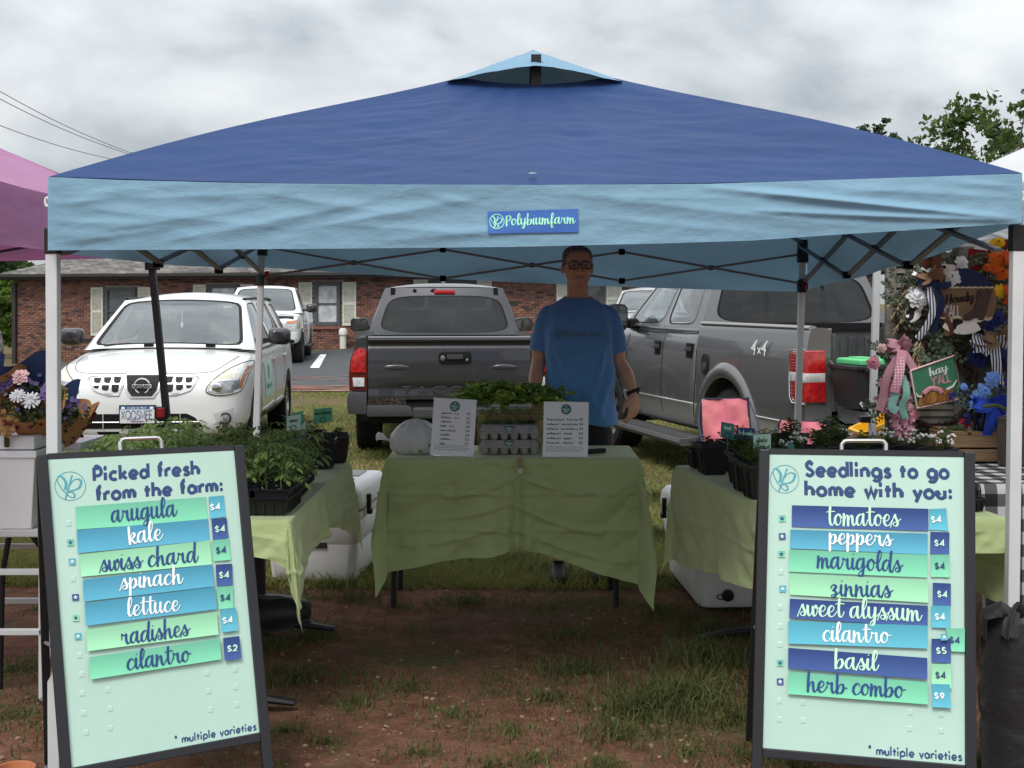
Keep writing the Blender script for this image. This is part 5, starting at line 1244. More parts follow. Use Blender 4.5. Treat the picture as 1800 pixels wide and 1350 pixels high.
t_=thing('seedling_tray','empty black tray at the outer front corner of the right table','seedling tray',tp(1725,905)+Vector((-.12,.16,0)),R(9),'trays of tomato seedlings');t_['group']='loose trays'
link('tray',tray_me[0],t_).scale=(.55,.9,.75)
wire_b=M('spiral_black',(.03,.03,.032),.4,metal=.5)
card_m={'green':M('card_green',lin(84,160,132),.55),'mint':M('card_mint',lin(178,214,200),.55),'teal':M('card_teal',lin(62,124,122),.55),'navy':M('card_navy',lin(34,62,112),.55),'blue':M('card_blue',lin(36,78,150),.55)}
def name_card(label,q,Y,colr,text,ink,zfoot,lw=.8,dy=.0):
 c=P((q[0][0]+q[2][0])/2,(q[2][1]+q[3][1])/2,Y)
 t_=thing('plant_label',label,'plant label',(c.x,Y,zfoot),group='name cards in the pots')
 p=[P(*k_,Y+(.006 if i in(1,2)else 0)*dy)for i,k_ in enumerate(q)];n_=(p[1]-p[0]).cross(p[3]-p[0]).normalized()
 if n_.y>0:n_=-n_
 on=lambda u,v,h=0:(p[0]*(1-u)+p[1]*u)*(1-v)+(p[3]*(1-u)+p[2]*u)*v+n_*h
 m=MB();m.prism([(0,0),(1,0),(1,1),(0,1)],lambda a,b:on(a,b),lambda a,b:on(a,b,-.0008));cd=m.build('card',card_m[colr],t_,world=True,smooth=0)
 if text:
  m=MB();_,wdt=glyphs(text,True);a,b=on((1-lw)/2,.42),on((1+lw)/2,.42);up=(p[0]-p[3])*.155
  text_mesh(m,text,lambda u,v,h:a+(b-a)*u+up*v+n_*h,True,.22,0,.0006,.0003)
  o=m.build('lettering',ink,None,recalc=False);o.parent=cd;o.data.transform(root_inv(t_))
 m=MB();cc=on(.5,.80,.003);ex,ey=(p[1]-p[0]).normalized(),(p[0]-p[3]).normalized()
 m.tube([cc+(ex*math.cos(a)+ey*math.sin(a))*.0125+n_*(.001*math.sin(5*a))for a in[2*math.pi*k/20 for k in range(21)]],.0016,5);m.build('spiral',wire_b,t_,world=True)
 m=MB();bt=cc-ey*.0125;m.tube([bt,Vector((bt.x,bt.y,zfoot))],.0016,5);m.build('stick',M('stick_tan',(.28,.2,.1),.7),t_,world=True)
zf=TOP+.10
name_card('green card lettered sweet alyssum on a tall stick',[(551,719),(584,716),(584,741),(552,745)],5.56,'green','sweet alyssum',ink_blk,zf,.86)
name_card('pale mint card lettered zinnias beside the white car wheel',[(504,732),(529,728),(528,757),(503,759)],5.35,'mint','zinnias',ink_blk,zf,.6)
name_card('blank green card behind the pale mint zinnias card',[(512,727),(533,722),(533,748),(512,752)],5.43,'green','',None,zf)
name_card('small pale card edge right of the zinnias card',[(528,750),(538,739),(538,765),(528,772)],5.40,'mint','',None,zf)
name_card('blue card lettered tomato among the seedlings',[(498,774),(531,767),(530,797),(499,799)],5.02,'blue','tomato',iw,zf,.8)
name_card('teal card lettered basil in front of the pink chair',[(1268,741),(1291,746),(1291,774),(1266,768)],5.30,'teal','basil',im,zf,.5)
name_card('navy card lettered herb combo',[(1297,751),(1327,753),(1326,784),(1296,780)],5.10,'navy','herb combo',im,zf,.86)
name_card('pale mint card lettered cilantro touching the Seedlings board',[(1324,764),(1355,763),(1355,796),(1324,797)],4.90,'mint','cilantro',ink_blk,zf,.62)
name_card('narrow teal card edge behind the left corner of the Seedlings board',[(1385,776),(1396,781),(1396,800),(1384,797)],5.0,'teal','',None,zf)
# coolers, chairs, bags
cool_m=M('cooler_white',(.80,.81,.80),.45,var=.04,vscale=6,bump=.06,bscale=200);cool_g=M('cooler_grey',(.28,.29,.29),.5)
def cooler(label,loc,rz,L_,W_,H_,drain=True):
 t_=thing('cooler',label,'cooler',loc,rz,'white ice coolers')
 def ring(e,z,k=.05,n=5):
  outp=[]
  for sx,sy in((-1,-1),(1,-1),(1,1),(-1,1)):
   cx_,cy_=sx*(W_/2-e-k),sy*(L_/2-e-k);a0={(-1,-1):180,(1,-1):270,(1,1):0,(-1,1):90}[(sx,sy)]
   outp+=[Vector((cx_+k*math.cos(R(a0+90*i/n)),cy_+k*math.sin(R(a0+90*i/n)),z))for i in range(n+1)]
  return outp
 hb=H_*.74
 m=MB();m.loft([ring(.062,.012),ring(.05,.0+.03),ring(.034,hb*.55),ring(.036,hb*.56),ring(.028,hb*.6),ring(.018,hb*.86),ring(.022,hb*.88),ring(.018,hb*.9),ring(.016,hb)],True,True)
 m.build('body',cool_m,t_,smooth=35)
 m=MB();m.loft([ring(.022,hb),ring(.022,hb+.022)],True,False);m.build('gasket',cool_g,t_)
 m=MB();m.loft([ring(.008,hb+.022),ring(.004,hb+.05),ring(.010,H_-.03),ring(.03,H_),ring(.06,H_+.004)],True,True);m.build('lid',cool_m,t_,smooth=50)
 m=MB()
 for y in(-L_*.22,L_*.22):m.box((0,y,H_+.006),(W_*.62,L_*.30,.008))
 m.build('lid_pad',cool_g,t_,smooth=0,bevel=.003)
 for sx in(-1,1):
  for y in(-L_*.27,L_*.27):
   m=MB();m.box((sx*(W_/2+.004),y,hb+.03),(.022,.035,.11));m.box((sx*(W_/2+.012),y,hb-.01),(.02,.045,.03));m.build('latch',black_pl,t_,smooth=0,bevel=.006)
 for sy in(-1,1):
  m=MB();m.box((0,sy*(L_/2-.033),hb*.55),(.17,.02,.03));m.build('handle_slot',M('slot_dark',(.03,.03,.03),.7),t_,smooth=0,bevel=.004)
 if drain:
  m=MB();m.lathe([(.0,.022),(.022,.02),(.024,.012),(.03,.01),(.03,0)],16,Matrix.Translation((-.08,-L_/2+.046,.075))@Matrix.Rotation(R(90),4,'X'));m.build('drain_plug',black_pl,t_)
  m=MB();m.tube([(-.08+.02*math.cos(a)-.035,-L_/2+.03,.07+.012*math.sin(a))for a in[2*math.pi*k/14 for k in range(15)]],.003,5);m.build('tether',black_pl,t_)
 return t_
cooler('white ice cooler behind the left table cloth',(-1.04,6.82,0),R(-5),.74,.56,.52,False)
ck=cooler('white ice cooler with a drain plug behind the right table cloth',(1.11,6.36,0),R(3),.92,.54,.49)
pink=M('chair_pink',lin(214,116,136),.75,col2=lin(222,140,128),vscale=2.5,bump=.3,bscale=16,transl=.15);navy_t=M('chair_trim',(.016,.02,.045),.6);lil=M('chair_lilac',lin(170,140,205),.75)
def camp_chair(label,loc,rz,lower):
 t_=thing('camp_chair',label,'camp chair',loc,rz,'folding camp chairs')
 def pan(name,a,b,c,d,mat,sag,ax):
  m=MB();a,b,c,d=map(Vector,(a,b,c,d))
  m.grid(lambda u,v:(a*(1-u)+b*u)*(1-v)+(d*(1-u)+c*u)*v+Vector(ax)*(sag*16*u*(1-u)*v*(1-v)+.034*fbm(u*3.4,v*3.4+2)+.012*math.sin(9*u+5*v)),22,20);o=m.build(name,mat,t_,recalc=False)
  q=MB();q.tube([a,b,c,d,a],.007,6);q.build('piping',navy_t,o);return o
 w_=.215
 pan('backrest',(-w_,.10,.42),(w_,.10,.42),(w_*.97,.19,.76),(-w_*.97,.19,.76),pink,-.03,(0,1,0))
 pan('seat',(-w_,-.22,.34),(w_,-.22,.34),(w_,.12,.30),(-w_,.12,.30),lower,-.05,(0,0,1))
 m=MB();m.tube([(-w_,.145,.60),(0,.17,.595),(w_,.145,.60)],.004,5);m.build('seam',navy_t,t_)
 for s_ in(-1,1):
  m=MB();m.tube([(s_*(w_+.01),.18,.74),(s_*(w_+.05),.08,.62),(s_*(w_+.045),-.05,.50)],.008,5,flat=.4);m.build('strap',navy_t,t_)
  pan('armrest',(s_*w_,-.24,.47),(s_*(w_+.075),-.24,.49),(s_*(w_+.06),.10,.49),(s_*w_,.10,.47),pink,-.01,(0,0,1))
  m=MB();m.tube([(s_*w_,.19,.77),(s_*(w_+.01),.12,.42),(s_*w_,.16,.0)],.009,7);m.build('rear_leg',navy_t,t_)
  m=MB();m.tube([(s_*(w_+.035),-.22,.48),(s_*(w_+.02),-.22,.0)],.009,7);m.build('front_leg',navy_t,t_)
  m=MB();m.tube([(s_*w_,-.22,.34),(s_*w_,.16,.02)],.007,6);m.build('side_bar',navy_t,t_);m=MB();m.tube([(s_*w_,.14,.32),(s_*w_,-.22,.02)],.007,6);m.build('side_bar',navy_t,t_)
 m=MB();m.tube([(-w_,-.22,.33),(w_,-.23,.02)],.007,6);m.build('cross_bar',navy_t,t_);m=MB();m.tube([(w_,-.22,.33),(-w_,-.23,.02)],.007,6);m.build('cross_bar',navy_t,t_)
 return t_
cc=P(1285,700,7.0)
c1=camp_chair('pink folding camp chair behind the potted herbs',(P(1284,700,8.3).x,8.3,0),R(4),pink);c1.scale=(.78,.9,1.10)
c2=camp_chair('lilac seated pink camp chair behind the rear right tent leg',(P(1392,745,7.9).x,7.9,0),R(-40),lil);c2.scale=(.78,.9,.95)
nyl=M('nylon_black',(.012,.012,.015),.5,bump=.4,bscale=22,sheen=.2)
t_=thing('carry_bag','black carry bag lying on the ground under the left table','bag',(-1.14,5.55,0),R(12))
m=MB();rings=[]
for k in range(15):
 u=k/14;r=.085*math.sin(math.pi*(.06+.88*u))**.45
 rings.append([Vector((-.20+.42*u,(r*1.15+.01*fbm(u*9,a))*math.cos(a),max(0,.085+(r+.012*fbm(u*6,a*2))*math.sin(a))))for a in[2*math.pi*i/18 for i in range(18)]])
m.loft(rings,True,True);m.build('body',nyl,t_,smooth=70)
m=MB();m.tube([(-.1,-.03,.16),(-.02,-.10,.19),(.08,-.10,.18),(.16,-.03,.15)],.012,6,flat=.4);m.build('strap',nyl,t_)
wb=P(1764,1340,3.83)
t_=thing('weight_bag','tall black weight bag with a strap handle at the front right tent leg','weight bag',(wb.x+.03,3.84,0))
m=MB();rings=[]
for k in range(26):
 u=k/25;r=.098*(1-.18*max(0,u-.9)*10*.5)*(.93+.07*math.sin(math.pi*u))-.006*math.exp(-((u-.36)/.02)**2)-.006*math.exp(-((u-.62)/.02)**2)
 rings.append([Vector(((r+.006*fbm(math.cos(a)*2,u*7+math.sin(a)*2))*math.cos(a),(r+.006*fbm(math.cos(a)*2+7,u*7+math.sin(a)*2))*math.sin(a),.52*u+.012*math.sin(2*a+1)*u))for a in[2*math.pi*i/32 for i in range(32)]])
m.loft(rings,True,True);m.build('body',nyl,t_,smooth=60)
m=MB();m.tube([(-.10,-.02,.46),(-.105,-.045,.53),(-.06,-.07,.555),(-.03,-.07,.535),(-.045,-.09,.47)],.026,8,flat=.25);m.build('handle',nyl,t_)
m=MB();m.tube([(-.055,-.085,.47),(-.05,-.09,.52),(-.015,-.06,.56),(.02,-.05,.53)],.024,8,flat=.25);m.build('handle',nyl,t_)
tc_=P(24,1350,3.72)
t_=thing('terracotta_pot','terracotta pot rim at the lower left corner of the ground','flower pot',(tc_.x,3.72,0))
m=MB();zt=tc_.z;m.lathe([(.045,0),(.055,zt*.7),(.062,zt*.72),(.064,zt),(.054,zt),(.050,zt*.75),(.0,zt*.72)],24,cap=False);m.build('pot',M('terracotta',(.42,.16,.07),.8,var=.12,vscale=12),t_)
# vehicles (local: +y forward, +x to the vehicle's right)
def paint(name,col,metal=0.0,rough=.32):return M(name,col,rough,metal,spec=.5,coat=.8)
white_p=paint('paint_white',(.70,.71,.70));gun_p=paint('paint_gunmetal',(.052,.053,.060),.45,.34);grey_p=paint('paint_grey',(.165,.165,.168),.55,.27);silver_p=paint('paint_silver',(.40,.40,.39),.5,.35);navy_p=paint('paint_dark_blue',(.02,.025,.04),.3,.3)
trim_b=M('trim_black',(.008,.008,.009),.5,spec=.25);trim_g=M('bumper_grey',(.040,.042,.046),.6);tyre_m=M('tyre',(.012,.012,.012),.85,bump=.3,bscale=30);rim_m=M('rim_alloy',(.42,.43,.44),.32,metal=.85)
chrome=M('chrome',(.72,.73,.74),.12,metal=1.0);lamp_red=M('lamp_red',(.42,.012,.014),.18,spec=.7,coat=1.0,var=.35,vscale=30);lamp_clear=M('lamp_clear',(.55,.56,.55),.15,spec=.7,coat=1.0,var=.25,vscale=25);lamp_amber=M('lamp_amber',(.55,.20,.07),.2,coat=1.0);lamp_hazy=M('lamp_hazy',(.60,.57,.47),.3,coat=.6,var=.1,vscale=8)
lamp_in=M('lamp_inside',(.30,.31,.32),.22,metal=.5,coat=1.0,var=.3,vscale=14)
glass_d=glass_mat('car_glass_dark',(.30,.32,.32),.015,.01);glass_l=glass_mat('car_glass',(.80,.84,.84),.07,.01);glass_s=glass_mat('car_glass_side',(.16,.17,.17),.22,.01)
cabin_m=M('cabin_dark',(.022,.023,.025),.8);seat_m=M('seat_fabric',(.045,.045,.05),.85);under_m=M('underbody',(.008,.008,.008),.9);seat_g=M('seat_grey',(.32,.32,.31),.9);dash_m=M('dash_grey',(.07,.07,.072),.7)
def sect_body(name,mat,parent,sections,sub=2,arches=(),arch_r=.40,arch_w=.34,halfw=1.0):
 """sections: (y, [(x, z) ...] from the bottom centre line round to the top centre line)"""
 m=MB();rings=[]
 for y,pr in sections:
  rings.append([Vector((x,y,z))for x,z in pr]+[Vector((-x,y,z))for x,z in reversed(pr)if abs(x)>1e-6])
 m.loft(rings,True,True)
 o=m.build(name,mat)
 if sub:
  md=o.modifiers.new('s','SUBSURF');md.levels=sub;md.render_levels=sub;md.boundary_smooth='PRESERVE_CORNERS'
 cut=[]
 for y,z in arches:
  for s_ in(-1,1):
   c=MB();c.lathe([(0,-arch_w),(arch_r,-arch_w),(arch_r,arch_w),(0,arch_w)],32,Matrix.Translation((s_*halfw,y,z))@Matrix.Rotation(R(90),4,'Y'))
   co=c.build('cutter',under_m,smooth=0,weld=True);cut.append(co)
   md=o.modifiers.new('b','BOOLEAN');md.object=co;md.operation='DIFFERENCE';md.solver='EXACT'
 baked(o)
 for c in cut:bpy.data.objects.remove(c)
 o.parent=parent
 o.data.polygons.foreach_set('use_smooth',[True]*len(o.data.polygons));o.data.set_sharp_from_angle(angle=R(42))
 return o
def bvh_of(o):
 me=o.data;return BVHTree.FromPolygons([v.co.copy()for v in me.vertices],[tuple(p.vertices)for p in me.polygons])
AX={'front':(Vector((0,-1,0)),lambda a,b:Vector((a,9,b))),'rear':(Vector((0,1,0)),lambda a,b:Vector((a,-9,b))),'left':(Vector((1,0,0)),lambda a,b:Vector((-9,a,b))),'right':(Vector((-1,0,0)),lambda a,b:Vector((9,a,b)))}
def decal(name,bvh,side,outline,mat,parent,off=.004,step=.05,closed=True,lift=None,**kw):
 """a thin fitted piece that follows the body: outline in the side's two axes, shot onto the surface"""
 d,org=AX[side];pts=[Vector(p)for p in outline]
 xs_,ys_=[p.x for p in pts],[p.y for p in pts]
 fine=[]
 for i,p in enumerate(pts):
  q=pts[(i+1)%len(pts)];k=max(1,int((q-p).length/step))
  fine+=[p.lerp(q,j/k)for j in range(k)]
 n0=len(fine);inside=[]
 y=min(ys_)+step*.5
 while y<max(ys_):
  x=min(xs_)+step*.5
  while x<max(xs_):
   c=False;j=n0-1
   for i in range(n0):
    a,b=fine[i],fine[j]
    if(a.y>y)!=(b.y>y)and x<(b.x-a.x)*(y-a.y)/(b.y-a.y)+a.x:c=not c
    j=i
   if c and min((f-Vector((x,y))).length for f in fine)>step*.4:inside.append(Vector((x,y)))
   x+=step
  y+=step
 V,_,Fc,*_r=delaunay_2d_cdt(fine+inside,[(i,(i+1)%n0)for i in range(n0)],[],1,1e-6)
 vs=[];last=None
 for v in V:
  o_=org(v.x,v.y);hit,nrm,_,_=bvh.ray_cast(o_,d)
  if hit is None:
   f_=bvh.find_nearest(o_+d*8.0);hit,nrm=f_[0],f_[1]
  vs.append(hit-d*(off+(lift(v)if lift else 0)))
 m=MB();m.add(vs,[tuple(f)for f in Fc])
 o=m.build(name,mat,parent,**kw)
 return o
def fit(bvh,side,a,b,off=0.0):
 d,org=AX[side];hit,nrm,_,_=bvh.ray_cast(org(a,b),d)
 if hit is None:hit=bvh.find_nearest(org(a,b)+d*8)[0]
 return hit-d*off
def strip(name,bvh,side,pts,wdt,mat,parent,off=.004,n=8,build=True,mb=None):
 pp=smooth_curve(pts,n)if len(pts)>2 else[tuple(np.array(pts[0])*(1-k/12)+np.array(pts[1])*k/12)for k in range(13)]
 m=mb or MB();m.tube([fit(bvh,side,a,b,off)for a,b in pp],wdt,6)
 return m.build(name,mat,parent)if build else m
def squircle(t_,n=9):
 x,y=t_;m_=(abs(x)**n+abs(y)**n)**(-1.0/n);return x*m_,y*m_
def window_panel(parent,quad,inset,bulge,pmat,gmat,name='window',npow=7,seal=.035,deep=.006,frame=True,frame_name='pillar'):
 """a body panel with a rounded opening, a black seal and the pane; quad runs bottom-left, bottom-right, top-right, top-left seen from outside"""
 a,b,c,d=(Vector(q)for q in quad);nrm=(b-a).cross(d-a).normalized()
 def S_(u,v):return(a*(1-u)+b*u)*(1-v)+(d*(1-u)+c*u)*v+nrm*(bulge*4*u*(1-u)*(.35+.65*4*v*(1-v)))
 l,r,bo,t=inset;cx_,cy_=(l+1-r)/2,(bo+1-t)/2;hx,hy=(1-r-l)/2,(1-t-bo)/2
 per=[]
 for k in range(12):per.append((-1+2*k/12,-1))
 for k in range(12):per.append((1,-1+2*k/12))
 for k in range(12):per.append((1-2*k/12,1))
 for k in range(12):per.append((-1,1-2*k/12))
 inn=[squircle(p,npow)for p in per]
 outr=[((p[0]+1)/2,(p[1]+1)/2)for p in per]
 ring=lambda s_:[(cx_+q[0]*hx*s_,cy_+q[1]*hy*s_)for q in inn]
 if frame:
  m=MB();i1=ring(1.0)
  m.loft([[S_(*outr[k])for k in range(48)],[S_((outr[k][0]+i1[k][0])/2,(outr[k][1]+i1[k][1])/2)for k in range(48)],[S_(*q)for q in i1],[S_(*q)-nrm*.02 for q in i1]],True,False)
  m.build(frame_name,pmat,parent)
 m=MB();i1,i2=ring(1.0),ring(1-seal);m.loft([[S_(*q)-nrm*(deep-.003)for q in i1],[S_(*q)-nrm*(deep-.003)for q in i2],[S_(*q)-nrm*(deep+.003)for q in i2]],True,False)
 g=MB();g.loft([[S_(*q)-nrm*deep for q in ring(s_)]for s_ in(.985,.75,.5,.25,.02)],True,True)
 go=g.build(name,gmat,parent,smooth=60);m.build('seal',trim_b,go)
 return go
def wheel(parent,c,r,w_,style=0,spokes=6,tread=True):
 t_=MB();rot=Matrix.Translation(c)@Matrix.Rotation(R(90),4,'Y')
 t_.lathe([(r*.66,-w_*.42),(r*.70,-w_*.5),(r*.93,-w_*.5),(r*.985,-w_*.40),(r*.985,w_*.40),(r*.93,w_*.5),(r*.70,w_*.5),(r*.66,w_*.42)],36,rot,False)
 if tread:
  n=40
  for k in range(n):
   a=2*math.pi*k/n
   for j,x in enumerate((-.34,-.12,.12,.34)):
    aa=a+(j%2)*math.pi/n;rt=Matrix.Rotation(aa,3,'X')
    t_.box(Vector(c)+rt@Vector((x*w_,0,r*.99)),(w_*.19,r*.105,r*.03),rt)
 o=t_.build('wheel',tyre_m,parent,smooth=50)
 for s_ in(-1,1):
  m=MB();base=Matrix.Translation(c)@Matrix.Rotation(R(90*s_),4,'Y')
  m.lathe([(r*.68,w_*.44),(r*.66,w_*.30),(r*.60,w_*.10)],32,base,False)
  for k in range(spokes):
   a=2*math.pi*k/spokes;p0=base@Vector((r*.10*math.cos(a),r*.10*math.sin(a),w_*.34));p1=base@Vector((r*.65*math.cos(a),r*.65*math.sin(a),w_*.36));m.beam(p0,p1,r*.17,w_*.10,up=(1,0,0))
  m.lathe([(0,w_*.42),(r*.12,w_*.40),(r*.16,w_*.30)],16,base,True)
  m.build('rim',rim_m,o,smooth=40);
  b_=MB();b_.lathe([(0,w_*.08),(r*.64,w_*.08)],24,base,False);b_.build('brake',under_m,o)
 return o
def well(parent,s_,y,zc,r,x0,x1):
 m=MB();m.loft([[Vector((s_*x,y+r*math.sin(a),zc+r*math.cos(a)))for a in[R(-100+200*k/20)for k in range(21)]]for x in(x1,x0)],False,False);m.add([Vector((s_*x0,y+r*math.sin(a),zc+r*math.cos(a)))for a in[R(-100+200*k/20)for k in range(21)]],[tuple(range(21))]);m.build('wheel_well',under_m,parent,smooth=0,recalc=False)
def seat(parent,x,y,z,mat,back=.62,facing=1):
 m=MB();m.box((x,y+facing*.1,z),(.50,.52,.16));m.loft([[Vector((x+sx*w__,y-facing*(.14+.18*t_)+sy*.06,z+.08+back*t_))for sx,sy in((-1,-1),(1,-1),(1,1),(-1,1))]for w__,t_ in((.23,0),(.25,.5),(.21,1.0))],True,True)
 o=m.build('seat',mat,parent,smooth=40,bevel=.03)
 h=MB();h.loft([[Vector((x+sx*w__,y-facing*.33+sy*d_,z+.08+back+zz))for sx,sy in((-1,-1),(1,-1),(1,1),(-1,1))]for w__,d_,zz in((.11,.035,.03),(.14,.05,.06),(.14,.05,.17),(.11,.035,.20))],True,True);h.tube([(x-.06,y-facing*.33,z+.05+back),(x-.06,y-facing*.33,z+.15+back)],.007,5);h.tube([(x+.06,y-facing*.33,z+.05+back),(x+.06,y-facing*.33,z+.15+back)],.007,5);h.build('headrest',mat,o,smooth=40,bevel=.02)
 return o
def steering(parent,x,y,z):
 m=MB();rt=Matrix.Translation((x,y,z))@Matrix.Rotation(R(62),4,'X');ring=[rt@Vector((.185*math.cos(a),.185*math.sin(a),0))for a in[2*math.pi*k/24 for k in range(25)]];m.tube(ring,.016,7)
 for a in(20,160,270):m.beam(rt@Vector((0,0,0)),rt@Vector((.18*math.cos(R(a)),.18*math.sin(R(a)),0)),.04,.02)
 m.build('steering_wheel',cabin_m,parent,smooth=60)
def mirror(parent,c,s_,size,mat,face=-1):
 m=MB();c=Vector(c);w_,h_,d_=size
 m.loft([[c+Vector((s_*(w_*.5)+x*w_*.5*k,yy,z*h_*.5*k))for x,z in[squircle((math.cos(a),math.sin(a)),5)for a in[2*math.pi*i/20 for i in range(20)]]]for yy,k in((d_*.5*-face,.55),(d_*.28*-face,.9),(0,1),(d_*.4*face,.97),(d_*.42*face,.90),(d_*.36*face,.88))],True,True)
 m.beam(c+Vector((-s_*.14,.02,-h_*.25)),c+Vector((s_*.04,0,-h_*.22)),.06,.05)
 o=m.build('mirror',mat,parent,smooth=45)
 g=MB();g.loft([[c+Vector((s_*(w_*.5)+x*w_*.44*k,d_*.37*face,z*h_*.44*k))for x,z in[squircle((math.cos(a),math.sin(a)),5)for a in[2*math.pi*i/20 for i in range(20)]]]for k in(1,.5,.02)],True,True);g.build('mirror_glass',M('mirror_glass',(.25,.27,.28),.06,metal=.9),o)
def prof(w_,zb,zt,crown=.03,zm=None,tuck=.90,sh=.95):
 zm=zm or(zb+(zt-zb)*.45);return[(0,zb),(.62*w_,zb),(tuck*w_,zb+.05),(w_,zb+.22*(zt-zb)),(w_*1.005,zm),(w_*.985,zb+.78*(zt-zb)),(sh*w_,zt-.035),(.82*w_,zt),(.45*w_,zt+crown*.75),(0,zt+crown)]
def suv(root,pm,detail=True):
 secs=[(.0,prof(.50,.40,.60,.01)),(-.015,prof(.66,.31,.70,.015)),(-.07,prof(.775,.26,.815,.02,.52)),(-.17,prof(.845,.24,.885,.03,.54)),(-.40,prof(.885,.22,.945,.04,.56)),(-.92,prof(.90,.21,1.0,.045)),(-1.25,prof(.90,.21,1.05,.03)),(-2.0,prof(.895,.21,1.06,.0)),(-3.0,prof(.90,.21,1.07,.0)),(-3.7,prof(.905,.22,1.09,.0)),(-4.3,prof(.88,.27,1.11,.0)),(-4.55,prof(.83,.33,1.10,.0)),(-4.64,prof(.72,.42,1.0,.0))]
 body=sect_body('body',pm,root,secs,2,((-.92,.34),(-3.61,.34)),.385,.30,.90)
 bv=bvh_of(body)
 P_={'wb':(.745,-1.08,1.055),'wt':(.60,-1.98,1.525)}
 zr=1.53
 m=MB();
 def roof_(u,v):
  x=(u-.5)*2;y=-1.98-2.22*v;hw=.628+.012*math.sin(math.pi*v);return Vector((x*hw,y,zr-.005+.085*(1-x*x)**.9*(.33+.67*min(1,5*v,5*(1-v))**.7)+.012*math.sin(math.pi*v)))
 m.grid(roof_,20,16);m.build('roof',pm,root,recalc=False,smooth=60)
 window_panel(root,[(.79,-1.08,1.04),(-.79,-1.08,1.04),(-.625,-1.98,zr),(.625,-1.98,zr)],(.028,.028,.05,.05),.085,pm,glass_l,'windshield',12,.05)
 for s_ in(1,-1):
  q=lambda*p:p if s_==1 else(p[1],p[0],p[3],p[2])
  X=lambda x,y,z:(x*s_,y,z)
  rl=.635;
  for(y0,y1,t0,t1,z0,z1,ins)in((-1.20,-2.38,-1.98,-2.42,1.03,1.06,(.02,.05,.05,.06)),(-2.38,-3.45,-2.42,-3.42,1.06,1.08,(.05,.04,.05,.06)),(-3.45,-4.32,-3.42,-4.20,1.08,1.10,(.10,.22,.10,.10))):
   A_,B_,C_,D_=X(.845 if y0>-2 else.872,y0,z0),X(.872 if y1>-4 else.80,y1,z1),X(rl if t1>-4 else.60,t1,zr),X(.625 if t0>-2 else rl,t0,zr)
   quad=(B_,A_,D_,C_)if s_==1 else(A_,B_,C_,D_)
   i_=ins if s_==-1 else(ins[1],ins[0],ins[2],ins[3])
   window_panel(root,quad,i_,.03,pm,glass_s,'side_window',7,.05)
  m=MB();m.add([X(.79,-1.08,1.04),X(.845,-1.20,1.03),X(.625,-1.98,zr)],[(0,1,2)]);m.build('pillar',pm,root,smooth=0)
  r_=MB();r_.tube([X(.61,-2.0,zr+.012),X(.645,-2.6,zr+.025),X(.645,-3.6,zr+.025),X(.61,-4.2,zr+.01)],.016,6);r_.build('roof_seam',trim_b,root)
 window_panel(root,[(-.80,-4.45,1.10),(.80,-4.45,1.10),(.60,-4.20,zr),(-.60,-4.20,zr)],(.1,.1,.08,.1),.03,pm,glass_s,'rear_window',7,.05)
 wheel(root,(.78,-.92,.345),.345,.215,spokes=5);wheel(root,(-.78,-.92,.345),.345,.215,spokes=5);wheel(root,(.79,-3.61,.345),.345,.215,spokes=5);wheel(root,(-.79,-3.61,.345),.345,.215,spokes=5)
 for s_ in(1,-1):
  for y in(-.92,-3.61):well(root,s_,y,.34,.39,.58,.88)
 m=MB();m.box((0,-2.3,.40),(1.30,4.0,.30));m.build('underbody',under_m,root,smooth=0)
 m=MB();m.grid(lambda u,v:Vector(((u-.5)*1.5,-1.05-.62*v,1.03+.05*math.sin(math.pi*v)-.08*v)),8,6);m.build('dashboard',dash_m,root,recalc=False)
 for x in(-.38,.38):seat(root,x,-2.25,.62,seat_g);
 m=MB();m.box((0,-3.35,.85),(1.3,.16,.62));m.build('rear_bench',seat_g,root,smooth=0,bevel=.05)
 steering(root,-.38,-1.72,1.0)
 return body,bv
rogue_loc=(-3.33,10.95,0);rogue_rz=R(184)
sv=thing('suv','white compact suv facing the stall, its plate reading XQQSMEE','suv',rogue_loc,rogue_rz,'vehicles parked behind the stall')
body,bv=suv(sv,white_p)
mx_=lambda pts:[(-a,b)for a,b in pts]
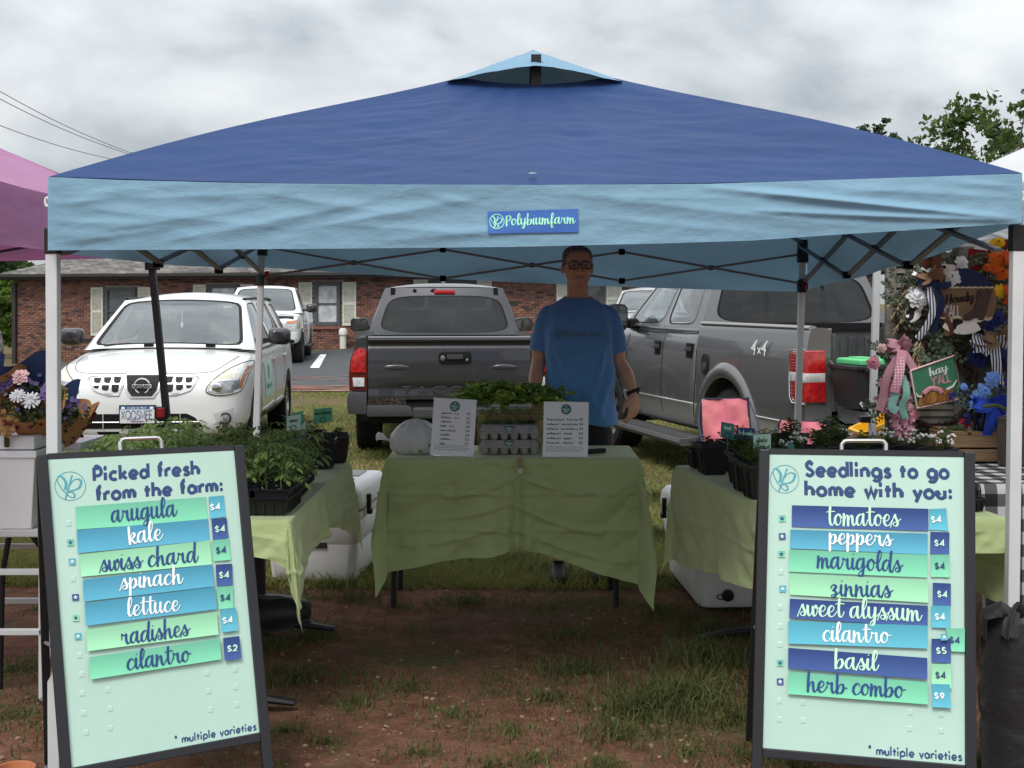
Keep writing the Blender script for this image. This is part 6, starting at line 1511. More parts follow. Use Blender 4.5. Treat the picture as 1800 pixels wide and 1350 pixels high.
for s_ in(1,-1):
 strip('hood_gap',bv,'front',[(s_*.16,.862),(s_*.45,.862),(s_*.60,.875),(s_*.66,.91),(s_*.74,.985)],.0035,trim_b,sv,.0)
 hl=[(.565,.70),(.575,.745),(.64,.82),(.72,.885),(.79,.925),(.835,.94),(.858,.93),(.866,.87),(.855,.71),(.80,.675),(.70,.665),(.61,.675)]
 o=decal('headlight',bv,'front',[(s_*a,b)for a,b in hl],lamp_hazy,sv,.010,.04)
 strip('lens_rim',bv,'front',[(s_*a,b)for a,b in hl+hl[:1]],.004,trim_b,o,.008,3)
 decal('reflector',bv,'front',[(s_*a,b)for a,b in[(.585,.70),(.60,.745),(.65,.79),(.745,.80),(.835,.80),(.838,.72),(.79,.69),(.70,.682),(.62,.688)]],lamp_in,o,.015,.035)
 decal('side_marker',bv,'front',[(s_*a,b)for a,b in[(.846,.90),(.862,.90),(.862,.84),(.850,.715),(.834,.72),(.842,.81)]],lamp_amber,o,.018,.03)
 cpt=fit(bv,'front',s_*.655,.735,.016);q=MB();q.lathe([(.0,.012),(.034,.012),(.045,.006),(.048,0)],18,Matrix.Translation(cpt)@Matrix.Rotation(R(-90),4,'X'));q.build('bulb',chrome,o)
 decal('lamp_rim',bv,'front',[(s_*a,b)for a,b in[(.595,.705),(.62,.80),(.74,.808),(.835,.806),(.835,.796),(.74,.796),(.635,.785),(.612,.705)]],chrome,o,.019,.03)
 fr=[(.165,.848),(.47,.838),(.475,.80),(.44,.735),(.39,.70),(.205,.672)]
 w_=decal('grille_frame',bv,'front',[(s_*a,b)for a,b in fr],M('silver_plastic',(.55,.56,.57),.3,metal=.3),sv,.006,.04)
 strip('chrome_rim',bv,'front',[(s_*a,b)for a,b in fr+fr[:1]],.006,chrome,w_,.008,2)
 for i in range(3):
  for j,(z0,z1)in enumerate(((.782,.836),(.700,.768))):
   x0=.198+.088*i+(.010 if j else 0);x1=x0+.066;z0_=z0+(.030*i*.55 if j else 0)
   if j and i==2:x1-=.012
   decal('grille_opening',bv,'front',[(s_*x0,z1-.004*i),(s_*x1,z1-.004*i),(s_*(x1-.004),z0_+.012),(s_*(x1-.022),z0_),(s_*(x0+.012),z0_),(s_*(x0+.002),z0_+.012)],trim_b,w_,.0095,.03)
 decal('fog_recess',bv,'front',[(s_*a,b)for a,b in[(.63,.50),(.80,.545),(.835,.50),(.80,.40),(.72,.385),(.66,.43)]],M('recess_white',(.50,.51,.50),.4),sv,.003,.03)
 q=MB();cpt=fit(bv,'front',s_*.735,.455,.012);rt=Matrix.Translation(cpt)@Matrix.Rotation(R(-90),4,'X');q.lathe([(.052,-.02),(.054,.008),(.044,.012),(.040,.0)],18,rt,False);f_=q.build('fog_lamp',trim_b,sv);g=MB();g.lathe([(0,.006),(.04,.002)],16,rt,False);g.build('lens',lamp_in,f_)
gm_=decal('grille_frame',bv,'front',[(-.175,.852),(.175,.852),(.150,.705),(.105,.645),(-.105,.645),(-.150,.705)],M('silver_plastic'),sv,.010,.04)
decal('grille_mesh',bv,'front',[(-.155,.850),(.155,.850),(.128,.715),(.088,.664),(-.088,.664),(-.128,.715)],M('grille_mesh',(.02,.02,.022),.45,bump=.9,bscale=140),gm_,.014,.03)
ctr=fit(bv,'front',0,.752,.024);q=MB()
rt=Matrix.Translation(ctr)@Matrix.Rotation(R(90),4,'X')
q.tube([rt@Vector((.066*math.cos(a),.066*math.sin(a),0))for a in[2*math.pi*k/32 for k in range(33)]],.010,8)
badge=q.build('badge',chrome,sv);q=MB();q.box(ctr+Vector((0,.008,0)),(.172,.016,.036));q.build('name_bar',M('silver_plastic'),badge,smooth=0,bevel=.004)
q=MB();_,wdt=glyphs('NISSAN',False);text_mesh(q,'NISSAN',lambda u,v,h:ctr+Vector((.076-.152*u,.017+h,-.0125+v*.036)),False,.17,0,.0006);q.build('lettering',trim_b,badge,recalc=False)
lo_=decal('lower_intake',bv,'front',[(-.40,.505),(.40,.505),(.47,.47),(.545,.385),(.50,.372),(-.50,.372),(-.545,.385),(-.47,.47)],trim_b,sv,.004,.05)
q=MB();strip('',bv,'front',[(-.51,.43),(.51,.43)],.006,None,None,.010,build=False,mb=q)
for x in(-.34,.0,.34):strip('',bv,'front',[(x,.375),(x,.505)],.005,None,None,.010,build=False,mb=q)
q.build('intake_bar',M('silver_plastic'),lo_)
for a,b in((-.40,-.20),(-.10,.10),(.20,.40)):decal('bumper_slot',bv,'front',[(a,.345),(b,.345),(b-.012,.312),(a+.012,.312)],trim_b,sv,.004,.04)
pc=Vector((.03,.035,.50));pl_w,pl_h=.305,.152
q=MB();q.box(pc+Vector((0,-.01,0)),(pl_w+.02,.022,pl_h+.02));plate=q.build('number_plate',trim_b,sv,smooth=0,bevel=.003)
m_pl=M('plate_print',(.60,.64,.70),.35,col2=(.70,.66,.66),vscale=9);q=MB();q.box(pc+Vector((0,.003,-.012)),(pl_w,.006,pl_h-.026));q.build('plate_face',m_pl,plate,smooth=0)
q=MB();q.box(pc+Vector((0,.003,pl_h/2-.014)),(pl_w,.0062,.027));q.build('plate_band',M('plate_blue',(.04,.12,.30),.35),plate,smooth=0)
pf_=lambda x0,w__,z0,sc:(lambda u,v,h:pc+Vector((x0-w__*u,.0064+h,z0+v*sc)))
q=MB();text_mesh(q,'XQQSMEE',pf_(.138,.276,-.040,.108),False,.085,0,.0008);q.build('lettering',ink_navy,plate,recalc=False)
q=MB();text_mesh(q,'VIRGINIA',pf_(.060,.120,-.068,.022),False,.12,0,.0008);q.build('lettering',ink_navy,plate,recalc=False)
q=MB();text_mesh(q,'IN GOD WE TRUST',pf_(.085,.170,pl_h/2-.021,.022),False,.1,0,.0008);q.build('lettering',ink_white,plate,recalc=False)
q=MB();q.box(pc+Vector((.125,.0055,pl_h/2-.014)),(.03,.004,.02));q.box(pc+Vector((-.125,.0055,pl_h/2-.014)),(.03,.004,.02));split_build(q,'plate_sticker',ink_white,plate,smooth=0)
q=MB()
for k in range(7):q.tube([pc+Vector((.09-.03*k,.0068,-.062+.010*math.sin(k))),pc+Vector((.075-.03*k,.0068,-.048+.004*math.cos(k))),pc+Vector((.06-.03*k,.0068,-.058))],.0012,4)
q.build('plate_flourish',M('print_red',(.45,.08,.08),.5),plate)
q=MB();q.grid(lambda u,v:Vector(((u-.5)*1.46,-1.02-.075*v+.06*(2*abs(u-.5))**2*-1,1.062-.012*(2*abs(u-.5))**2+.006*v)),16,2);q.build('cowl',trim_b,sv,recalc=False)
for x0,x1 in((.62,.18),(.05,-.42)):
 q=MB();q.tube([(x0,-1.10,1.085),((x0+x1)/2,-1.14,1.10),(x1,-1.13,1.09)],.009,6);q.box((x1,-1.10,1.085),(.09,.06,.03));q.build('wiper',trim_b,sv)
mirror(sv,(.93,-1.52,1.16),1,(.225,.175,.16),M('mirror_black',(.02,.02,.022),.3,coat=.6));mirror(sv,(-.93,-1.52,1.16),-1,(.225,.175,.16),M('mirror_black'))
for s_,side in((-1,'left'),(1,'right')):
 for pts in([(-1.28,.99),(-1.30,.60),(-1.36,.34),(-1.60,.30)],[(-2.40,1.03),(-2.42,.6),(-2.42,.30)],[(-3.42,1.05),(-3.30,.75),(-3.16,.60)],[(-1.6,.30),(-3.1,.30)]):strip('door_gap',bv,side,pts,.0035,trim_b,sv,-.001)
 for y in(-2.22,-3.22):q=MB();q.tube([fit(bv,side,y,.90,.012),fit(bv,side,y-.09,.905,.028),fit(bv,side,y-.18,.90,.012)],.014,7);q.build('door_handle',chrome,sv)
 for a,b in((-1.42,-2.38),(-2.44,-3.1)):q=MB();q.tube([fit(bv,side,a,.40,.006),fit(bv,side,(a+b)/2,.40,.010),fit(bv,side,b,.42,.006)],.02,6);q.build('side_moulding',chrome,sv)
 if s_==-1:
  o=decal('door_magnet',bv,side,[(-1.55,.90),(-2.15,.90),(-2.15,.52),(-1.55,.52)],M('magnet_mint',lin(196,226,214),.5),sv,.004,.1)
  q=MB();logo_mesh(q,lambda x,y,h:fit(bv,side,-1.85-x*.16,.79+y*.16,.006+h));text_mesh(q,'Polybium farm',lambda u,v,h:fit(bv,side,-1.62-.46*u,.62+v*.03,.006+h),True,.2);q.build('lettering',ink_teal,o,recalc=False)
q=MB();q.box((-.46,-1.90,1.46),(.09,.004,.03),Matrix.Rotation(R(-60),3,'X'));q.build('window_sticker',ink_white,sv,smooth=0)
q=MB();q.box((-.57,-1.22,1.10),(.10,.004,.05),Matrix.Rotation(R(-60),3,'X'));q.build('window_sticker',M('sticker_lime',(.55,.68,.30),.5),sv,smooth=0)
q=MB();q.box((0,-1.92,1.46),(.22,.03,.065));q.build('rear_view_mirror',cabin_m,sv,smooth=0,bevel=.01);q=MB();q.tube([(.02,-1.9,1.43),(.02,-1.9,1.30)],.003,4);q.ball((.02,-1.9,1.27),.03,8,6,(.5,.4,1));q.build('mirror_charm',ink_white,sv)
tac_loc=(-.585,11.45,0);tac_rz=R(4.5)
tk=thing('pickup_truck','dark grey pickup truck seen from behind, TACOMA pressed into its tailgate','pickup truck',tac_loc,tac_rz,'vehicles parked behind the stall')
def truck_cab(root,pm,y0,yb,yf,hw,zbelt,zroof,hwr,gl_r,gl_s,hood_z,yn,wheel_r,wheel_y,doors,tumble=.2,wind=.75,zb=.46):
 """cab with its hood: y0 rear wall, yb where the doors end, yf windscreen foot, yn nose"""
 secs=[(y0,prof(hw,zb+.03,zbelt-.01,.0,tuck=.94)),(y0+.03,prof(hw,zb,zbelt-.005,.0,tuck=.94)),((y0+yf)/2,prof(hw*1.005,zb,zbelt,.0,tuck=.94)),(yf-.25,prof(hw,zb,zbelt,.0,tuck=.94)),(yf,prof(hw,zb,zbelt,.02,tuck=.94)),(yf+.35,prof(hw*.99,zb,hood_z+.01,.04,tuck=.94)),(yn-.35,prof(hw*.975,.46,hood_z-.03,.05,tuck=.94)),(yn-.08,prof(hw*.93,.46,hood_z-.09,.03)),(yn,prof(hw*.82,.52,hood_z-.16,.0))]
 body=sect_body('body',pm,root,secs,2,((wheel_y,wheel_r),),wheel_r*1.16,.34,hw)
 yt0,yt1=y0+tumble*.8,yf-wind
 m=MB()
 def roof_(u,v):
  x=(u-.5)*2;y=yt0+(yt1-yt0)*v;return Vector((x*hwr,y,zroof-.03+.055*(1-abs(x)**2.6)*(.25+.75*min(1,5*v,5*(1-v))**.6)))
 m.grid(roof_,22,14);m.build('roof',pm,root,recalc=False,smooth=60)
 zr=zroof-.03
 window_panel(root,[(-hw*.94,y0+.02,zbelt-.02),(hw*.94,y0+.02,zbelt-.02),(hwr,yt0,zr),(-hwr,yt0,zr)],(.055,.055,.09,.165),.03,pm,gl_r,'rear_window',5,.03,frame_name='cab_back')
 window_panel(root,[(hw*.92,yf,zbelt),(-hw*.92,yf,zbelt),(-hwr,yt1,zr),(hwr,yt1,zr)],(.05,.05,.06,.06),.06,pm,glass_l,'windshield',10,.04)
 for s_ in(1,-1):
  ys_=[y0+.02]+doors+[yf-.12];yts=[yt0]+[min(max(d_,yt0+.15),yt1-.1)for d_ in doors]+[yt1]
  for k in range(len(ys_)-1):
   xb=lambda y:hw*(.94 if y==ys_[0]else.97);A_,B_=(s_*xb(ys_[k]),ys_[k],zbelt-.015),(s_*xb(ys_[k+1]),ys_[k+1],zbelt-.015);C_,D_=(s_*hwr,yts[k+1],zr),(s_*hwr,yts[k],zr)
   quad=(A_,B_,C_,D_)if s_==1 else(B_,A_,D_,C_)
   L_=ys_[k+1]-ys_[k];i0=(.16 if k==0 and len(doors)>0 else.05);ins=(i0,.06,.05,.09)if s_==1 else(.06,i0,.05,.09)
   window_panel(root,quad,ins,.025,pm,gl_s,'side_window',6,.05)
  m=MB();m.add([(s_*hw*.97,yf-.12,zbelt-.015),(s_*hw*.92,yf,zbelt),(s_*hwr,yt1,zr)],[(0,1,2)]);m.build('pillar',pm,root,smooth=0)
 m=MB();m.grid(lambda u,v:Vector(((u-.5)*1.7*hw,yf-.05-.5*v,zbelt-.02+.05*math.sin(math.pi*v)-.05*v)),8,5);m.build('dashboard',cabin_m,root,recalc=False)
 m=MB();m.box((0,(y0+yf)/2,.62),(hw*1.8,yf-y0-.3,.1));m.build('cabin_floor',cabin_m,root,smooth=0)
 return body
tb=truck_cab(tk,gun_p,2.02,3.6,4.05,.905,1.14,1.70,.655,glass_d,glass_s,1.13,5.35,.385,4.45,[2.75,],.25,.8)
def bed_side(root,pm,prof_pts,y0,y1,s_,wy,wr,arch_w=.30,xw=.9):
 prof_pts=smooth_curve(prof_pts,3,True)
 m=MB();m.loft([[Vector((s_*x,y,z))for x,z in prof_pts]for y in np.linspace(y0,y1,9)],True,True)
 o=m.build('bed_side',pm);c=MB();c.lathe([(0,-arch_w),(wr,-arch_w),(wr,arch_w),(0,arch_w)],36,Matrix.Translation((s_*xw,wy,wr*.88))@Matrix.Rotation(R(90),4,'Y'));co=c.build('cutter',under_m,smooth=0,weld=True)
 md=o.modifiers.new('b','BOOLEAN');md.object=co;md.operation='DIFFERENCE';md.solver='EXACT';baked(o);bpy.data.objects.remove(co);o.parent=root
 o.data.polygons.foreach_set('use_smooth',[True]*len(o.data.polygons));o.data.set_sharp_from_angle(angle=R(40));return o
tp_=[(.78,.52),(.86,.52),(.905,.62),(.945,.78),(.94,.90),(.915,1.03),(.885,1.13),(.865,1.165),(.80,1.175),(.775,1.16),(.775,.6)]
for s_ in(-1,1):
 bed_side(tk,gun_p,tp_,.10,1.98,s_,1.25,.46)
 f=MB();f.loft([[Vector((s_*(.925+dx),1.25+rr_*math.sin(a),.40+rr_*math.cos(a)))for dx,rr_ in((-.03,.455),(.035,.455),(.045,.49),(.02,.53),(-.03,.54))]for a in[R(-88+176*k/24)for k in range(25)]],True,True);f.build('wheel_flare',gun_p,tk,smooth=50)
 sh_=lambda e:[Vector((s_*x,y,z))for x,y,z in e]
 h=MB();h.prism([(.772,.675),(.945,.675),(.948,.84),(.938,.96),(.905,1.06),(.86,1.085),(.785,1.085),(.772,1.04)],lambda x,z:Vector((s_*x,.07+.5*max(0,x-.90),z)),lambda x,z:Vector((s_*x,.20,z)));lh=h.build('tail_lamp',M('lamp_housing',(.10,.008,.010),.25,coat=1.0),tk,smooth=30,bevel=.008)
 h=MB();h.prism([(.785,.848),(.925,.848),(.935,.86),(.925,.97),(.895,1.045),(.855,1.07),(.80,1.07),(.785,1.05)],lambda x,z:Vector((s_*x,.058+.5*max(0,x-.90),z)),lambda x,z:Vector((s_*x,.10,z)));h.build('brake_lens',lamp_red,lh,smooth=30,bevel=.006)
 h=MB();h.prism([(.800,.715),(.905,.715),(.912,.80),(.800,.80)],lambda x,z:Vector((s_*x,.060,z)),lambda x,z:Vector((s_*x,.10,z)));h.build('reverse_lens',lamp_clear,lh,smooth=30,bevel=.005)
 h=MB();h.prism([(.775,.30+.16),(.955,.30+.16),(.965,.58),(.95,.665),(.775,.665)],lambda x,z:Vector((s_*x,-.05+.12*max(0,x-.86)/.1*.9,z)),lambda x,z:Vector((s_*x,.12,z)));h.build('bumper_corner',trim_g,tk,smooth=30,bevel=.018)
 h=MB();h.prism([(.33,.44),(.775,.44),(.775,.55),(.42,.55),(.36,.52)],lambda x,z:Vector((s_*x,-.06,z)),lambda x,z:Vector((s_*x,.13,z)));h.build('bumper_step',trim_g,tk,smooth=30,bevel=.02)
 well(tk,s_,1.25,.40,.465,.58,.90)
 wheel(tk,(s_*.795,1.25,.385),.385,.25,tread=True);wheel(tk,(s_*.80,4.45,.385),.385,.25,tread=False)
 mirror(tk,(s_*.90,3.55,1.24),s_,(.215,.17,.16),M('mirror_black'))
 q=MB();q.tube([(s_*.90,2.8,.94),(s_*.93,2.9,.945),(s_*.90,3.0,.94)],.014,6);q.build('door_handle',gun_p,tk)
rr=random.Random(9);mu=MB()
for s_ in(-1,1):
 for k in range(420):
  c=Vector((s_*rr.uniform(.42,.77),rr.uniform(-.04,.10),.552+rr.random()**2*.05));d=Vector((rr.gauss(0,1),rr.gauss(0,1),rr.gauss(0,.4))).normalized();mu.beam(c-d*.014,c+d*.014,.008,.005)
mu.build('mulch',M('mulch',(.07,.05,.036),.95,var=.5,vscale=20),tk,smooth=0,kind='stuff',label='brown mulch spilled on the bumper step')
q=MB();q.box((0,.02,.47),(.70,.14,.10));q.build('bumper_centre',trim_g,tk,smooth=0,bevel=.02)
q=MB();q.box((0,.45,.47),(1.5,.7,.2));q.box((0,2.6,.45),(1.3,4.2,.25));q.tube([(-.7,1.25,.38),(.7,1.25,.38)],.06,8);q.lathe([(0,-.1),(.33,-.1),(.33,.1),(0,.1)],24,Matrix.Translation((0,.62,.48)));q.build('underbody',under_m,tk,smooth=30)
tgp=[(.075,.585),(.050,.592),(.046,.62),(.052,.70),(.046,.72),(.040,.80),(.036,.95),(.040,1.05),(.068,1.075),(.080,1.10),(.074,1.12),(.040,1.14),(.030,1.155),(.034,1.178),(.060,1.187),(.12,1.187),(.125,.585)]
q=MB();
def tg_y(x,y,z):
 e=1/(1+math.exp(-(.60-abs(x))/.03));zz=1/(1+math.exp(-(.735+.0-z)/.012));ed=1/(1+math.exp(-(z-.62)/.008));return y+(.020*e*zz if y<.07 else 0)
zs=[];
for k in range(len(tgp)-1):
 a,b=tgp[k],tgp[k+1];n=6 if abs(b[1]-a[1])>.06 else 2
 zs+=[(a[0]+(b[0]-a[0])*j/n,a[1]+(b[1]-a[1])*j/n)for j in range(n)]
zs.append(tgp[-1])
q.loft([[Vector((x,tg_y(x,y,z),z))for y,z in zs]for x in np.linspace(-.765,.765,61)],True,True)
tg=q.build('tailgate',gun_p,tk,smooth=35)
q=MB();q.prism([(-.01+.155*a,.985+.058*b)for a,b in[squircle((math.cos(t),math.sin(t)),6)for t in[2*math.pi*k/32 for k in range(32)]]],lambda x,z:Vector((x+.06,.028,z)),lambda x,z:Vector((x+.06,.05,z)));hd=q.build('handle',trim_b,tg,smooth=30,bevel=.004)
q=MB();q.box((.05,.022,.993),(.15,.02,.045));q.build('handle_grip',trim_g,hd,smooth=0,bevel=.008);q=MB();q.ball((-.065,.022,.98),.024,10,8,(1,.6,1.2));q.build('camera',M('camera_grey',(.12,.12,.12),.3),hd);q=MB();q.lathe([(0,.004),(.012,.002)],12,Matrix.Translation((.165,.026,.965))@Matrix.Rotation(R(90),4,'X'));q.build('lock',chrome,hd)
q=MB();text_mesh(q,'TOYOTA',lambda u,v,h:Vector((-.005+.11*u,.0115-h,.999+v*.017)),False,.12,0,.0008);q.build('lettering',trim_g,hd,recalc=False)
q=MB();text_mesh(q,'TACOMA',lambda u,v,h:Vector((-.445+.93*u,.058-h*1.0,.655+v*.082)),False,.15,.25,.012,.002);q.build('lettering',gun_p,tg,recalc=False)
for x in(-.50,.52):
 q=MB();q.lathe([(.0,.006),(.62,.006),(.86,.004),(1.0,0)],24,Matrix.Translation((x,.038,.895))@Matrix.Rotation(R(90),4,'X')@Matrix.Diagonal((.125,.026,1,1)));q.build('stamped_oval',gun_p,tg)
q=MB();q.box((0,1.06,.80),(1.56,1.9,.03));q.box((0,2.0,.95),(1.56,.03,.4));q.build('bed_liner',trim_b,tk,smooth=0)
q=MB();q.box((.0,2.185,1.628),(.235,.05,.045));q.build('third_brake_lamp',lamp_red,tk,smooth=30,bevel=.008)
q=MB();q.loft([[Vector((x*.02,2.75+y,1.705+z))for x in(-1,1)]for y,z in((0,0),(.06,.09),(.1,.1),(.2,0))],False,False);q.add([(-.025,2.7,1.70),(.025,2.7,1.70),(0,2.82,1.79),(0,2.92,1.70)],[(0,1,2),(1,3,2),(3,0,2)]);q.build('antenna_fin',gun_p,tk,smooth=0)
for s_ in(-1,1):q=MB();q.box((s_*.575,2.205,1.625),(.05,.035,.09));q.build('roof_seam',trim_b,tk,smooth=0)
seat(tk,-.36,3.15,.78,seat_m,.56);seat(tk,.36,3.15,.78,seat_m,.56);steering(tk,-.36,3.75,1.10)
rr=random.Random(31)
for x,sz in((-.33,.03),(-.12,.036)):
 q=MB();pts=[(x+sz*rr.uniform(.4,1.1)*math.cos(a),1.645+sz*.7*rr.uniform(.3,1.1)*math.sin(a))for a in[2*math.pi*k/12 for k in range(12)]];q.prism(pts,lambda a,z:Vector((a,2.176,z)),lambda a,z:Vector((a,2.21,z)));q.build('paint_chip',trim_b,tk,smooth=0)
f_rz=R(15);f_c=Vector((2.09+math.cos(f_rz),8.6+math.sin(f_rz),0))
fp=thing('pickup_truck','grey two-tone pickup with its tailgate down and 4x4 on its side','pickup truck',f_c,f_rz,'vehicles parked behind the stall')
fb=truck_cab(fp,grey_p,1.99,3.4,3.95,.985,1.29,1.88,.70,glass_d,glass_l,1.22,5.15,.40,4.22,[2.80],.18,.75,.33)
def two_tone(o,z,extra=None):
 me=o.data;me.materials.append(silver_p)
 bm=bmesh.new();bm.from_mesh(me);bmesh.ops.bisect_plane(bm,geom=bm.verts[:]+bm.edges[:]+bm.faces[:],plane_co=(0,0,z),plane_no=(0,0,1))
 for f in bm.faces:
  if f.calc_center_median().z<z:f.material_index=1
 bm.to_mesh(me);bm.free()
two_tone(fb,.625)
bvf=bvh_of(fb)
fpf=[(.80,.38),(.93,.38),(.985,.50),(1.0,.80),(.995,1.0),(.985,1.15),(.965,1.27),(.945,1.315),(.88,1.325),(.80,1.31),(.79,1.25),(.79,.55)]
for s_ in(-1,1):
 o=bed_side(fp,grey_p,fpf,.04,1.955,s_,1.37,.48,.32,1.0);two_tone(o,.625);bvs=bvh_of(o)
 f=MB();f.loft([[Vector((s_*(.985+dx),1.37+rr_*math.sin(a),.42+rr_*math.cos(a)))for dx,rr_ in((-.03,.475),(.030,.475),(.045,.50),(.035,.575),(-.02,.62))]for a in[R(-86+172*k/28)for k in range(29)]],True,True);f.build('wheel_flare',grey_p,fp,smooth=50)
 h=MB();h.tube([(s_*.93,.06,1.322),(s_*.93,1.95,1.328)],.035,8,flat=.5);h.build('bed_rail_cap',M('rail_grey',(.22,.22,.22),.5),fp)
 out_=[(.02,.79),(.20,.79),(.235,.83),(.245,1.10),(.225,1.155),(.02,1.165)]
 h=MB();h.prism(out_,lambda y,z:Vector((s_*1.012,y,z)),lambda y,z:Vector((s_*.84,y,z)));lh=h.build('tail_lamp',lamp_red,fp,smooth=30,bevel=.02,bseg=3)
 h=MB();h.prism([(.018,.935),(.243,.935),(.243,1.005),(.018,1.005)],lambda y,z:Vector((s_*1.016,y,z)),lambda y,z:Vector((s_*.85,y,z)));h.build('reverse_lens',lamp_clear,lh,smooth=30,bevel=.01)
 h=MB()
 for k in range(6):h.tube([(s_*1.014,.03,1.03+.02*k),(s_*1.014,.235,1.03+.02*k)],.004,5)
 for k in range(4):h.tube([(s_*1.014,.03,.82+.025*k),(s_*1.014,.235,.82+.025*k)],.003,5)
 split_build(h,'lens_rib',lamp_red,lh)
 h=MB();h.tube([(s_*1.013,y,z)for y,z in[(.02,.785),(.205,.782),(.243,.825),(.252,1.10),(.23,1.162),(.02,1.172)]],.006,6);h.build('lamp_trim',chrome,lh)
 well(fp,s_,1.37,.42,.485,.62,.96);well(fp,s_,4.22,.40,.47,.60,.90)
 wheel(fp,(s_*.84,1.37,.40),.40,.27);wheel(fp,(s_*.85,4.22,.40),.40,.27)
 h=MB();h.tube([(s_*1.004,y,.632)for y in(.06,.4,.82)],.007,6);h.tube([(s_*1.004,y,.632)for y in(1.92,1.94)],.007,6);h.tube([(s_*1.0,y,.632)for y in(2.0,2.8,3.72)],.007,6);h.build('chrome_strip',chrome,fp)
 h=MB();h.loft([[Vector((s_*x,y,z))for x,z in((.88,.27),(1.13,.27),(1.15,.30),(1.14,.33),(.88,.34))]for y in(1.98,2.05,3.62,3.70)],True,True)
 for k in range(5):h.box((s_*(.94+.04*k),2.83,.338),(.012,1.6,.008))
 h.build('side_step',M('step_grey',(.09,.09,.092),.6),fp,smooth=0)
 side='left' if s_<0 else 'right'
 for pts in([(2.785,1.27),(2.785,.9),(2.785,.50)],[(2.06,1.27),(2.05,.80),(2.08,.50)],[(3.72,1.2),(3.74,.9),(3.70,.6)],[(2.08,.36),(3.70,.36)]):strip('door_gap',bvf,side,pts,.005,trim_b,fp,-.001)
 for y in(2.16,2.90):
  h=MB();c_=fit(bvf,side,y,1.085,.0);h.box(c_+Vector((s_*.006,0,0)),(.02,.125,.13));hh_=h.build('door_handle',trim_b,fp,smooth=30,bevel=.006);h=MB();h.box(c_+Vector((s_*.022,0,.012)),(.02,.12,.035));h.build('handle_grip',trim_g,hh_,smooth=0,bevel=.006)
 h=MB();h.box((s_*.95,3.62,1.30),(.10,.14,.10));h.build('mirror_base',trim_b,fp,smooth=0,bevel=.02);mirror(fp,(s_*1.03,3.60,1.36),s_,(.20,.27,.16),trim_b)
 h=MB();h.loft([[Vector((s_*x,y,z))for y,z in((-.14,.50),(-.16,.56),(-.14,.64),(-.05,.66),(.05,.64),(.05,.50))]for x in(.0,.55,.85)],True,False);h.loft([[Vector((s_*x,y+dy,z))for y,z in((-.14,.50),(-.16,.56),(-.14,.64),(-.05,.66),(.05,.64),(.05,.50))]for x,dy in((.85,0),(.95,.03),(1.0,.12),(1.005,.24))],True,True);h.build('bumper',chrome,fp,smooth=50)
 if s_<0:
  q=MB()
  def f4(a,b,h_):return Vector((-.998,.90-a*1.5,1.10+b*1.35))+Vector((-.004-h_,0,0))
  for ox,sc in((0,1.0),(.085,.45),(.115,1.0)):
   if sc==1.0:
    for seg in([(.045+.030,.085),(.012,.032),(.058,.032)],[(.052,.060),(.040,.0)]):stroke(q,[(ox+x,y)for x,y in seg],.010,f4,False,.0008)
   else:
    for seg in([(.0,.035),(.022,.008)],[(.022,.035),(.0,.008)]):stroke(q,[(ox-.004+x*1.5,y*1.3)for x,y in seg],.008,f4,False,.0008)
  q.build('lettering',ink_white,fp,recalc=False,label='white 4x4 lettering')
  q=MB();q.lathe([(.0,.0),(.9,.0),(1.0,.004),(1.0,.012)],24,Matrix.Translation((-.998,1.76,.985))@Matrix.Rotation(R(-90),4,'Y')@Matrix.Diagonal((.088,.068,1,1)));fd=q.build('fuel_filler',under_m,fp);q=MB();q.lathe([(.0,.02),(.035,.018),(.038,0)],14,Matrix.Translation((-1.0,1.76,.965))@Matrix.Rotation(R(-90),4,'Y'));q.build('fuel_cap',trim_g,fd)
q=MB()
for x in(-.29,.29):q.beam((x,1.995+.03,1.30),(x*.93,2.10,1.78),.035,.02)
q.build('slider_frame',trim_b,fp,smooth=0)
bl=M('bed_liner_grey',(.055,.057,.060),.6,var=.2,vscale=6)
q=MB();q.box((0,1.0,.745),(1.58,1.95,.04));q.box((0,1.965,1.02),(1.58,.03,.56))
for k in range(9):q.box((-.66+.165*k,1.945,1.0),(.075,.03,.40))
for s_ in(-1,1):
 q.box((s_*.775,1.0,1.02),(.03,1.95,.52))
 for k in range(6):q.box((s_*.755,.25+.3*k,1.0),(.03,.13,.40))
for k in range(12):q.box((-.70+.127*k,.98,.768),(.06,1.9,.012))
q.build('bed_liner',bl,fp,smooth=0,bevel=.006)
q=MB();q.box((0,1.96,1.29),(1.62,.05,.07));q.build('bed_rail_cap',trim_b,fp,smooth=0)
q=MB();q.loft([[Vector((x,y,z))for y,z in((.0,.765),(-.52,.752),(-.545,.735),(-.54,.705),(-.40,.67),(-.10,.655),(.0,.68))]for x in(-.77,-.76,.76,.77)],True,True);tg=q.build('tailgate',grey_p,fp,smooth=35,bevel=.008)
q=MB();
for k in range(10):q.box((-.63+.14*k,-.26,.764),(.06,.44,.012),Matrix.Rotation(R(1.4),3,'X'))
q.build('tailgate_liner',bl,tg,smooth=0)
for s_ in(-1,1):
 q=MB();q.tube([(s_*.80,.06,1.10),(s_*.79,-.38,.80)],.007,6);q.tube([(s_*.79,-.33,.83),(s_*.79,-.40,.785)],.014,8);q.build('tailgate_cable',rim_m,fp)
q=MB();q.box((0,2.4,.50),(1.5,4.6,.22));q.box((0,.4,.52),(1.5,.8,.2));q.build('underbody',under_m,fp,smooth=0)
for x in(-.42,.42):seat(fp,x,3.05,.85,seat_m,.58)
q=MB();q.box((0,2.35,1.10),(1.4,.14,.56));q.build('rear_bench',seat_m,fp,smooth=0,bevel=.05)
rr=random.Random(12);q=MB()
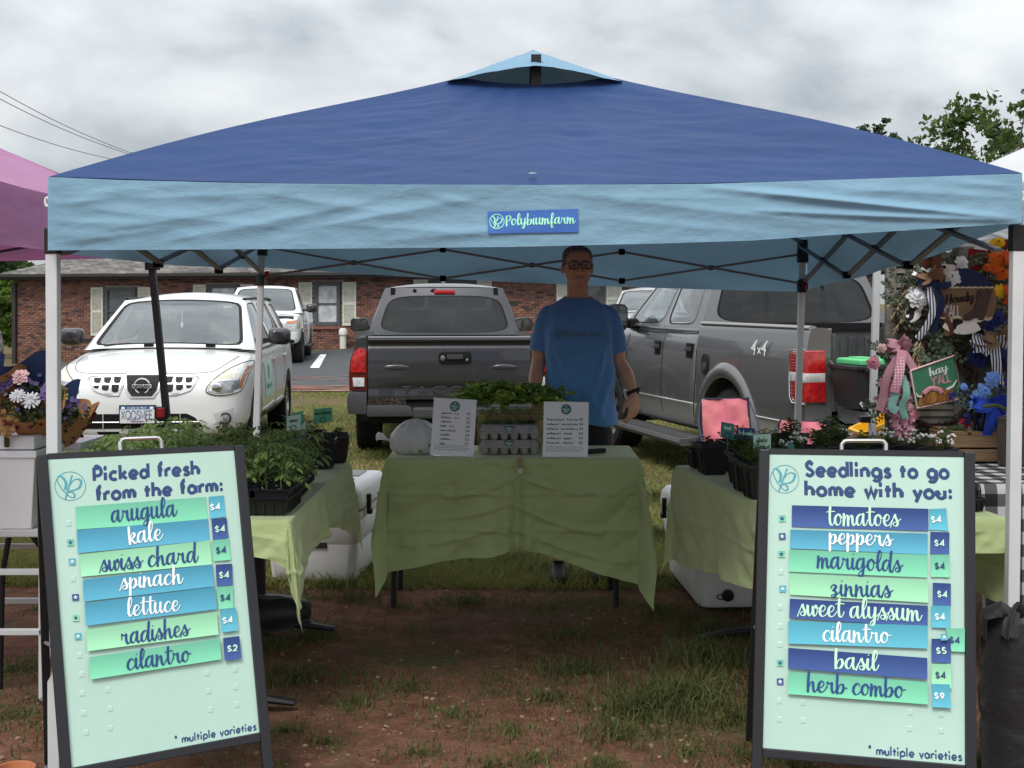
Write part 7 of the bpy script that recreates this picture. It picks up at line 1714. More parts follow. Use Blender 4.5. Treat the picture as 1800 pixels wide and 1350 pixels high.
for k in range(260):
 c=Vector((rr.uniform(-.75,-.1),rr.uniform(1.2,1.92),.775+.01*rr.random()));d=Vector((rr.gauss(0,1),rr.gauss(0,1),.2)).normalized();n_=Vector((-d.y,d.x,0))*.5;q.add([c-d*.015,c+n_*.015,c+d*.015,c-n_*.015],[(0,1,2,3)])
q.build('dead_leaves',M('dead_leaf',(.24,.12,.05),.9,var=.4,vscale=15),fp,smooth=0,kind='stuff')
rotf=Matrix.Rotation(f_rz,4,'Z');bp_=f_c+(rotf@Vector((-.60,-.20,.772)))
t_=thing('storage_bin','black plastic tote on the lowered tailgate with a green lid on top','storage bin',bp_,f_rz)
tote=M('tote_black',(.018,.019,.021),.45)
q=MB();r_=lambda w_,d_,z:[Vector((sx*w_,sy*d_,z))for sx,sy in((-1,-1),(1,-1),(1,1),(-1,1))]
q.loft([r_(.20,.15,0),r_(.235,.18,.27),r_(.25,.195,.272),r_(.25,.195,.30),r_(.235,.18,.30)],True,True)
for x in(-.13,-.045,.045,.13):q.box((x,-.164,.14),(.03,.02,.19),Matrix.Rotation(R(6),3,'X'))
for s_ in(-1,1):q.box((s_*.14,-.196,.275),(.10,.02,.035))
q.build('tub',tote,t_,smooth=0,bevel=.008)
q=MB();q.loft([r_(.19,.15,.303),r_(.20,.16,.305),r_(.20,.16,.335),r_(.185,.145,.345)],True,True);q.box((-.09,0,.348),(.10,.2,.012));q.box((.09,0,.348),(.10,.2,.012));q.build('lid',M('lid_green',(.10,.52,.20),.4),t_,smooth=0,bevel=.008)
wl=(-5.93,28.4);gz0=gz(*wl)
wp=thing('pickup_truck','white pickup facing the stall beside the brick building','pickup truck',(wl[0],wl[1],gz0-.02),R(186.5),'vehicles parked behind the stall')
def to_front(o):return o
wb_=truck_cab(wp,white_p,-3.55,-1.6,-1.45,.98,1.24,1.90,.70,glass_s,glass_s,1.20,-.04,.41,-.95,[-2.55],.18,.75)
bw=bvh_of(wb_)
for s_ in(-1,1):
 bed_side(wp,white_p,fpf,-5.6,-3.58,s_,-4.5,.48,.32,1.0)
 wheel(wp,(s_*.86,-.95,.41),.41,.28,tread=False);wheel(wp,(s_*.86,-4.5,.41),.41,.28,tread=False)
 o=decal('headlight',bw,'front',[(s_*a,b)for a,b in[(.60,.84),(.93,.84),(.95,1.04),(.90,1.09),(.66,1.06),(.60,.98)]],lamp_clear,wp,.012,.05)
 decal('turn_lamp',bw,'front',[(s_*a,b)for a,b in[(.66,1.06),(.90,1.09),(.95,1.04),(.945,.88),(.90,.88),(.89,1.02),(.66,1.0)]],lamp_amber,o,.020,.04)
 mirror(wp,(s_*1.02,-1.75,1.36),s_,(.26,.22,.16),M('mirror_black'))
 q=MB();q.box((s_*1.04,-2.6,.40),(.16,1.9,.07));q.build('side_step',trim_b,wp,smooth=0,bevel=.02)
 side='left' if s_<0 else 'right'
 for pts in([(-1.55,1.2),(-1.56,.6)],[(-2.55,1.2),(-2.55,.55)],[(-3.5,1.2),(-3.5,.55)]):strip('door_gap',bw,side,pts,.006,trim_b,wp,0)
 q=MB();q.tube([fit(bw,side,-2.4,1.02,.02),fit(bw,side,-2.25,1.02,.02)],.018,6);q.build('door_handle',trim_b,wp)
 decal('fog_lamp',bw,'front',[(s_*(.78+.06*math.cos(a)),.58+.05*math.sin(a))for a in[2*math.pi*k/12 for k in range(12)]],trim_b,wp,.01,.05)
decal('grille_frame',bw,'front',[(-.56,.80),(.56,.80),(.56,1.06),(-.56,1.06)],chrome,wp,.01,.06)
for a in(-.37,0,.37):decal('grille_opening',bw,'front',[(a-.15,.84),(a+.15,.84),(a+.15,1.02),(a-.15,1.02)],trim_b,wp,.016,.06)
decal('bumper_cover',bw,'front',[(-.8,.50),(.8,.50),(.8,.60),(-.8,.60)],trim_g,wp,.008,.08)
q=MB();q.grid(lambda u,v:Vector(((u-.5)*1.62,-.10-.10*v-.08*(2*u-1)**2,1.10+.07*v+.02*(1-(2*u-1)**2))),14,3);q.build('hood_deflector',trim_b,wp,recalc=False)
q=MB();q.box((0,-2.8,.55),(1.6,5.2,.25));q.build('underbody',under_m,wp,smooth=0)
sx,sy=3.05,27.5
s2=thing('suv','silver suv mostly hidden behind the man and the two-tone pickup','suv',(sx,sy,gz(sx,sy)+.02),R(172),'vehicles parked behind the stall');suv(s2,silver_p)
s2.scale=(1.05,1.05,1.08)
s3=thing('suv','dark blue car cut by the left picture edge','suv',(-9.45,15.8,0),R(178),'vehicles parked behind the stall');suv(s3,navy_p)
# the man behind the middle table
MY,MX=6.64,.359
K=MY/F
man=thing('person','man in a blue lettered t-shirt, black shorts and dark glasses standing behind the middle table','person',(MX,MY,0))
lx=lambda px:(px-1016)*K
lz=lambda py:EYE-(py-HZ)*K
skin=M('skin',lin(204,156,132),.5,var=.06,vscale=22,spec=.35)
def ring_e(c,hw,hf,hb,n=20,e=2.2,ax=None):
 """ring round c: half width, depth to the front (-y) and to the back"""
 out_=[]
 for k in range(n):
  a=2*math.pi*k/n;ca,sa=math.cos(a),math.sin(a)
  x=math.copysign(abs(ca)**(2/e),ca)*hw;y=math.copysign(abs(sa)**(2/e),sa)*(hb if sa>0 else hf)
  out_.append(Vector(c)+Vector((x,y,0)))
 return out_
def limb(mb,pts,rs,n=14,flat=1.0):mb.tube(smooth_curve(pts,4),list(np.interp(np.linspace(0,len(rs)-1,(len(pts)-1)*4+1),range(len(rs)),rs)),n,True,flat)
def remeshed(mb,name,mat,parent,vox,smooth_it=4,fac=.5):
 o=mb.build(name,mat,parent,smooth=80)
 r=o.modifiers.new('r','REMESH');r.mode='VOXEL';r.voxel_size=vox
 s_=o.modifiers.new('s','SMOOTH');s_.iterations=smooth_it;s_.factor=fac
 baked(o);o.data.materials.clear();o.data.materials.append(mat);o.data.polygons.foreach_set('material_index',[0]*len(o.data.polygons))
 o.data.polygons.foreach_set('use_smooth',[True]*len(o.data.polygons));return o
CH=lz(504)
yaw_h=Matrix.Rotation(R(6),3,'Z')
HC=Vector((lx(1015),-.015,CH))
def Hd(x,y,z):return HC+yaw_h@Vector((x,y,z))
b=MB()
rings=[]
for z,hw,yf,yb in((-.004,.020,-.070,-.035),(.006,.036,-.086,-.01),(.022,.048,-.092,.02),(.045,.060,-.091,.05),(.07,.063,-.090,.068),(.095,.068,-.088,.082),(.125,.072,-.089,.092),(.155,.0735,-.088,.097),(.182,.071,-.078,.094),(.204,.059,-.058,.078),(.219,.037,-.03,.05),(.2245,.012,0,.022)):
 c=(yf+yb)/2;r_=(yb-yf)/2
 rings.append([Hd(0,c,z)+yaw_h@(p-Vector((0,0,0)))for p in ring_e((0,0,0),hw*1.08,r_,r_,24,2.35)])
b.loft(rings,True,True)
b.loft([[Hd(s_*w_,y,z)for s_,y,z in((-1,y0,z0),(0,y1,z0+.002),(1,y0,z0),(0,y2,z0))]for w_,y0,y1,y2,z0 in((.007,-.088,-.097,-.07,.128),(.009,-.088,-.105,-.07,.108),(.013,-.088,-.115,-.07,.088),(.017,-.086,-.117,-.07,.079),(.012,-.086,-.102,-.07,.070))],True,True)
for s_ in(-1,1):
 b.ball(Hd(s_*.031,-.079,.133),.017,10,7,(1.5,.75,.5))
 b.ball(Hd(s_*.043,-.068,.088),.022,10,7,(1.0,.8,.9))
 e_=MB();b.ball(Hd(s_*.081,.008,.098),.017,10,8,(.5,.9,1.9))
 b.ball(Hd(s_*.012,-.098,.077),.008,8,6)
b.ball(Hd(0,-.089,.050),.012,10,7,(1.9,.6,.42));b.ball(Hd(0,-.087,.040),.012,10,7,(1.6,.65,.5));b.ball(Hd(0,-.083,.012),.019,10,7,(1.1,.7,.75))
limb(b,[(lx(1016),.03,lz(545)),(lx(1016),.018,lz(515)),(lx(1015),.01,CH+.06)],[.072,.059,.057])
b.loft([ring_e((0,.02,z),hw,hd,hd,20,2.4)for z,hw,hd in((.80,.155,.10),(.95,.15,.10),(1.1,.155,.10),(1.25,.165,.105),(1.38,.175,.105),(1.46,.165,.09),(1.50,.11,.07))],True,True)
sh_l,el_l,wr_l=(lx(962),.02,lz(555)),(lx(948),.045,lz(632)),(lx(940),-.06,lz(706))
sh_r,el_r,wr_r=(lx(1073),.02,lz(555)),(lx(1089),.045,lz(634)),(lx(1113),-.02,lz(693))
limb(b,[sh_l,(Vector(sh_l)+Vector(el_l))/2+Vector((-.012,0,0)),el_l,(Vector(el_l)+Vector(wr_l))/2+Vector((-.006,.004,.01)),wr_l],[.050,.046,.040,.040,.026])
limb(b,[sh_r,(Vector(sh_r)+Vector(el_r))/2+Vector((.012,0,0)),el_r,(Vector(el_r)+Vector(wr_r))/2+Vector((.006,.004,.01)),wr_r],[.050,.046,.040,.040,.026])
def hand(mb,wrist,along,out_,curl_dir,s_):
 """wrist point; along: towards the fingers; out_: across from little finger to index; curl_dir: palm side"""
 W_,a,o_,c=Vector(wrist),Vector(along).normalized(),Vector(out_).normalized(),Vector(curl_dir).normalized()
 rr_=[]
 for t,w_,th in((-.02,.026,.020),(.012,.030,.018),(.045,.040,.0165),(.078,.043,.0145),(.092,.038,.011)):
  rr_.append([W_+a*t+o_*(math.cos(q)*w_)+c*(math.sin(q)*th)for q in[2*math.pi*k/16 for k in range(16)]])
 mb.loft(rr_,True,True)
 for k,(off,L_,bend)in enumerate(((.031,.072,.30),(.0105,.082,.34),(-.0105,.076,.42),(-.031,.060,.52))):
  p=W_+a*.082+o_*off;pts=[p-a*.03];d=a.copy();ang=.10
  pts.append(p)
  for sg in(.42,.32,.26):
   ang+=bend;d=a*math.cos(ang)+c*math.sin(ang);pts.append(pts[-1]+d*L_*sg)
  limb(mb,pts,[.0095,.0098,.0090,.0082,.0068],10)
 p=W_+a*.022+o_*.026;d0=(a*.70+o_*.62+c*.40).normalized();d1=(a*.95+o_*.12+c*.35).normalized()
 limb(mb,[p-d0*.01,p+d0*.03,p+d0*.038+d1*.028,p+d0*.036+d1*.052],[.013,.0125,.0105,.0078],10)
hand(b,wr_r,(-.02+.03,-.10,-.98),(-.78,-.60,.02),(-.55,.55,-.25),1)
hand(b,wr_l,(-.02,-.35,-.93),(.80,-.55,.10),(.5,.6,-.2),-1)
for s_ in(-1,1):
 limb(b,[(s_*.085,.02,.86),(s_*.095,.015,.62),(s_*.10,.02,.46),(s_*.103,.04,.28),(s_*.105,.05,.09)],[.098,.082,.058,.056,.040])
body_m=remeshed(b,'body',skin,man,.0042,3,.45)
shirt_m=M('shirt_blue',lin(98,148,206),.85,var=.05,vscale=6,sheen=.3,spec=.15,bump=.15,bscale=350)
s=MB()
s.loft([ring_e((cx_,.02,z),hw,hd,hd*.95,32,2.6)for z,cx_,hw,hd in((lz(743),.02,.196,.128),(.90,.018,.194,.127),(1.0,.012,.188,.124),(1.1,.008,.181,.122),(1.2,.004,.182,.126),(1.3,.002,.188,.130),(1.38,0,.190,.126),(1.43,0,.186,.114),(1.465,0,.172,.100),(1.495,0,.140,.088),(1.515,0,.108,.078),(1.528,0,.086,.072))],True,True)
for sh_,el_,sg in((sh_l,el_l,-1),(sh_r,el_r,1)):
 sh_,el_=Vector(sh_),Vector(el_);d=(el_-sh_)
 limb(s,[sh_+Vector((-sg*.06,0,.020)),sh_+Vector((-sg*.004,0,-.004)),sh_+d*.42+Vector((sg*.006,0,0)),sh_+d*.80+Vector((sg*.006,0,0))],[.048,.055,.056,.057],18)
shirt=remeshed(s,'shirt',shirt_m,man,.0065,4,.5)
me=shirt.data
nr=[v.normal.copy()for v in me.vertices]
for v,n in zip(me.vertices,nr):
 x,y,z=v.co;f=0
 low=max(0,min(1,(1.42-z)/.3))
 f+=.010*low*math.sin(17*x+5*z+4*fbm(x*3,z*2.5))*(.4+.6*fbm(x*5+3,z*3+1)*2)
 for x0,z0,x1,z1,am,w_ in((-.15,1.36,-.02,.98,.012,.018),(.15,1.36,.08,1.0,.012,.018),(.17,1.15,.10,.88,.012,.02),(-.17,1.1,-.06,.90,.010,.02),(-.12,1.45,-.16,1.20,.010,.014),(.13,1.45,.165,1.2,.010,.014),(.02,1.05,.14,.86,.008,.02)):
  t=max(0,min(1,((x-x0)*(x1-x0)+(z-z0)*(z1-z0))/((x1-x0)**2+(z1-z0)**2)));dd=math.hypot(x-x0-t*(x1-x0),z-z0-t*(z1-z0));f+=am*math.exp(-(dd/w_)**2)*math.sin(math.pi*(.1+.8*t))*(1 if y<.05 else.3)
 v.co+=n*f*1.9
me.update()
bs=bvh_of(shirt)
def on_shirt(x,z,h):
 hit=bs.ray_cast(Vector((x,-3,z)),Vector((0,1,0)))[0];return hit+Vector((0,-.0012-h*1.5,0))
q=MB();text_mesh(q,'Polybium Farm'.replace('F','f'),lambda u,v,h:on_shirt(lx(991)+u*(lx(1056)-lx(991)),lz(590)+v*.019,h),True,.19,0,.0005,.0003)
logo_mesh(q,lambda x,y,h:on_shirt(lx(982)+x*.052,lz(587)+y*.052,h),.1,.05)
q.build('lettering',M('shirt_print',lin(92,128,138),.7),shirt,recalc=False)
q=MB();q.tube([Vector((.080*math.cos(a),.012+.073*math.sin(a),1.522+.016*math.sin(a)))for a in[2*math.pi*k/32 for k in range(33)]],.0075,7);q.build('collar',shirt_m,shirt)
sho=MB()
sho.loft([ring_e((.0,.02,z),hw,hd,hd,24,2.5)for z,hw,hd in((.72,.178,.122),(.80,.182,.122),(.90,.176,.118),(.94,.172,.114))],True,True)
for s_ in(-1,1):limb(sho,[(s_*.085,.02,.80),(s_*.095,.015,.66),(s_*.10,.02,.50)],[.108,.104,.098],18)
shorts=remeshed(sho,'shorts',M('shorts_black',(.012,.012,.016),.85,sheen=.15),man,.009,4)
for s_ in(-1,1):
 q=MB();q.loft([[Vector((s_*.105+x*w_,.06-.10*0+y,z))for x,z in((-1,.0),(1,.0),(1.0,h_*.5),(.7,h_),(-.7,h_),(-1.0,h_*.5))]for y,w_,h_ in((.075,.028,.07),(.05,.040,.10),(.0,.044,.10),(-.06,.046,.075),(-.13,.050,.055),(-.185,.042,.045),(-.205,.024,.035))],True,True);q.build('shoe',M('shoe_black',(.015,.015,.017),.6),man,smooth=60,bevel=.006)
hm=M('hair_grey',(.13,.12,.112),.8,col2=(.36,.34,.33),vscale=55,bump=.7,bscale=190)
h=MB()
def hairf(u,v):
 th=2*math.pi*u;top=.2285;lo=.085+.015*math.cos(2*th)
 front=max(0,-math.sin(th))**1.4;lo=lo+(.192-lo)*min(1,front*1.35);lo+=.004*NZ(u*60,1)
 z=lo+(top-lo)*v
 zt=[(.06,.066,.082,.072),(.095,.0715,.0,.086),(.125,.0755,.093,.096),(.155,.077,.092,.101),(.182,.0745,.082,.098),(.204,.0625,.062,.082),(.219,.0405,.034,.054),(.2285,.004,0,.02)]
 hw=1.062*np.interp(z,[q[0]for q in zt],[q[1]for q in zt]);yf=np.interp(z,[.06,.155,.182,.204,.219,.2285],[-.088,-.092,-.082,-.062,-.034,.006]);yb=np.interp(z,[.06,.095,.125,.155,.182,.204,.219,.2285],[.066,.085,.096,.101,.098,.082,.054,.014])
 c,r_=(yf+yb)/2,(yb-yf)/2;ca,sa=math.cos(th),math.sin(th);e=2/2.35
 k=1+.012*NZ(u*80,v*30)
 return Hd(math.copysign(abs(ca)**e,ca)*hw*k,c+math.copysign(abs(sa)**e,sa)*r_*k,z)
h.grid(hairf,72,22);h.build('hair',hm,man,recalc=False,smooth=80)
for s_ in(-1,1):
 q=MB();q.ball(Hd(s_*.031,-.0800,.1125),.0095,10,8,(1.15,1,.62));ey=q.build('eye',M('eye_white',(.26,.24,.23),.4),man);q=MB();q.ball(Hd(s_*.031-.001,-.0872,.1125),.0042,8,6);q.build('iris',M('iris',(.03,.03,.03),.2),ey)
 q=MB();q.tube([Hd(s_*.014,-.0965,.1325),Hd(s_*.032,-.0955,.1385),Hd(s_*.05,-.083,.134)],[.0028,.0036,.002],6);q.build('eyebrow',hm,man)
gl=MB();gf=M('glasses_black',(.01,.01,.011),.3)
for s_ in(-1,1):
 pts=[Hd(s_*.034+.0265*x,-.1035+.010*abs(s_*.034+.0265*x)/.06,.1125+.0185*z)for x,z in[squircle((math.cos(a),math.sin(a)),3.4)for a in[2*math.pi*k/28 for k in range(29)]]]
 gl.tube(pts,.0024,6);gl.tube([Hd(s_*.060,-.094,.122),Hd(s_*.081,-.04,.121),Hd(s_*.083,.012,.112)],.0024,6)
gl.tube([Hd(-.009,-.1045,.117),Hd(0,-.1085,.119),Hd(.009,-.1045,.117)],.0022,6)
go=gl.build('glasses',gf,man)
lens=MB()
for s_ in(-1,1):lens.add([Hd(s_*.034+.0255*x,-.1035+.010*abs(s_*.034+.0265*x)/.06,.1125+.0178*z)for x,z in[squircle((math.cos(a),math.sin(a)),3.4)for a in[2*math.pi*k/28 for k in range(28)]]],[tuple(range(28))])
lens.build('lens',glass_mat('spectacle_glass',(.80,.82,.83),.0,.02),go,smooth=0)
q=MB();q.tube([Hd(-.023,-.0935,.0455),Hd(-.01,-.0985,.0462),Hd(0,-.0992,.0450),Hd(.01,-.0985,.0462),Hd(.023,-.0935,.0455)],[.0012,.0020,.0022,.0020,.0012],6);q.build('lip_line',M('lip',lin(120,70,64),.6),man)
wv=(Vector(wr_r)-Vector(el_r)).normalized();wc=Vector(wr_r)-wv*.012
q=MB();x_=wv.cross(Vector((0,1,0))).normalized();y_=wv.cross(x_)
q.loft([[wc+wv*t+(x_*math.cos(a)*.033+y_*math.sin(a)*.029)*k for a in[2*math.pi*i/24 for i in range(24)]]for t,k in((-.010,.96),(-.009,1.03),(.009,1.03),(.010,.96))],True,False);wt_=q.build('watch_strap',M('watch_black',(.01,.01,.012),.45),man)
q=MB();q.box(wc+x_*(-.034 if x_.x<0 else.034),(.012,.034,.038),Matrix.Rotation(R(10),3,'Y'));q.build('watch',M('watch_black'),man,smooth=0,bevel=.004)
# flower and wreath makers
def petal_flower(mb,c,r,rg_,nrm=(0,-1,.2),layers=4,n=6,cup=.5):
 """a layered bloom facing nrm"""
 nz_=Vector(nrm).normalized();x=nz_.cross(Vector((.1,.2,1))).normalized();y=nz_.cross(x)
 for l in range(layers):
  f=(l+1)/layers;rad=r*(.25+.75*f)
  for k in range(n):
   a=2*math.pi*(k+.5*(l%2))/n+rg_.uniform(-.2,.2);d=x*math.cos(a)+y*math.sin(a);s_=nz_.cross(d)
   w_=rad*2.3/n*rg_.uniform(.85,1.15);up=nz_*(r*(1-f)*.55)
   b0=Vector(c)+up*.3;m1=b0+d*rad*.55+nz_*(rad*cup*.45)+up;t1=b0+d*rad+nz_*(rad*cup*.25*(1.4-f))+up*.8
   mb.add([b0,m1+s_*w_,t1+s_*w_*.6,t1+d*rad*.08+nz_*.002,t1-s_*w_*.6,m1-s_*w_,m1+nz_*(-rad*.1)],[(0,1,6),(1,2,3,6),(6,3,4,5),(0,6,5)])
def ribbon(mb,pts,w_,side=(1,0,0),curl=.0):
 pp=smooth_curve(pts,6);n=len(pp);pv=[Vector(p)for p in pp];A_,B_=[],[]
 for i,p in enumerate(pv):
  d=(pv[min(i+1,n-1)]-pv[max(0,i-1)]).normalized();sd=Vector(side);sd=(sd-d*sd.dot(d)).normalized();up=d.cross(sd)
  sd=(sd*math.cos(curl*i/n)+up*math.sin(curl*i/n))
  ww=w_*(1 if i<n-1 else 1.0);A_.append(p-sd*ww/2);B_.append(p+sd*ww/2)
 mb.loft([A_,[(a+b_)/2+Vector((0,-.004,0))for a,b_ in zip(A_,B_)],B_],False,False)
def bow(mb,c,r,w_,rg_,loops=5):
 for k in range(loops):
  a=R((12,168,-22,202,58,122)[k%6])+rg_.uniform(-.2,.2);sg=1;d=Vector((math.cos(a),0,math.sin(a)*.8));c_=Vector(c)
  s_=Vector((0,-1,0)).cross(d)
  ribbon(mb,[c_,c_+d*r*.6+Vector((0,-.03,0))+s_*.3*w_,c_+d*r+Vector((0,-.01,0)),c_+d*r*.6+Vector((0,.02,0))-s_*.3*w_,c_],w_,Vector((0,-.6,0))+s_*.8)
def spray(mb,st,c,d,L_,rg_,leaf=.03,n=10,wd=.32):
 """a stem with leaves on both sides"""
 c,d=Vector(c),Vector(d).normalized();s_=d.cross(Vector((0,-1,.1))).normalized();pts=[c+d*L_*q/4+Vector((0,-.01,-.10*L_*(q/4)**2))for q in range(5)]
 st.tube(pts,.0016,4,False)
 for k in range(n):
  f=(k+.6)/n*4;i=min(3,int(f));p=pts[i].lerp(pts[i+1],f-i);sg=1 if k%2 else-1;dd=(d*.6+s_*sg*.8+Vector((rg_.uniform(-.2,.2),rg_.uniform(-.5,.1),rg_.uniform(-.2,.2)))).normalized();l_=leaf*rg_.uniform(.7,1.2);w_=dd.cross(Vector((rg_.uniform(-.3,.3),-1,.2))).normalized()*l_*wd
  mb.add([p,p+dd*l_*.5+w_,p+dd*l_,p+dd*l_*.5-w_,p+dd*l_*.5+Vector((0,-.004,0))],[(0,1,4),(1,2,4),(2,3,4),(3,0,4)])
fm=lambda name,col,**k:M(name,col,.75,var=.12,vscale=18,transl=.2,**k)
pk1,pk2,wh_f,or_f,ye_f,rd_f,bl_f,nv_f,lb_f,pu_f=fm('petal_pink',lin(222,150,168)),fm('petal_blush',lin(238,200,200)),fm('petal_white',lin(226,228,232)),fm('petal_orange',lin(226,110,36)),fm('petal_yellow',lin(238,196,40)),fm('petal_red',lin(150,20,40)),fm('petal_blue',lin(64,100,190)),fm('petal_navy',lin(28,44,110)),fm('petal_sky',lin(120,165,232)),fm('petal_purple',lin(104,88,140))
gr_a,gr_b,pamp=fm('leaf_eucalyptus',lin(92,106,86)),fm('leaf_olive',lin(70,84,50)),fm('pampas',lin(208,192,156));twig=M('twig_brown',(.060,.038,.026),.9,var=.3,vscale=30)
rb_pink,rb_navy,rb_blue,rb_mint,rb_burl,rb_or,rb_red=fm('ribbon_pink',lin(196,146,160)),fm('ribbon_navy',lin(26,40,82)),fm('ribbon_royal',lin(34,66,176)),fm('ribbon_mint',lin(140,196,186)),fm('ribbon_burlap',lin(132,104,80)),fm('ribbon_orange',lin(206,84,26)),fm('ribbon_red',lin(170,24,36))
def two_tone_mat(name,a,b,scale,kind='WAVE',thr=.5,rot=None):
 if name in _mats:return _mats[name]
 m=M(name,a,.75);t=m.node_tree;bs_=t.nodes['Principled BSDF'];tc=t.nodes.new('ShaderNodeTexCoord');rp=t.nodes.new('ShaderNodeValToRGB');rp.color_ramp.interpolation='CONSTANT'
 rp.color_ramp.elements[0].color=(*a,1);rp.color_ramp.elements[1].color=(*b,1);rp.color_ramp.elements[1].position=thr
 co=tc.outputs['Object']
 if kind=='WAVE':n_=t.nodes.new('ShaderNodeTexWave');n_.inputs['Scale'].default_value=scale;src=n_.outputs['Fac']
 elif kind=='DOTS':n_=t.nodes.new('ShaderNodeTexVoronoi');n_.inputs['Scale'].default_value=scale;n_.inputs['Randomness'].default_value=.15;src=n_.outputs['Distance']
 else:n_=t.nodes.new('ShaderNodeTexNoise');n_.inputs['Scale'].default_value=scale;n_.inputs['Detail'].default_value=1;src=n_.outputs[0]
 if rot:
  mp=t.nodes.new('ShaderNodeMapping');mp.inputs['Rotation'].default_value=rot;t.links.new(co,mp.inputs[0]);co=mp.outputs[0]
 t.links.new(co,n_.inputs['Vector']);t.links.new(src,rp.inputs[0]);t.links.new(rp.outputs[0],bs_.inputs['Base Color']);return m
cow=two_tone_mat('cow_print',lin(228,226,224),lin(26,22,24),16,'NOISE',.52);rb_str=two_tone_mat('ribbon_stripe',lin(210,212,216),lin(42,52,84),22,'WAVE',.5);rb_dot=two_tone_mat('ribbon_dots',lin(246,228,232),lin(214,150,172),70,'DOTS',.30);flag=two_tone_mat('ribbon_flag',lin(170,24,36),lin(228,224,222),18,'WAVE',.5)
WY=6.05
Q=lambda px,py,dy=0.0:P(px,py,WY+dy)
gt=thing('stall_table','table under a black and white checked cloth at the right of the stall','table',(2.62,5.70,0))
m=MB();m.box((0,0,.735),(1.35,1.36,.03));m.build('table_top',M('table_top_grey'),gt,smooth=0)
for x in(-.6,.6):
 for y in(-.6,.6):l_=MB();l_.tube([(x,y,.72),(x,y,0)],.016,8);l_.build('leg',grey_metal,gt)
ging=M('gingham',(.5,.5,.5),.85);t=ging.node_tree;bsd=t.nodes['Principled BSDF'];tc=t.nodes.new('ShaderNodeTexCoord');sp_=t.nodes.new('ShaderNodeSeparateXYZ');t.links.new(tc.outputs['UV'],sp_.inputs[0])
def sq(o_):
 a=t.nodes.new('ShaderNodeMath');a.operation='MODULO';a.inputs[1].default_value=2.0;t.links.new(o_,a.inputs[0]);b_=t.nodes.new('ShaderNodeMath');b_.operation='GREATER_THAN';b_.inputs[1].default_value=1.0;t.links.new(a.outputs[0],b_.inputs[0]);return b_.outputs[0]
ad=t.nodes.new('ShaderNodeMath');t.links.new(sq(sp_.outputs[0]),ad.inputs[0]);t.links.new(sq(sp_.outputs[1]),ad.inputs[1]);mu_=t.nodes.new('ShaderNodeMath');mu_.operation='MULTIPLY';mu_.inputs[1].default_value=.5;t.links.new(ad.outputs[0],mu_.inputs[0])
rp=t.nodes.new('ShaderNodeValToRGB');rp.color_ramp.interpolation='CONSTANT';rp.color_ramp.elements[0].color=(.55,.55,.57,1);rp.color_ramp.elements[1].color=(.012,.012,.014,1);rp.color_ramp.elements[1].position=.9;e_=rp.color_ramp.elements.new(.3);e_.color=(.11,.11,.115,1);t.links.new(mu_.outputs[0],rp.inputs[0]);t.links.new(rp.outputs[0],bsd.inputs['Base Color'])
m=MB();nu,nv=40,60;uvs=[]
def gcl(u,v):
 s_=-.69+1.38*u;t_=-.69-.68+(1.38+.68)*v
 if t_<-.69:z=.754-(-.69-t_);y=-.695-.02*math.sin(s_*17)*(-.69-t_);return Vector((s_,y,z))
 return Vector((s_,t_,.754))
m.grid(gcl,nu,nv);k0=len(m.v)
def gcl2(u,v):
 y=-.69+1.38*u;z=.754-.68*v;return Vector((-.693-.03*v-.02*math.sin(y*15)*v,y,z))
m.grid(gcl2,40,20)
o=m.build('gingham_cloth',ging,recalc=False,smooth=60);o.location=(2.62,5.70,0);props(o,'black and white checked tablecloth hanging at the right edge','tablecloth')
uvl=o.data.uv_layers.new(name='UVMap');CK=.052
for poly in o.data.polygons:
 for li in poly.loop_indices:
  v=o.data.vertices[o.data.loops[li].vertex_index].co;
  uvl.data[li].uv=((v.x+5.2)/CK,((v.y if v.z>.75 else v.y*0-.69-(.754-v.z))+5.2)/CK)if poly.vertices[0]<k0 else((v.y+5.2)/CK,(v.z+5.2)/CK)
ww=M('whitewash',lin(150,146,136),.9,col2=lin(96,90,80),vscale=7,bump=.5,bscale=30)
sc_=thing('shutter_screen','whitewashed slatted wooden screen that the wreaths hang on','screen',(Q(1680,800).x,WY+.06,.754))
x0,x1,zt_,zb_=Q(1563,440).x,Q(1800,440).x+.10,Q(1600,432).z,.757
for px_ in(x0+.025,(x0+x1)/2-.02,(x0+x1)/2+.03,x1-.025):m=MB();m.box((px_,WY+.06,(zt_+zb_)/2),(.05,.035,zt_-zb_));m.build('stile',ww,sc_,world=True,smooth=0,bevel=.003)
n_s=27
for k in range(n_s):
 z=zb_+.03+(zt_-zb_-.06)*(k+.5)/n_s
 for a,b_ in((x0+.05,(x0+x1)/2-.045),((x0+x1)/2+.055,x1-.05)):
  m=MB();m.box(((a+b_)/2,WY+.062,z),(b_-a,.010,(zt_-zb_)/n_s*.95),Matrix.Rotation(R(-22),3,'X'));m.build('slat',ww,sc_,world=True,smooth=0)
rgs=random.Random(77)
def wreath(label,cpx,cpy,rpx,twig_mat=twig,n=70,grp='decorated wreaths on the screen'):
 c=Q(cpx,cpy);r=rpx*WY/F;t_=thing('wreath',label,'wreath',(c.x,WY,c.z),group=grp);m=MB()
 for k in range(n):
  a0=rgs.random()*6.28;L_=rgs.uniform(.5,1.3);rr_=r*rgs.uniform(.84,1.14);dy=rgs.uniform(-.03,.02)
  m.tube([(rr_*(1+.06*math.sin(3*q+k))*math.cos(a0+L_*q/6),dy+.008*math.sin(q*2+k),rr_*(1+.06*math.sin(3*q+k))*math.sin(a0+L_*q/6))for q in range(7)],.0028,4,False)
 m.build('ring',twig_mat,t_);return t_
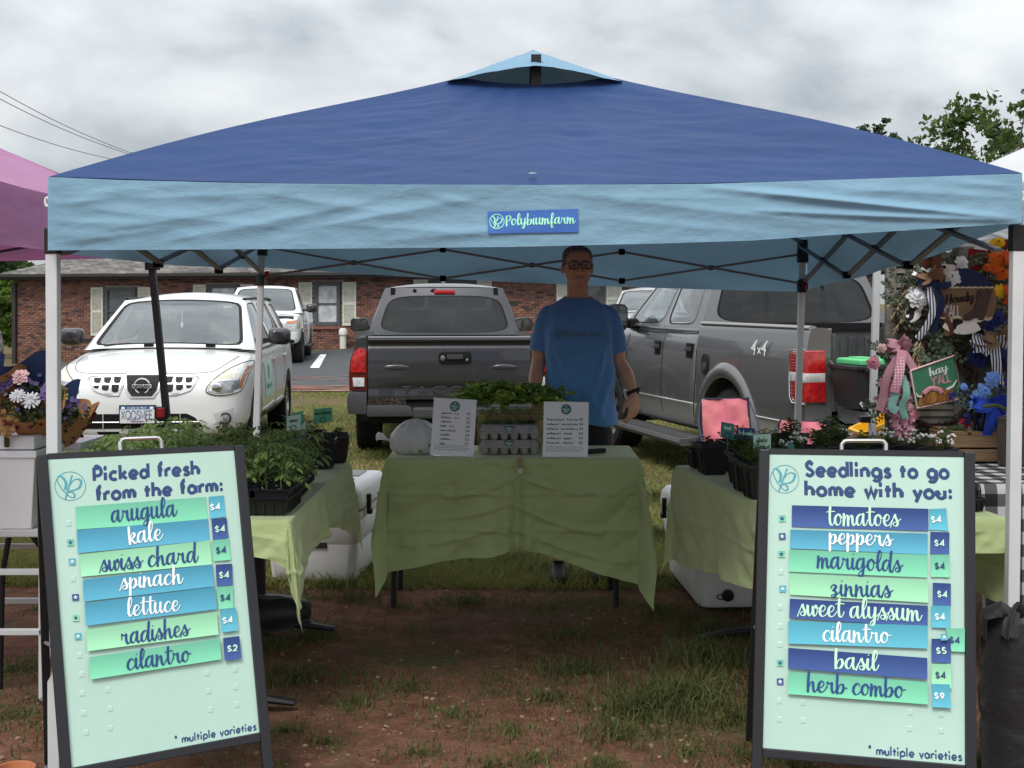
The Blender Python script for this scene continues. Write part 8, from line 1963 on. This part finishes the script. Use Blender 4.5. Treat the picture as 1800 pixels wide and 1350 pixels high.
def put(t_,name,mats,fn,**kw):
 m=MB();fn(m)
 if name=='ribbon':return split_build(m,name,mats,t_,world=True,recalc=False,smooth=60)
 return m.build(name,mats,t_,world=True,recalc=False,smooth=kw.pop('smooth',60),**kw)
w1=wreath('big green and cream wreath with navy, striped and cow print ribbons',1640,545,62)
def greens(t_,spots,leafm,leaf=.04,n=10,L_=.13,wd=.32):
 st,lf=MB(),MB()
 for px,py,dx,dz in spots:spray(lf,st,Q(px,py,-.03),(dx,-.25,dz),L_*rgs.uniform(.7,1.25),rgs,leaf,n,wd)
 lf.build('foliage',leafm,t_,world=True,recalc=False,smooth=0);st.build('stem',gr_b,t_,world=True,recalc=False)
greens(w1,[(1590+rgs.uniform(-28,45),470+rgs.uniform(-10,150),rgs.uniform(-1,.3),rgs.uniform(-.6,1))for _ in range(24)],gr_a,.026,11)
greens(w1,[(1640+rgs.uniform(-40,40),598+rgs.uniform(-25,25),rgs.uniform(-.8,.8),rgs.uniform(-1,.2))for _ in range(13)],gr_a,.030,9,.10,.45)
greens(w1,[(1640+rgs.uniform(-45,70),462+rgs.uniform(-12,14),rgs.uniform(-.7,.9),rgs.uniform(-.1,.8))for _ in range(20)],gr_a,.026,12)
for px,py,r in((1612,523,.058),(1671,487,.050),(1690,462,.035),(1655,470,.03)):put(w1,'rose',wh_f,lambda m:petal_flower(m,Q(px,py,-.10),r,rgs,(rgs.uniform(-.3,.3),-1,.2),5,7))
def pampas_(m):
 for px,py,ex,ey in((1600,510,1565,560),(1605,520,1572,585),(1610,500,1560,540),(1618,600,1608,660),(1612,600,1604,640),(1622,605,1614,650),(1690,490,1712,505),(1685,484,1706,496)):
  a,b_=Q(px,py,-.07),Q(ex,ey,-.09)
  for k in range(46):
   p=a.lerp(b_,k/46);d=((b_-a).normalized()+Vector((rgs.gauss(0,.5),rgs.gauss(0,.5),rgs.gauss(0,.5)))).normalized();s_=Vector((rgs.gauss(0,1),rgs.gauss(0,1),rgs.gauss(0,1))).normalized()*.003;m.add([p-s_,p+s_,p+d*.025],[(0,1,2)])
put(w1,'pampas',pamp,pampas_,smooth=0,kind='stuff')
put(w1,'ribbon',rb_navy,lambda m:(ribbon(m,[Q(1640,500,-.12),Q(1655,530,-.14),Q(1646,560,-.13),Q(1640,585,-.12)],.034),ribbon(m,[Q(1640,500,-.12),Q(1620,496,-.15),Q(1612,500,-.12)],.03,(0,0,1)),ribbon(m,[Q(1640,500,-.12),Q(1662,503,-.16),Q(1672,498,-.12)],.03,(0,0,1))))
put(w1,'ribbon',rb_str,lambda m:ribbon(m,[Q(1632,505,-.13),Q(1640,545,-.15),Q(1626,578,-.14),Q(1612,596,-.13)],.034))
put(w1,'ribbon',rb_burl,lambda m:(bow(m,Q(1634,486,-.12),.065,.038,rgs,5),ribbon(m,[Q(1650,520,-.10),Q(1662,560,-.11),Q(1668,590,-.1)],.04)))
put(w1,'ribbon',cow,lambda m:(bow(m,Q(1640,478,-.09),.10,.04,rgs,4),ribbon(m,[Q(1625,535,-.08),Q(1610,555,-.10),Q(1592,562,-.1)],.04,(0,0,1))))
put(w1,'ribbon',M('ribbon_leather',lin(92,52,38),.5),lambda m:(ribbon(m,[Q(1622,470,-.13),Q(1640,452,-.15),Q(1648,472,-.14)],.05),ribbon(m,[Q(1655,545,-.11),Q(1668,565,-.12),Q(1674,585,-.11)],.022)))
rbd=Q(1692,530,-.10);rr0=57*WY/F
t_=thing('round_sign','round board reading Howdy Yall with a brown boot','sign',(rbd.x,rbd.y,rbd.z))
disc=lambda z0,z1:[(math.copysign(math.sqrt(max(0,rr0**2-z**2)),s_),z)for s_,zs_ in((1,np.linspace(z0,z1,14)),(-1,np.linspace(z1,z0,14)))for z in zs_]
for nm,z0,z1,mt in(('top_band',rr0*.42,rr0*.999,rb_navy),('middle_board',-rr0*.5,rr0*.42,rb_burl),('bottom_band',-rr0*.999,-rr0*.5,cow)):
 m=MB();m.prism(disc(z0,z1),lambda x,z:Vector((x,-.012,z)),lambda x,z:Vector((x,.0,z)));m.build(nm,mt,t_,smooth=0)
m=MB()
for z in(rr0*.42,-rr0*.5):hw=math.sqrt(rr0**2-z**2);m.tube([(-hw+2*hw*k/40,-.014+.002*math.sin(k*1.6),z+.002*math.cos(k*1.6))for k in range(41)],.005,6)
m.build('rope',pamp,t_)
rx=lambda px:(px-1690)*WY/F;rz_=lambda py:(530-py)*WY/F
m=MB();text_mesh(m,'Howdy',lambda u,v,h:Vector((rx(1660)+(rx(1708)-rx(1660))*u,-.013-h,rz_(533)+.012*u+v*.026)),True,.26);m.build('lettering',trim_b,t_,recalc=False)
m=MB();text_mesh(m,"Y'ALL",lambda u,v,h:Vector((rx(1655)+(rx(1686)-rx(1655))*u,-.013-h,rz_(556)+v*.078)),False,.10);m.build('lettering',wh_f,t_,recalc=False)
m=MB();bt=[(1714,510),(1736,508),(1738,515),(1733,530),(1728,548),(1724,562),(1716,562),(1712,557),(1700,563),(1690,563),(1686,558),(1698,550),(1708,542),(1712,528)]
m.prism([(rx(a),rz_(b_))for a,b_ in bt],lambda x,z:Vector((x,-.022,z)),lambda x,z:Vector((x,-.012,z)));m.build('boot',M('boot_brown',(.045,.022,.017),.5),t_,smooth=0,bevel=.003)
w2=wreath('grapevine wreath with pink bow, pink blossoms and a green cow sign',1640,682,72,n=110)
greens(w2,[(1560+rgs.uniform(-22,40),645+rgs.uniform(-40,90),rgs.uniform(-1,.4),rgs.uniform(-.7,.9))for _ in range(26)],gr_a,.024,10,.10)
greens(w2,[(1690+rgs.uniform(-10,14),610+rgs.uniform(-10,20),rgs.uniform(-.4,.6),rgs.uniform(.0,.8))for _ in range(6)],gr_b,.03,10,.1)
pl_=[(1535,638,.034),(1568,610,.03),(1580,690,.025),(1598,715,.024),(1607,728,.026),(1560,705,.022),(1550,612,.024)]
for px,py,r in pl_:put(w2,'rose',pk1 if r>.025 else pk2,lambda m:petal_flower(m,Q(px,py,-.10),r,rgs,(rgs.uniform(-.5,.2),-1,.2),5,6))
def blossoms(m,spots,n,rad,r):
 for px,py in spots:
  for _ in range(n):c=Q(px+rgs.gauss(0,rad),py+rgs.gauss(0,rad*1.5),-.09+rgs.uniform(-.03,.03));petal_flower(m,c,r*rgs.uniform(.7,1.2),rgs,(rgs.uniform(-.6,.6),-1,rgs.uniform(-.3,.5)),1,5,.3)
put(w2,'blossom_spray',fm('petal_rose',lin(206,150,168)),lambda m:(blossoms(m,[(1575,720),(1580,735),(1567,705),(1590,700),(1560,690)],34,9,.013),blossoms(m,[(1598,745),(1592,760),(1585,745)],22,6,.012)),smooth=0,kind='stuff')
put(w2,'ribbon',rb_pink,lambda m:(bow(m,Q(1580,604,-.12),.055,.032,rgs,5),ribbon(m,[Q(1584,620,-.14),Q(1560,660,-.15),Q(1552,700,-.14),Q(1545,722,-.14)],.040),ribbon(m,[Q(1590,620,-.13),Q(1612,660,-.14),Q(1622,700,-.13)],.036)))
put(w2,'ribbon',rb_dot,lambda m:ribbon(m,[Q(1586,615,-.16),Q(1580,660,-.17),Q(1572,690,-.16)],.046))
put(w2,'ribbon',rb_mint,lambda m:(ribbon(m,[Q(1586,660,-.13),Q(1594,690,-.15),Q(1586,715,-.14),Q(1592,735,-.13)],.034),ribbon(m,[Q(1575,690,-.15),Q(1568,715,-.15),Q(1578,722,-.15)],.04)))
sg=[(1600,652),(1677,625),(1690,700),(1612,717)];sv_=[Q(x,y,-.15)for x,y in sg]
bil=lambda u,v,h:(sv_[0]*(1-u)+sv_[1]*u)*(1-v)+(sv_[3]*(1-u)+sv_[2]*u)*v+Vector((0,-h,0))
m=MB();m.prism([(0,0),(1,0),(1,1),(0,1)],lambda a,b_:bil(a,b_,0),lambda a,b_:bil(a,b_,-.008));sgo=m.build('cow_sign',fm('board_green',lin(64,128,96)),w2,world=True,smooth=0,label='green board reading hay Yall with a shaggy cow')
ivw=root_inv(w2)
def sub(m,name,mt,**kw):
 o=m.build(name,mt,None,recalc=False,**kw);o.data.transform(ivw);o.parent=sgo;return o
m=MB();m.tube([bil(*p,.001)for p in((0,0),(1,0),(1,1),(0,1),(0,0))],.006,5);sub(m,'board_edge',pk2)
m=MB();text_mesh(m,'hay',lambda u,v,h:bil(.40+.42*u,.29-v*.115,h),True,.2);sub(m,'lettering',wh_f)
m=MB();text_mesh(m,"Y'ALL",lambda u,v,h:bil(.42+.44*u,.55-v*.30,h),False,.12);sub(m,'lettering',pk1)
fur=M('fur_ginger',lin(176,124,60),.8,col2=lin(120,74,34),vscale=26,stretch=(1,1,.25))
m=MB()
for k in range(90):
 u0=rgs.uniform(.12,.85);v0=.62+.26*rgs.random()+.10*abs(u0-.4);L_=rgs.uniform(.12,.24)
 m.tube([bil(min(.97,u0),min(.97,v0),.002),bil(min(.97,u0-.03+.02*math.sin(k)),min(.97,v0+L_*.5),.005),bil(max(.04,min(.97,u0-.08)),min(.98,v0+L_),.003)],[.008,.007,.002],5)
sub(m,'cow_fur',fur,kind='stuff')
m=MB();m.tube([bil(.70,.72,.006),bil(.85,.68,.010),bil(.96,.55,.008)],[.008,.006,.002],6);m.tube([bil(.12,.74,.006),bil(.05,.70,.010),bil(.03,.60,.008)],[.007,.005,.002],6);sub(m,'horn',wh_f)
m=MB();ribbon(m,[bil(.18,.66,.012),bil(.35,.58,.014),bil(.52,.66,.014),bil(.58,.76,.012)],.022,(0,0,1));sub(m,'bandana',pk1)
w3=wreath('navy and burlap wreath beside the front right tent leg',1768,600,46)
greens(w3,[(1745+rgs.uniform(-34,40),545+rgs.uniform(-45,120),rgs.uniform(-1,.6),rgs.uniform(-.5,1))for _ in range(30)],fm('leaf_blue_grey',lin(66,80,88)),.024,10,.10)
for px,py,r in((1735,570,.045),(1752,560,.04),(1722,632,.045),(1712,628,.035),(1775,585,.04)):put(w3,'bloom',nv_f,lambda m:petal_flower(m,Q(px,py,-.09),r,rgs,(rgs.uniform(-.3,.3),-1,.1),5,8))
put(w3,'ribbon',rb_burl,lambda m:bow(m,Q(1755,595,-.13),.075,.045,rgs,5))
put(w3,'ribbon',rb_str,lambda m:(bow(m,Q(1742,600,-.12),.10,.042,rgs,4),ribbon(m,[Q(1748,605,-.13),Q(1752,640,-.15),Q(1756,680,-.14)],.05),ribbon(m,[Q(1742,605,-.13),Q(1728,622,-.15)],.045)))
put(w3,'ribbon',rb_navy,lambda m:(ribbon(m,[Q(1752,600,-.12),Q(1770,625,-.14),Q(1784,655,-.13)],.045),ribbon(m,[Q(1760,610,-.11),Q(1775,650,-.12),Q(1778,690,-.11)],.05)))
w4=wreath('orange and yellow flower wreath at the top of the screen',1768,470,40)
for px,py,r,mt in((1752,452,.046,or_f),(1762,478,.042,or_f),(1745,470,.03,or_f),(1754,425,.035,ye_f),(1747,432,.028,ye_f),(1757,512,.036,ye_f),(1735,470,.02,or_f),(1776,428,.03,rd_f)):put(w4,'bloom',mt,lambda m:petal_flower(m,Q(px,py,-.08),r,rgs,(rgs.uniform(-.3,.3),-1,.1),8,11,.8))
put(w4,'ribbon',rb_or,lambda m:(ribbon(m,[Q(1772,440,-.1),Q(1776,460,-.12),Q(1770,472,-.1)],.05),ribbon(m,[Q(1770,500,-.1),Q(1778,520,-.12),Q(1768,535,-.1)],.045)))
greens(w4,[(1755+rgs.uniform(-20,24),490+rgs.uniform(-40,45),rgs.uniform(-1,1),rgs.uniform(-1,1))for _ in range(14)],gr_b,.03,9,.1)
mc=Q(1712,452,-.03);t_=thing('melon_sign','red melon slice sign with a green rind beside the orange flowers','sign',(mc.x,mc.y,mc.z))
q_=lambda px,py:((px-1712)*WY/F,(452-py)*WY/F)
m=MB();m.prism([q_(*p)for p in((1703,437),(1738,441),(1736,455),(1726,472),(1714,481),(1706,470),(1700,455))],lambda x,z:Vector((x,-.014,z)),lambda x,z:Vector((x,0,z)));m.build('flesh',fm('melon_red',lin(140,16,32)),t_,smooth=0)
m=MB();m.tube([Vector((q_(*p)[0],-.012,q_(*p)[1]))for p in smooth_curve([(1740,452),(1734,464),(1724,476),(1713,484)],4)],.010,7);m.build('rind',fm('rind_green',lin(110,160,60)),t_)
m=MB()
for px,py in((1714,445),(1724,450),(1716,458),(1722,464),(1730,446)):x,z=q_(px,py);m.ball((x,-.015,z),.0045,6,5,(.7,.5,1.2))
m.build('seed',trim_b,t_,kind='stuff')
vc=Q(1728,790,-.28);vzb=.80
cr_=thing('wooden_crate','slatted wooden crate under the glass vase of blue flowers','crate',(vc.x+.02,vc.y+.05,.757))
wood=M('crate_wood',(.20,.125,.07),.8,var=.3,vscale=5,stretch=(.3,3,3),bump=.3,bscale=40);oldwood=M('old_wood',(.13,.105,.085),.9,var=.35,vscale=6,bump=.5,bscale=40)
for k in range(5):m=MB();m.box((-.16+.08*k,0,.135),(.062,.30,.012));m.build('slat',wood,cr_,smooth=0)
for sy in(-1,1):
 for z in(.035,.10):m=MB();m.box((0,sy*.15,z),(.40,.012,.055));m.build('plank',wood,cr_,smooth=0)
for sx in(-1,1):m=MB();m.box((sx*.20,0,.068),(.014,.30,.12));m.build('plank',wood,cr_,smooth=0)
vzb=.757+.142
va=thing('flower_vase','square glass vase of blue flowers tied with a royal blue ribbon','vase',(vc.x,vc.y,vzb))
gv=glass_mat('vase_glass',(.78,.82,.82),.06,.03)
m=MB();m.loft([[Vector((sx*.065,sy*.05,z))for sx,sy in((-1,-1),(1,-1),(1,1),(-1,1))]for z in(0,.145)],True,False);m.loft([[Vector((sx*.058,sy*.043,z))for sx,sy in((-1,-1),(1,-1),(1,1),(-1,1))]for z in(.01,.145)],True,False);m.box((0,0,.005),(.13,.10,.01));m.build('glass',gv,va,smooth=0)
VQ=lambda px,py,dy=0:P(px,py,vc.y+dy)
def vput(name,mt,fn,**k):return put(va,name,mt,fn,**k)
for px,py,r,mt in((1728,688,.040,lb_f),(1742,668,.038,lb_f),(1748,664,.03,lb_f),(1716,698,.03,lb_f),(1710,712,.022,lb_f),(1694,680,.018,lb_f)):vput('bloom',mt,lambda m:petal_flower(m,VQ(px,py,-.05),r,rgs,(rgs.uniform(-.4,.4),-1,.2),5,7))
def vb(m):
 for px,py in((1680,692),(1690,700),(1706,695),(1702,720),(1712,725),(1730,705),(1752,690),(1765,680)):
  for _ in range(9):petal_flower(m,VQ(px+rgs.gauss(0,7),py+rgs.gauss(0,9),rgs.uniform(-.06,.03)),.012,rgs,(rgs.uniform(-.6,.6),-1,.2),1,5,.3)
vput('small_blooms',nv_f,vb,kind='stuff')
st,lf=MB(),MB()
for _ in range(26):spray(lf,st,VQ(1722+rgs.uniform(-20,26),728,.0),(rgs.uniform(-.9,.9),-.2,rgs.uniform(.2,1)),.16,rgs,.03,10,.25)
for _ in range(12):st.tube([VQ(1722+rgs.uniform(-12,12),728),VQ(1722+rgs.uniform(-14,14),788)],.003,4)
lf.build('foliage',gr_a,va,world=True,recalc=False,smooth=0);st.build('stem',gr_b,va,world=True,recalc=False)
vput('ribbon',rb_blue,lambda m:(bow(m,VQ(1742,708,-.09),.075,.05,rgs,4),ribbon(m,[VQ(1744,710,-.10),VQ(1740,745,-.11),VQ(1734,768,-.10),VQ(1730,782,-.1)],.045),ribbon(m,[VQ(1748,712,-.09),VQ(1756,738,-.10),VQ(1758,752,-.09)],.045)))
ob=P(1778,850,5.55);t_=thing('wooden_box','upright weathered wooden box beside the tent leg','box',(ob.x,5.57,.757))
zz=P(1778,735,5.55).z-.757
m=MB();m.box((0,0,zz/2),(.075,.10,zz));m.build('board',oldwood,t_,smooth=0,bevel=.004);m=MB();m.box((.09,.03,zz/2-.01),(.10,.09,zz-.02));m.build('board',oldwood,t_,smooth=0,bevel=.004)
t_=thing('tulip','yellow artificial tulip above the weathered box','flower',(P(1775,720,5.6).x,5.6,P(1775,735,5.6).z))
c0=P(1775,712,5.6)
m=MB()
for k in range(6):
 a=k*1.047;d=Vector((math.cos(a),math.sin(a),0));s_=Vector((-d.y,d.x,0));up=Vector((.45,-.3,.8)).normalized()
 m.add([c0,c0+d*.020+s_*.013+up*.02,c0+d*.014+up*.055,c0+d*.020-s_*.013+up*.02,c0+d*.026+up*.025],[(0,1,4),(1,2,4),(2,3,4),(3,0,4)])
m.build('petal',ye_f,t_,world=True,recalc=False,kind='stuff');m=MB();m.tube([c0,c0+Vector((-.01,0,-.05))],.004,6);ribbon(m,[c0+Vector((0,0,-.03)),c0+Vector((-.07,-.03,.0)),c0+Vector((-.14,-.04,-.005))],.018,(0,0,1));m.build('leaf',gr_b,t_,world=True,recalc=False)
t_=thing('flower_arrangement','red roses with a stars and stripes style ribbon at the foot of the screen','flowers',(Q(1665,800).x,WY-.25,.757))
RQ=lambda px,py:P(px,py,WY-.28)
for px,py,r in((1658,765,.034),(1672,772,.03),(1694,745,.028),(1664,778,.026)):
 m=MB();petal_flower(m,RQ(px,py),r,rgs,(rgs.uniform(-.3,.3),-1,.3),5,6);m.build('rose',rd_f,t_,world=True,recalc=False)
m=MB();bow(m,RQ(1680,785),.075,.05,rgs,3);ribbon(m,[RQ(1676,786),RQ(1690,780),RQ(1704,792)],.05,(0,0,1));split_build(m,'ribbon',rb_red,t_,world=True,recalc=False)
m=MB();ribbon(m,[RQ(1664,775),RQ(1656,785),RQ(1648,800)],.07,(1,0,.3));m.build('ribbon',flag,t_,world=True,recalc=False)
st,lf=MB(),MB()
for _ in range(12):spray(lf,st,RQ(1672+rgs.uniform(-16,30),775),(rgs.uniform(-.8,.8),-.2,rgs.uniform(.1,1)),.07,rgs,.035,6,.6)
lf.build('foliage',gr_b,t_,world=True,recalc=False,smooth=0);st.build('stem',gr_b,t_,world=True,recalc=False)
m=MB()
for _ in range(40):c=RQ(1700+rgs.gauss(0,7),765+rgs.gauss(0,10));petal_flower(m,c,.008,rgs,(0,-1,.2),1,5,.3)
m.build('small_blooms',wh_f,t_,world=True,recalc=False,kind='stuff')
yc=P(1540,745,6.9);t_=thing('plastic_crate','yellow plastic crate tilted behind the white tent leg','crate',(yc.x+.06,6.95,yc.z-.17))
yel=M('plastic_yellow',lin(238,186,30),.4);rt=Matrix.Rotation(R(-24),3,'Y')
m=MB();r_=lambda w_,d_,z:[rt@Vector((sx*w_,sy*d_,z))+Vector((0,0,.12))for sx,sy in((-1,-1),(1,-1),(1,1),(-1,1))]
m.loft([r_(.10,.10,-.075),r_(.135,.13,.05),r_(.155,.15,.052),r_(.155,.15,.075),r_(.135,.13,.075),r_(.10,.10,-.06)],True,True)
for k in range(5):m.box(rt@Vector((-.09+.045*k,-.118,-.01))+Vector((0,0,.12)),(.010,.016,.11),rt)
m.build('tub',yel,t_,smooth=0,bevel=.006)
m=MB();m.box((0,0,-.23),(.25,.25,.46));o=m.build('carton_base',M('carton_brown',(.16,.11,.07),.9),smooth=0,bevel=.004);o.location=(yc.x+.06,6.98,yc.z-.17);props(o,'dark carton box that the yellow plastic crate leans on','carton')
LY=4.62
LQ=lambda px,py,dy=0.0:P(px,py,LY+dy)
tb_z=LQ(0,800).z
lt_=thing('display_rack','white metal rack with black folding legs at the left picture edge','rack',(-2.35,LY+.2,0))
zt1,zt2=LQ(0,1003).z,LQ(0,1108).z
for z in(zt1,zt2):
 for dy in(-.02,.46):m=MB();m.beam((-3.1,LY+dy,z),(LQ(78,1000).x,LY+dy,z),.022);m.build('rail',white_metal,lt_,world=True,smooth=0,bevel=.003)
for x in(LQ(78,1000).x,-3.1):
 for dy in(-.02,.46):m=MB();m.beam((x,LY+dy,0),(x,LY+dy,zt1+.02),.022);m.build('rail',white_metal,lt_,world=True,smooth=0,bevel=.003)
for a,b_ in(((20,920),(4,1010)),((36,915),(74,965)),((58,905),(78,950))):m=MB();m.tube([LQ(*a,.1),LQ(*b_,.1),LQ(b_[0]+(b_[0]-a[0])*.3,1240,.1)],.011,7);m.build('folding_leg',black_pl,lt_,world=True)
m=MB();m.box((-2.38,LY+.22,LQ(0,925).z-.02),(1.5,.52,.03));m.build('table_top',M('table_top_white',(.55,.56,.57),.5),lt_,world=True,smooth=0,bevel=.006)
zb_t=LQ(0,925).z-.004
tub_m=M('tub_white',(.80,.82,.86),.35,spec=.5)
def tub(label,px0,px1,pyt,pyb,dy,lid):
 a,b_=LQ(px0,pyb,dy),LQ(px1,pyb,dy);zt=LQ(0,pyt,dy).z;cx_,w_=(a.x+b_.x)/2,(b_.x-a.x)/2;h_=zt-zb_t
 t_=thing('plastic_tub',label,'plastic tub',(cx_,LY+dy+.14,zb_t),group='white tubs on the bouquet stall')
 r_=lambda k,z:[Vector((sx*w_*k,sy*.14*k,z))for sx,sy in((-1,-1),(1,-1),(1,1),(-1,1))]
 m=MB();m.loft([r_(.84,0),r_(.98,h_*.9),r_(1.04,h_*.91),r_(1.04,h_),r_(.98,h_),r_(.84,.01)],True,True)
 m.build('tub',tub_m,t_,smooth=0,bevel=.01)
 if lid:
  m=MB();m.loft([r_(.96,h_+.002),r_(.96,h_+.05),r_(.90,h_+.055)],True,True);m.build('lid',tub_m,t_,smooth=0,bevel=.006)
 return t_
tub('front white plastic tub at the left edge, lidded',-78,62,792,928,-.06,True)
tub('rear white plastic tub under the paper wrapped bouquet',44,140,778,922,.26,False)
kraft=M('kraft_paper',lin(176,130,88),.8,var=.12,vscale=9,bump=.35,bscale=26);navyp=M('paper_navy_wrap',lin(44,66,110),.8,var=.1,vscale=9)
inkm=M('print_berry',lin(110,40,50),.8)
def bouquet(label,base,mouth,r,cols,seed_,prints=True):
 rg_=random.Random(seed_);base,mouth=Vector(base),Vector(mouth);ax=(mouth-base);L_=ax.length;ax.normalize();x=ax.cross(Vector((0,-1,.3))).normalized();y=ax.cross(x)
 t_=thing('bouquet',label,'bouquet',base,group='paper wrapped bouquets')
 m=MB()
 def cone(u,v):
  a=2*math.pi*u;rr_=r*(.22+.80*v**.8)*(1+.10*math.sin(3*a+2*v)+.07*math.sin(7*a+seed_)*v);hh=L_*v*(1+.16*math.sin(2*a+1.2)*v+.06*math.sin(5*a))
  return base+ax*hh+(x*math.cos(a)+y*math.sin(a))*rr_
 m.grid(cone,48,12);m.build('wrapping',kraft,t_,world=True,recalc=False,smooth=40)
 m=MB()
 def cone2(u,v):
  a=-.3+1.5*u+2.2;rr_=r*(.30+.80*v**.8)*1.04;return base+ax*L_*(.25+.9*v)*(1+.12*math.sin(4*a))+(x*math.cos(a)+y*math.sin(a))*rr_
 m.grid(cone2,14,6);m.build('lining',navyp,t_,world=True,recalc=False,smooth=30)
 if prints:
  m=MB()
  for k in range(26):
   u,v=rg_.random(),rg_.uniform(.15,.95);c=cone(u,v);c2=cone(u+.012,v+.03);nn=(c-base-ax*(c-base).dot(ax)).normalized()*.003;d=(c2-c)
   m.tube([c+nn,c+d+nn],.0016,4)
   for q in range(4):e_=c+d*(.3+.22*q)+nn;m.ball(e_+(x if q%2 else y)*.006,.0045,5,4)
  m.build('printed_sprig',inkm,t_,world=True,kind='stuff')
 top=base+ax*L_*.98
 for k,(mt,rad,ox,oy,oz,ly,n)in enumerate(cols):
  m=MB();petal_flower(m,top+x*ox*r+y*oy*r+ax*oz,rad,rg_,ax*.5+Vector((0,-.8,.4)),ly,n,.25);m.build('bloom',mt,t_,world=True,recalc=False)
 lf,st=MB(),MB()
 for k in range(26):spray(lf,st,top-ax*.09+x*rg_.uniform(-.7,.7)*r+y*rg_.uniform(-.7,.7)*r,ax+Vector((rg_.uniform(-.7,.7),rg_.uniform(-.7,.2),rg_.uniform(-.4,.5))),.09,rg_,.026,8,.3)
 lf.build('foliage',gr_b,t_,world=True,recalc=False,smooth=0);st.build('stem',gr_b,t_,world=True,recalc=False)
 m=MB()
 for k in range(26):
  c=top+x*rg_.gauss(0,.33)*r+y*rg_.gauss(0,.33)*r+ax*rg_.uniform(-.03,.03);petal_flower(m,c,.009,rg_,ax+Vector((rg_.uniform(-.5,.5),-.6,0)),1,5,.3)
 m.build('small_blooms',pu_f if seed_!=3 else wh_f,t_,world=True,recalc=False,kind='stuff')
bouquet('kraft paper bouquet of a pink rose and white daisies at the left edge',LQ(62,765,.10),LQ(58,690,-.10),.125,[(pk2,.032,-.55,.1,.03,5,7),(wh_f,.034,.25,-.35,.03,2,16),(wh_f,.028,-.1,-.5,.04,2,16),(pu_f,.03,.5,.0,.04,3,7),(pu_f,.028,.35,.25,.03,3,7)],2)
bouquet('kraft paper bouquet tipping right behind the front left tent leg',LQ(112,785,.28),LQ(126,712,.20),.095,[(fm('petal_lime',lin(150,170,60)),.03,-.3,-.5,.05,3,8),(or_f,.02,-.6,-.2,.03,2,7)],5)
bouquet('purple flower bouquet cut by the left picture edge',LQ(-10,760,.05),LQ(-6,675,-.05),.10,[(pu_f,.04,.3,-.3,.03,4,8),(pu_f,.035,.6,.0,.05,4,8)],3,False)
fl=thing('flower_bunch','small tan dried flower bunch on the white tub at the left edge','flowers',LQ(10,770,-.08))
m=MB();rg_=random.Random(1)
for k in range(60):petal_flower(m,LQ(12+rg_.gauss(0,9),745+rg_.gauss(0,8),-.1+rg_.uniform(-.02,.02)),.011,rg_,(0,-1,.3),2,5,.3)
m.build('dried_blooms',fm('petal_tan',lin(200,160,110)),fl,world=True,recalc=False,kind='stuff');m=MB();m.tube([LQ(12,745,-.09),LQ(12,785,-.07)],.01,6);m.build('stem',gr_b,fl,world=True)
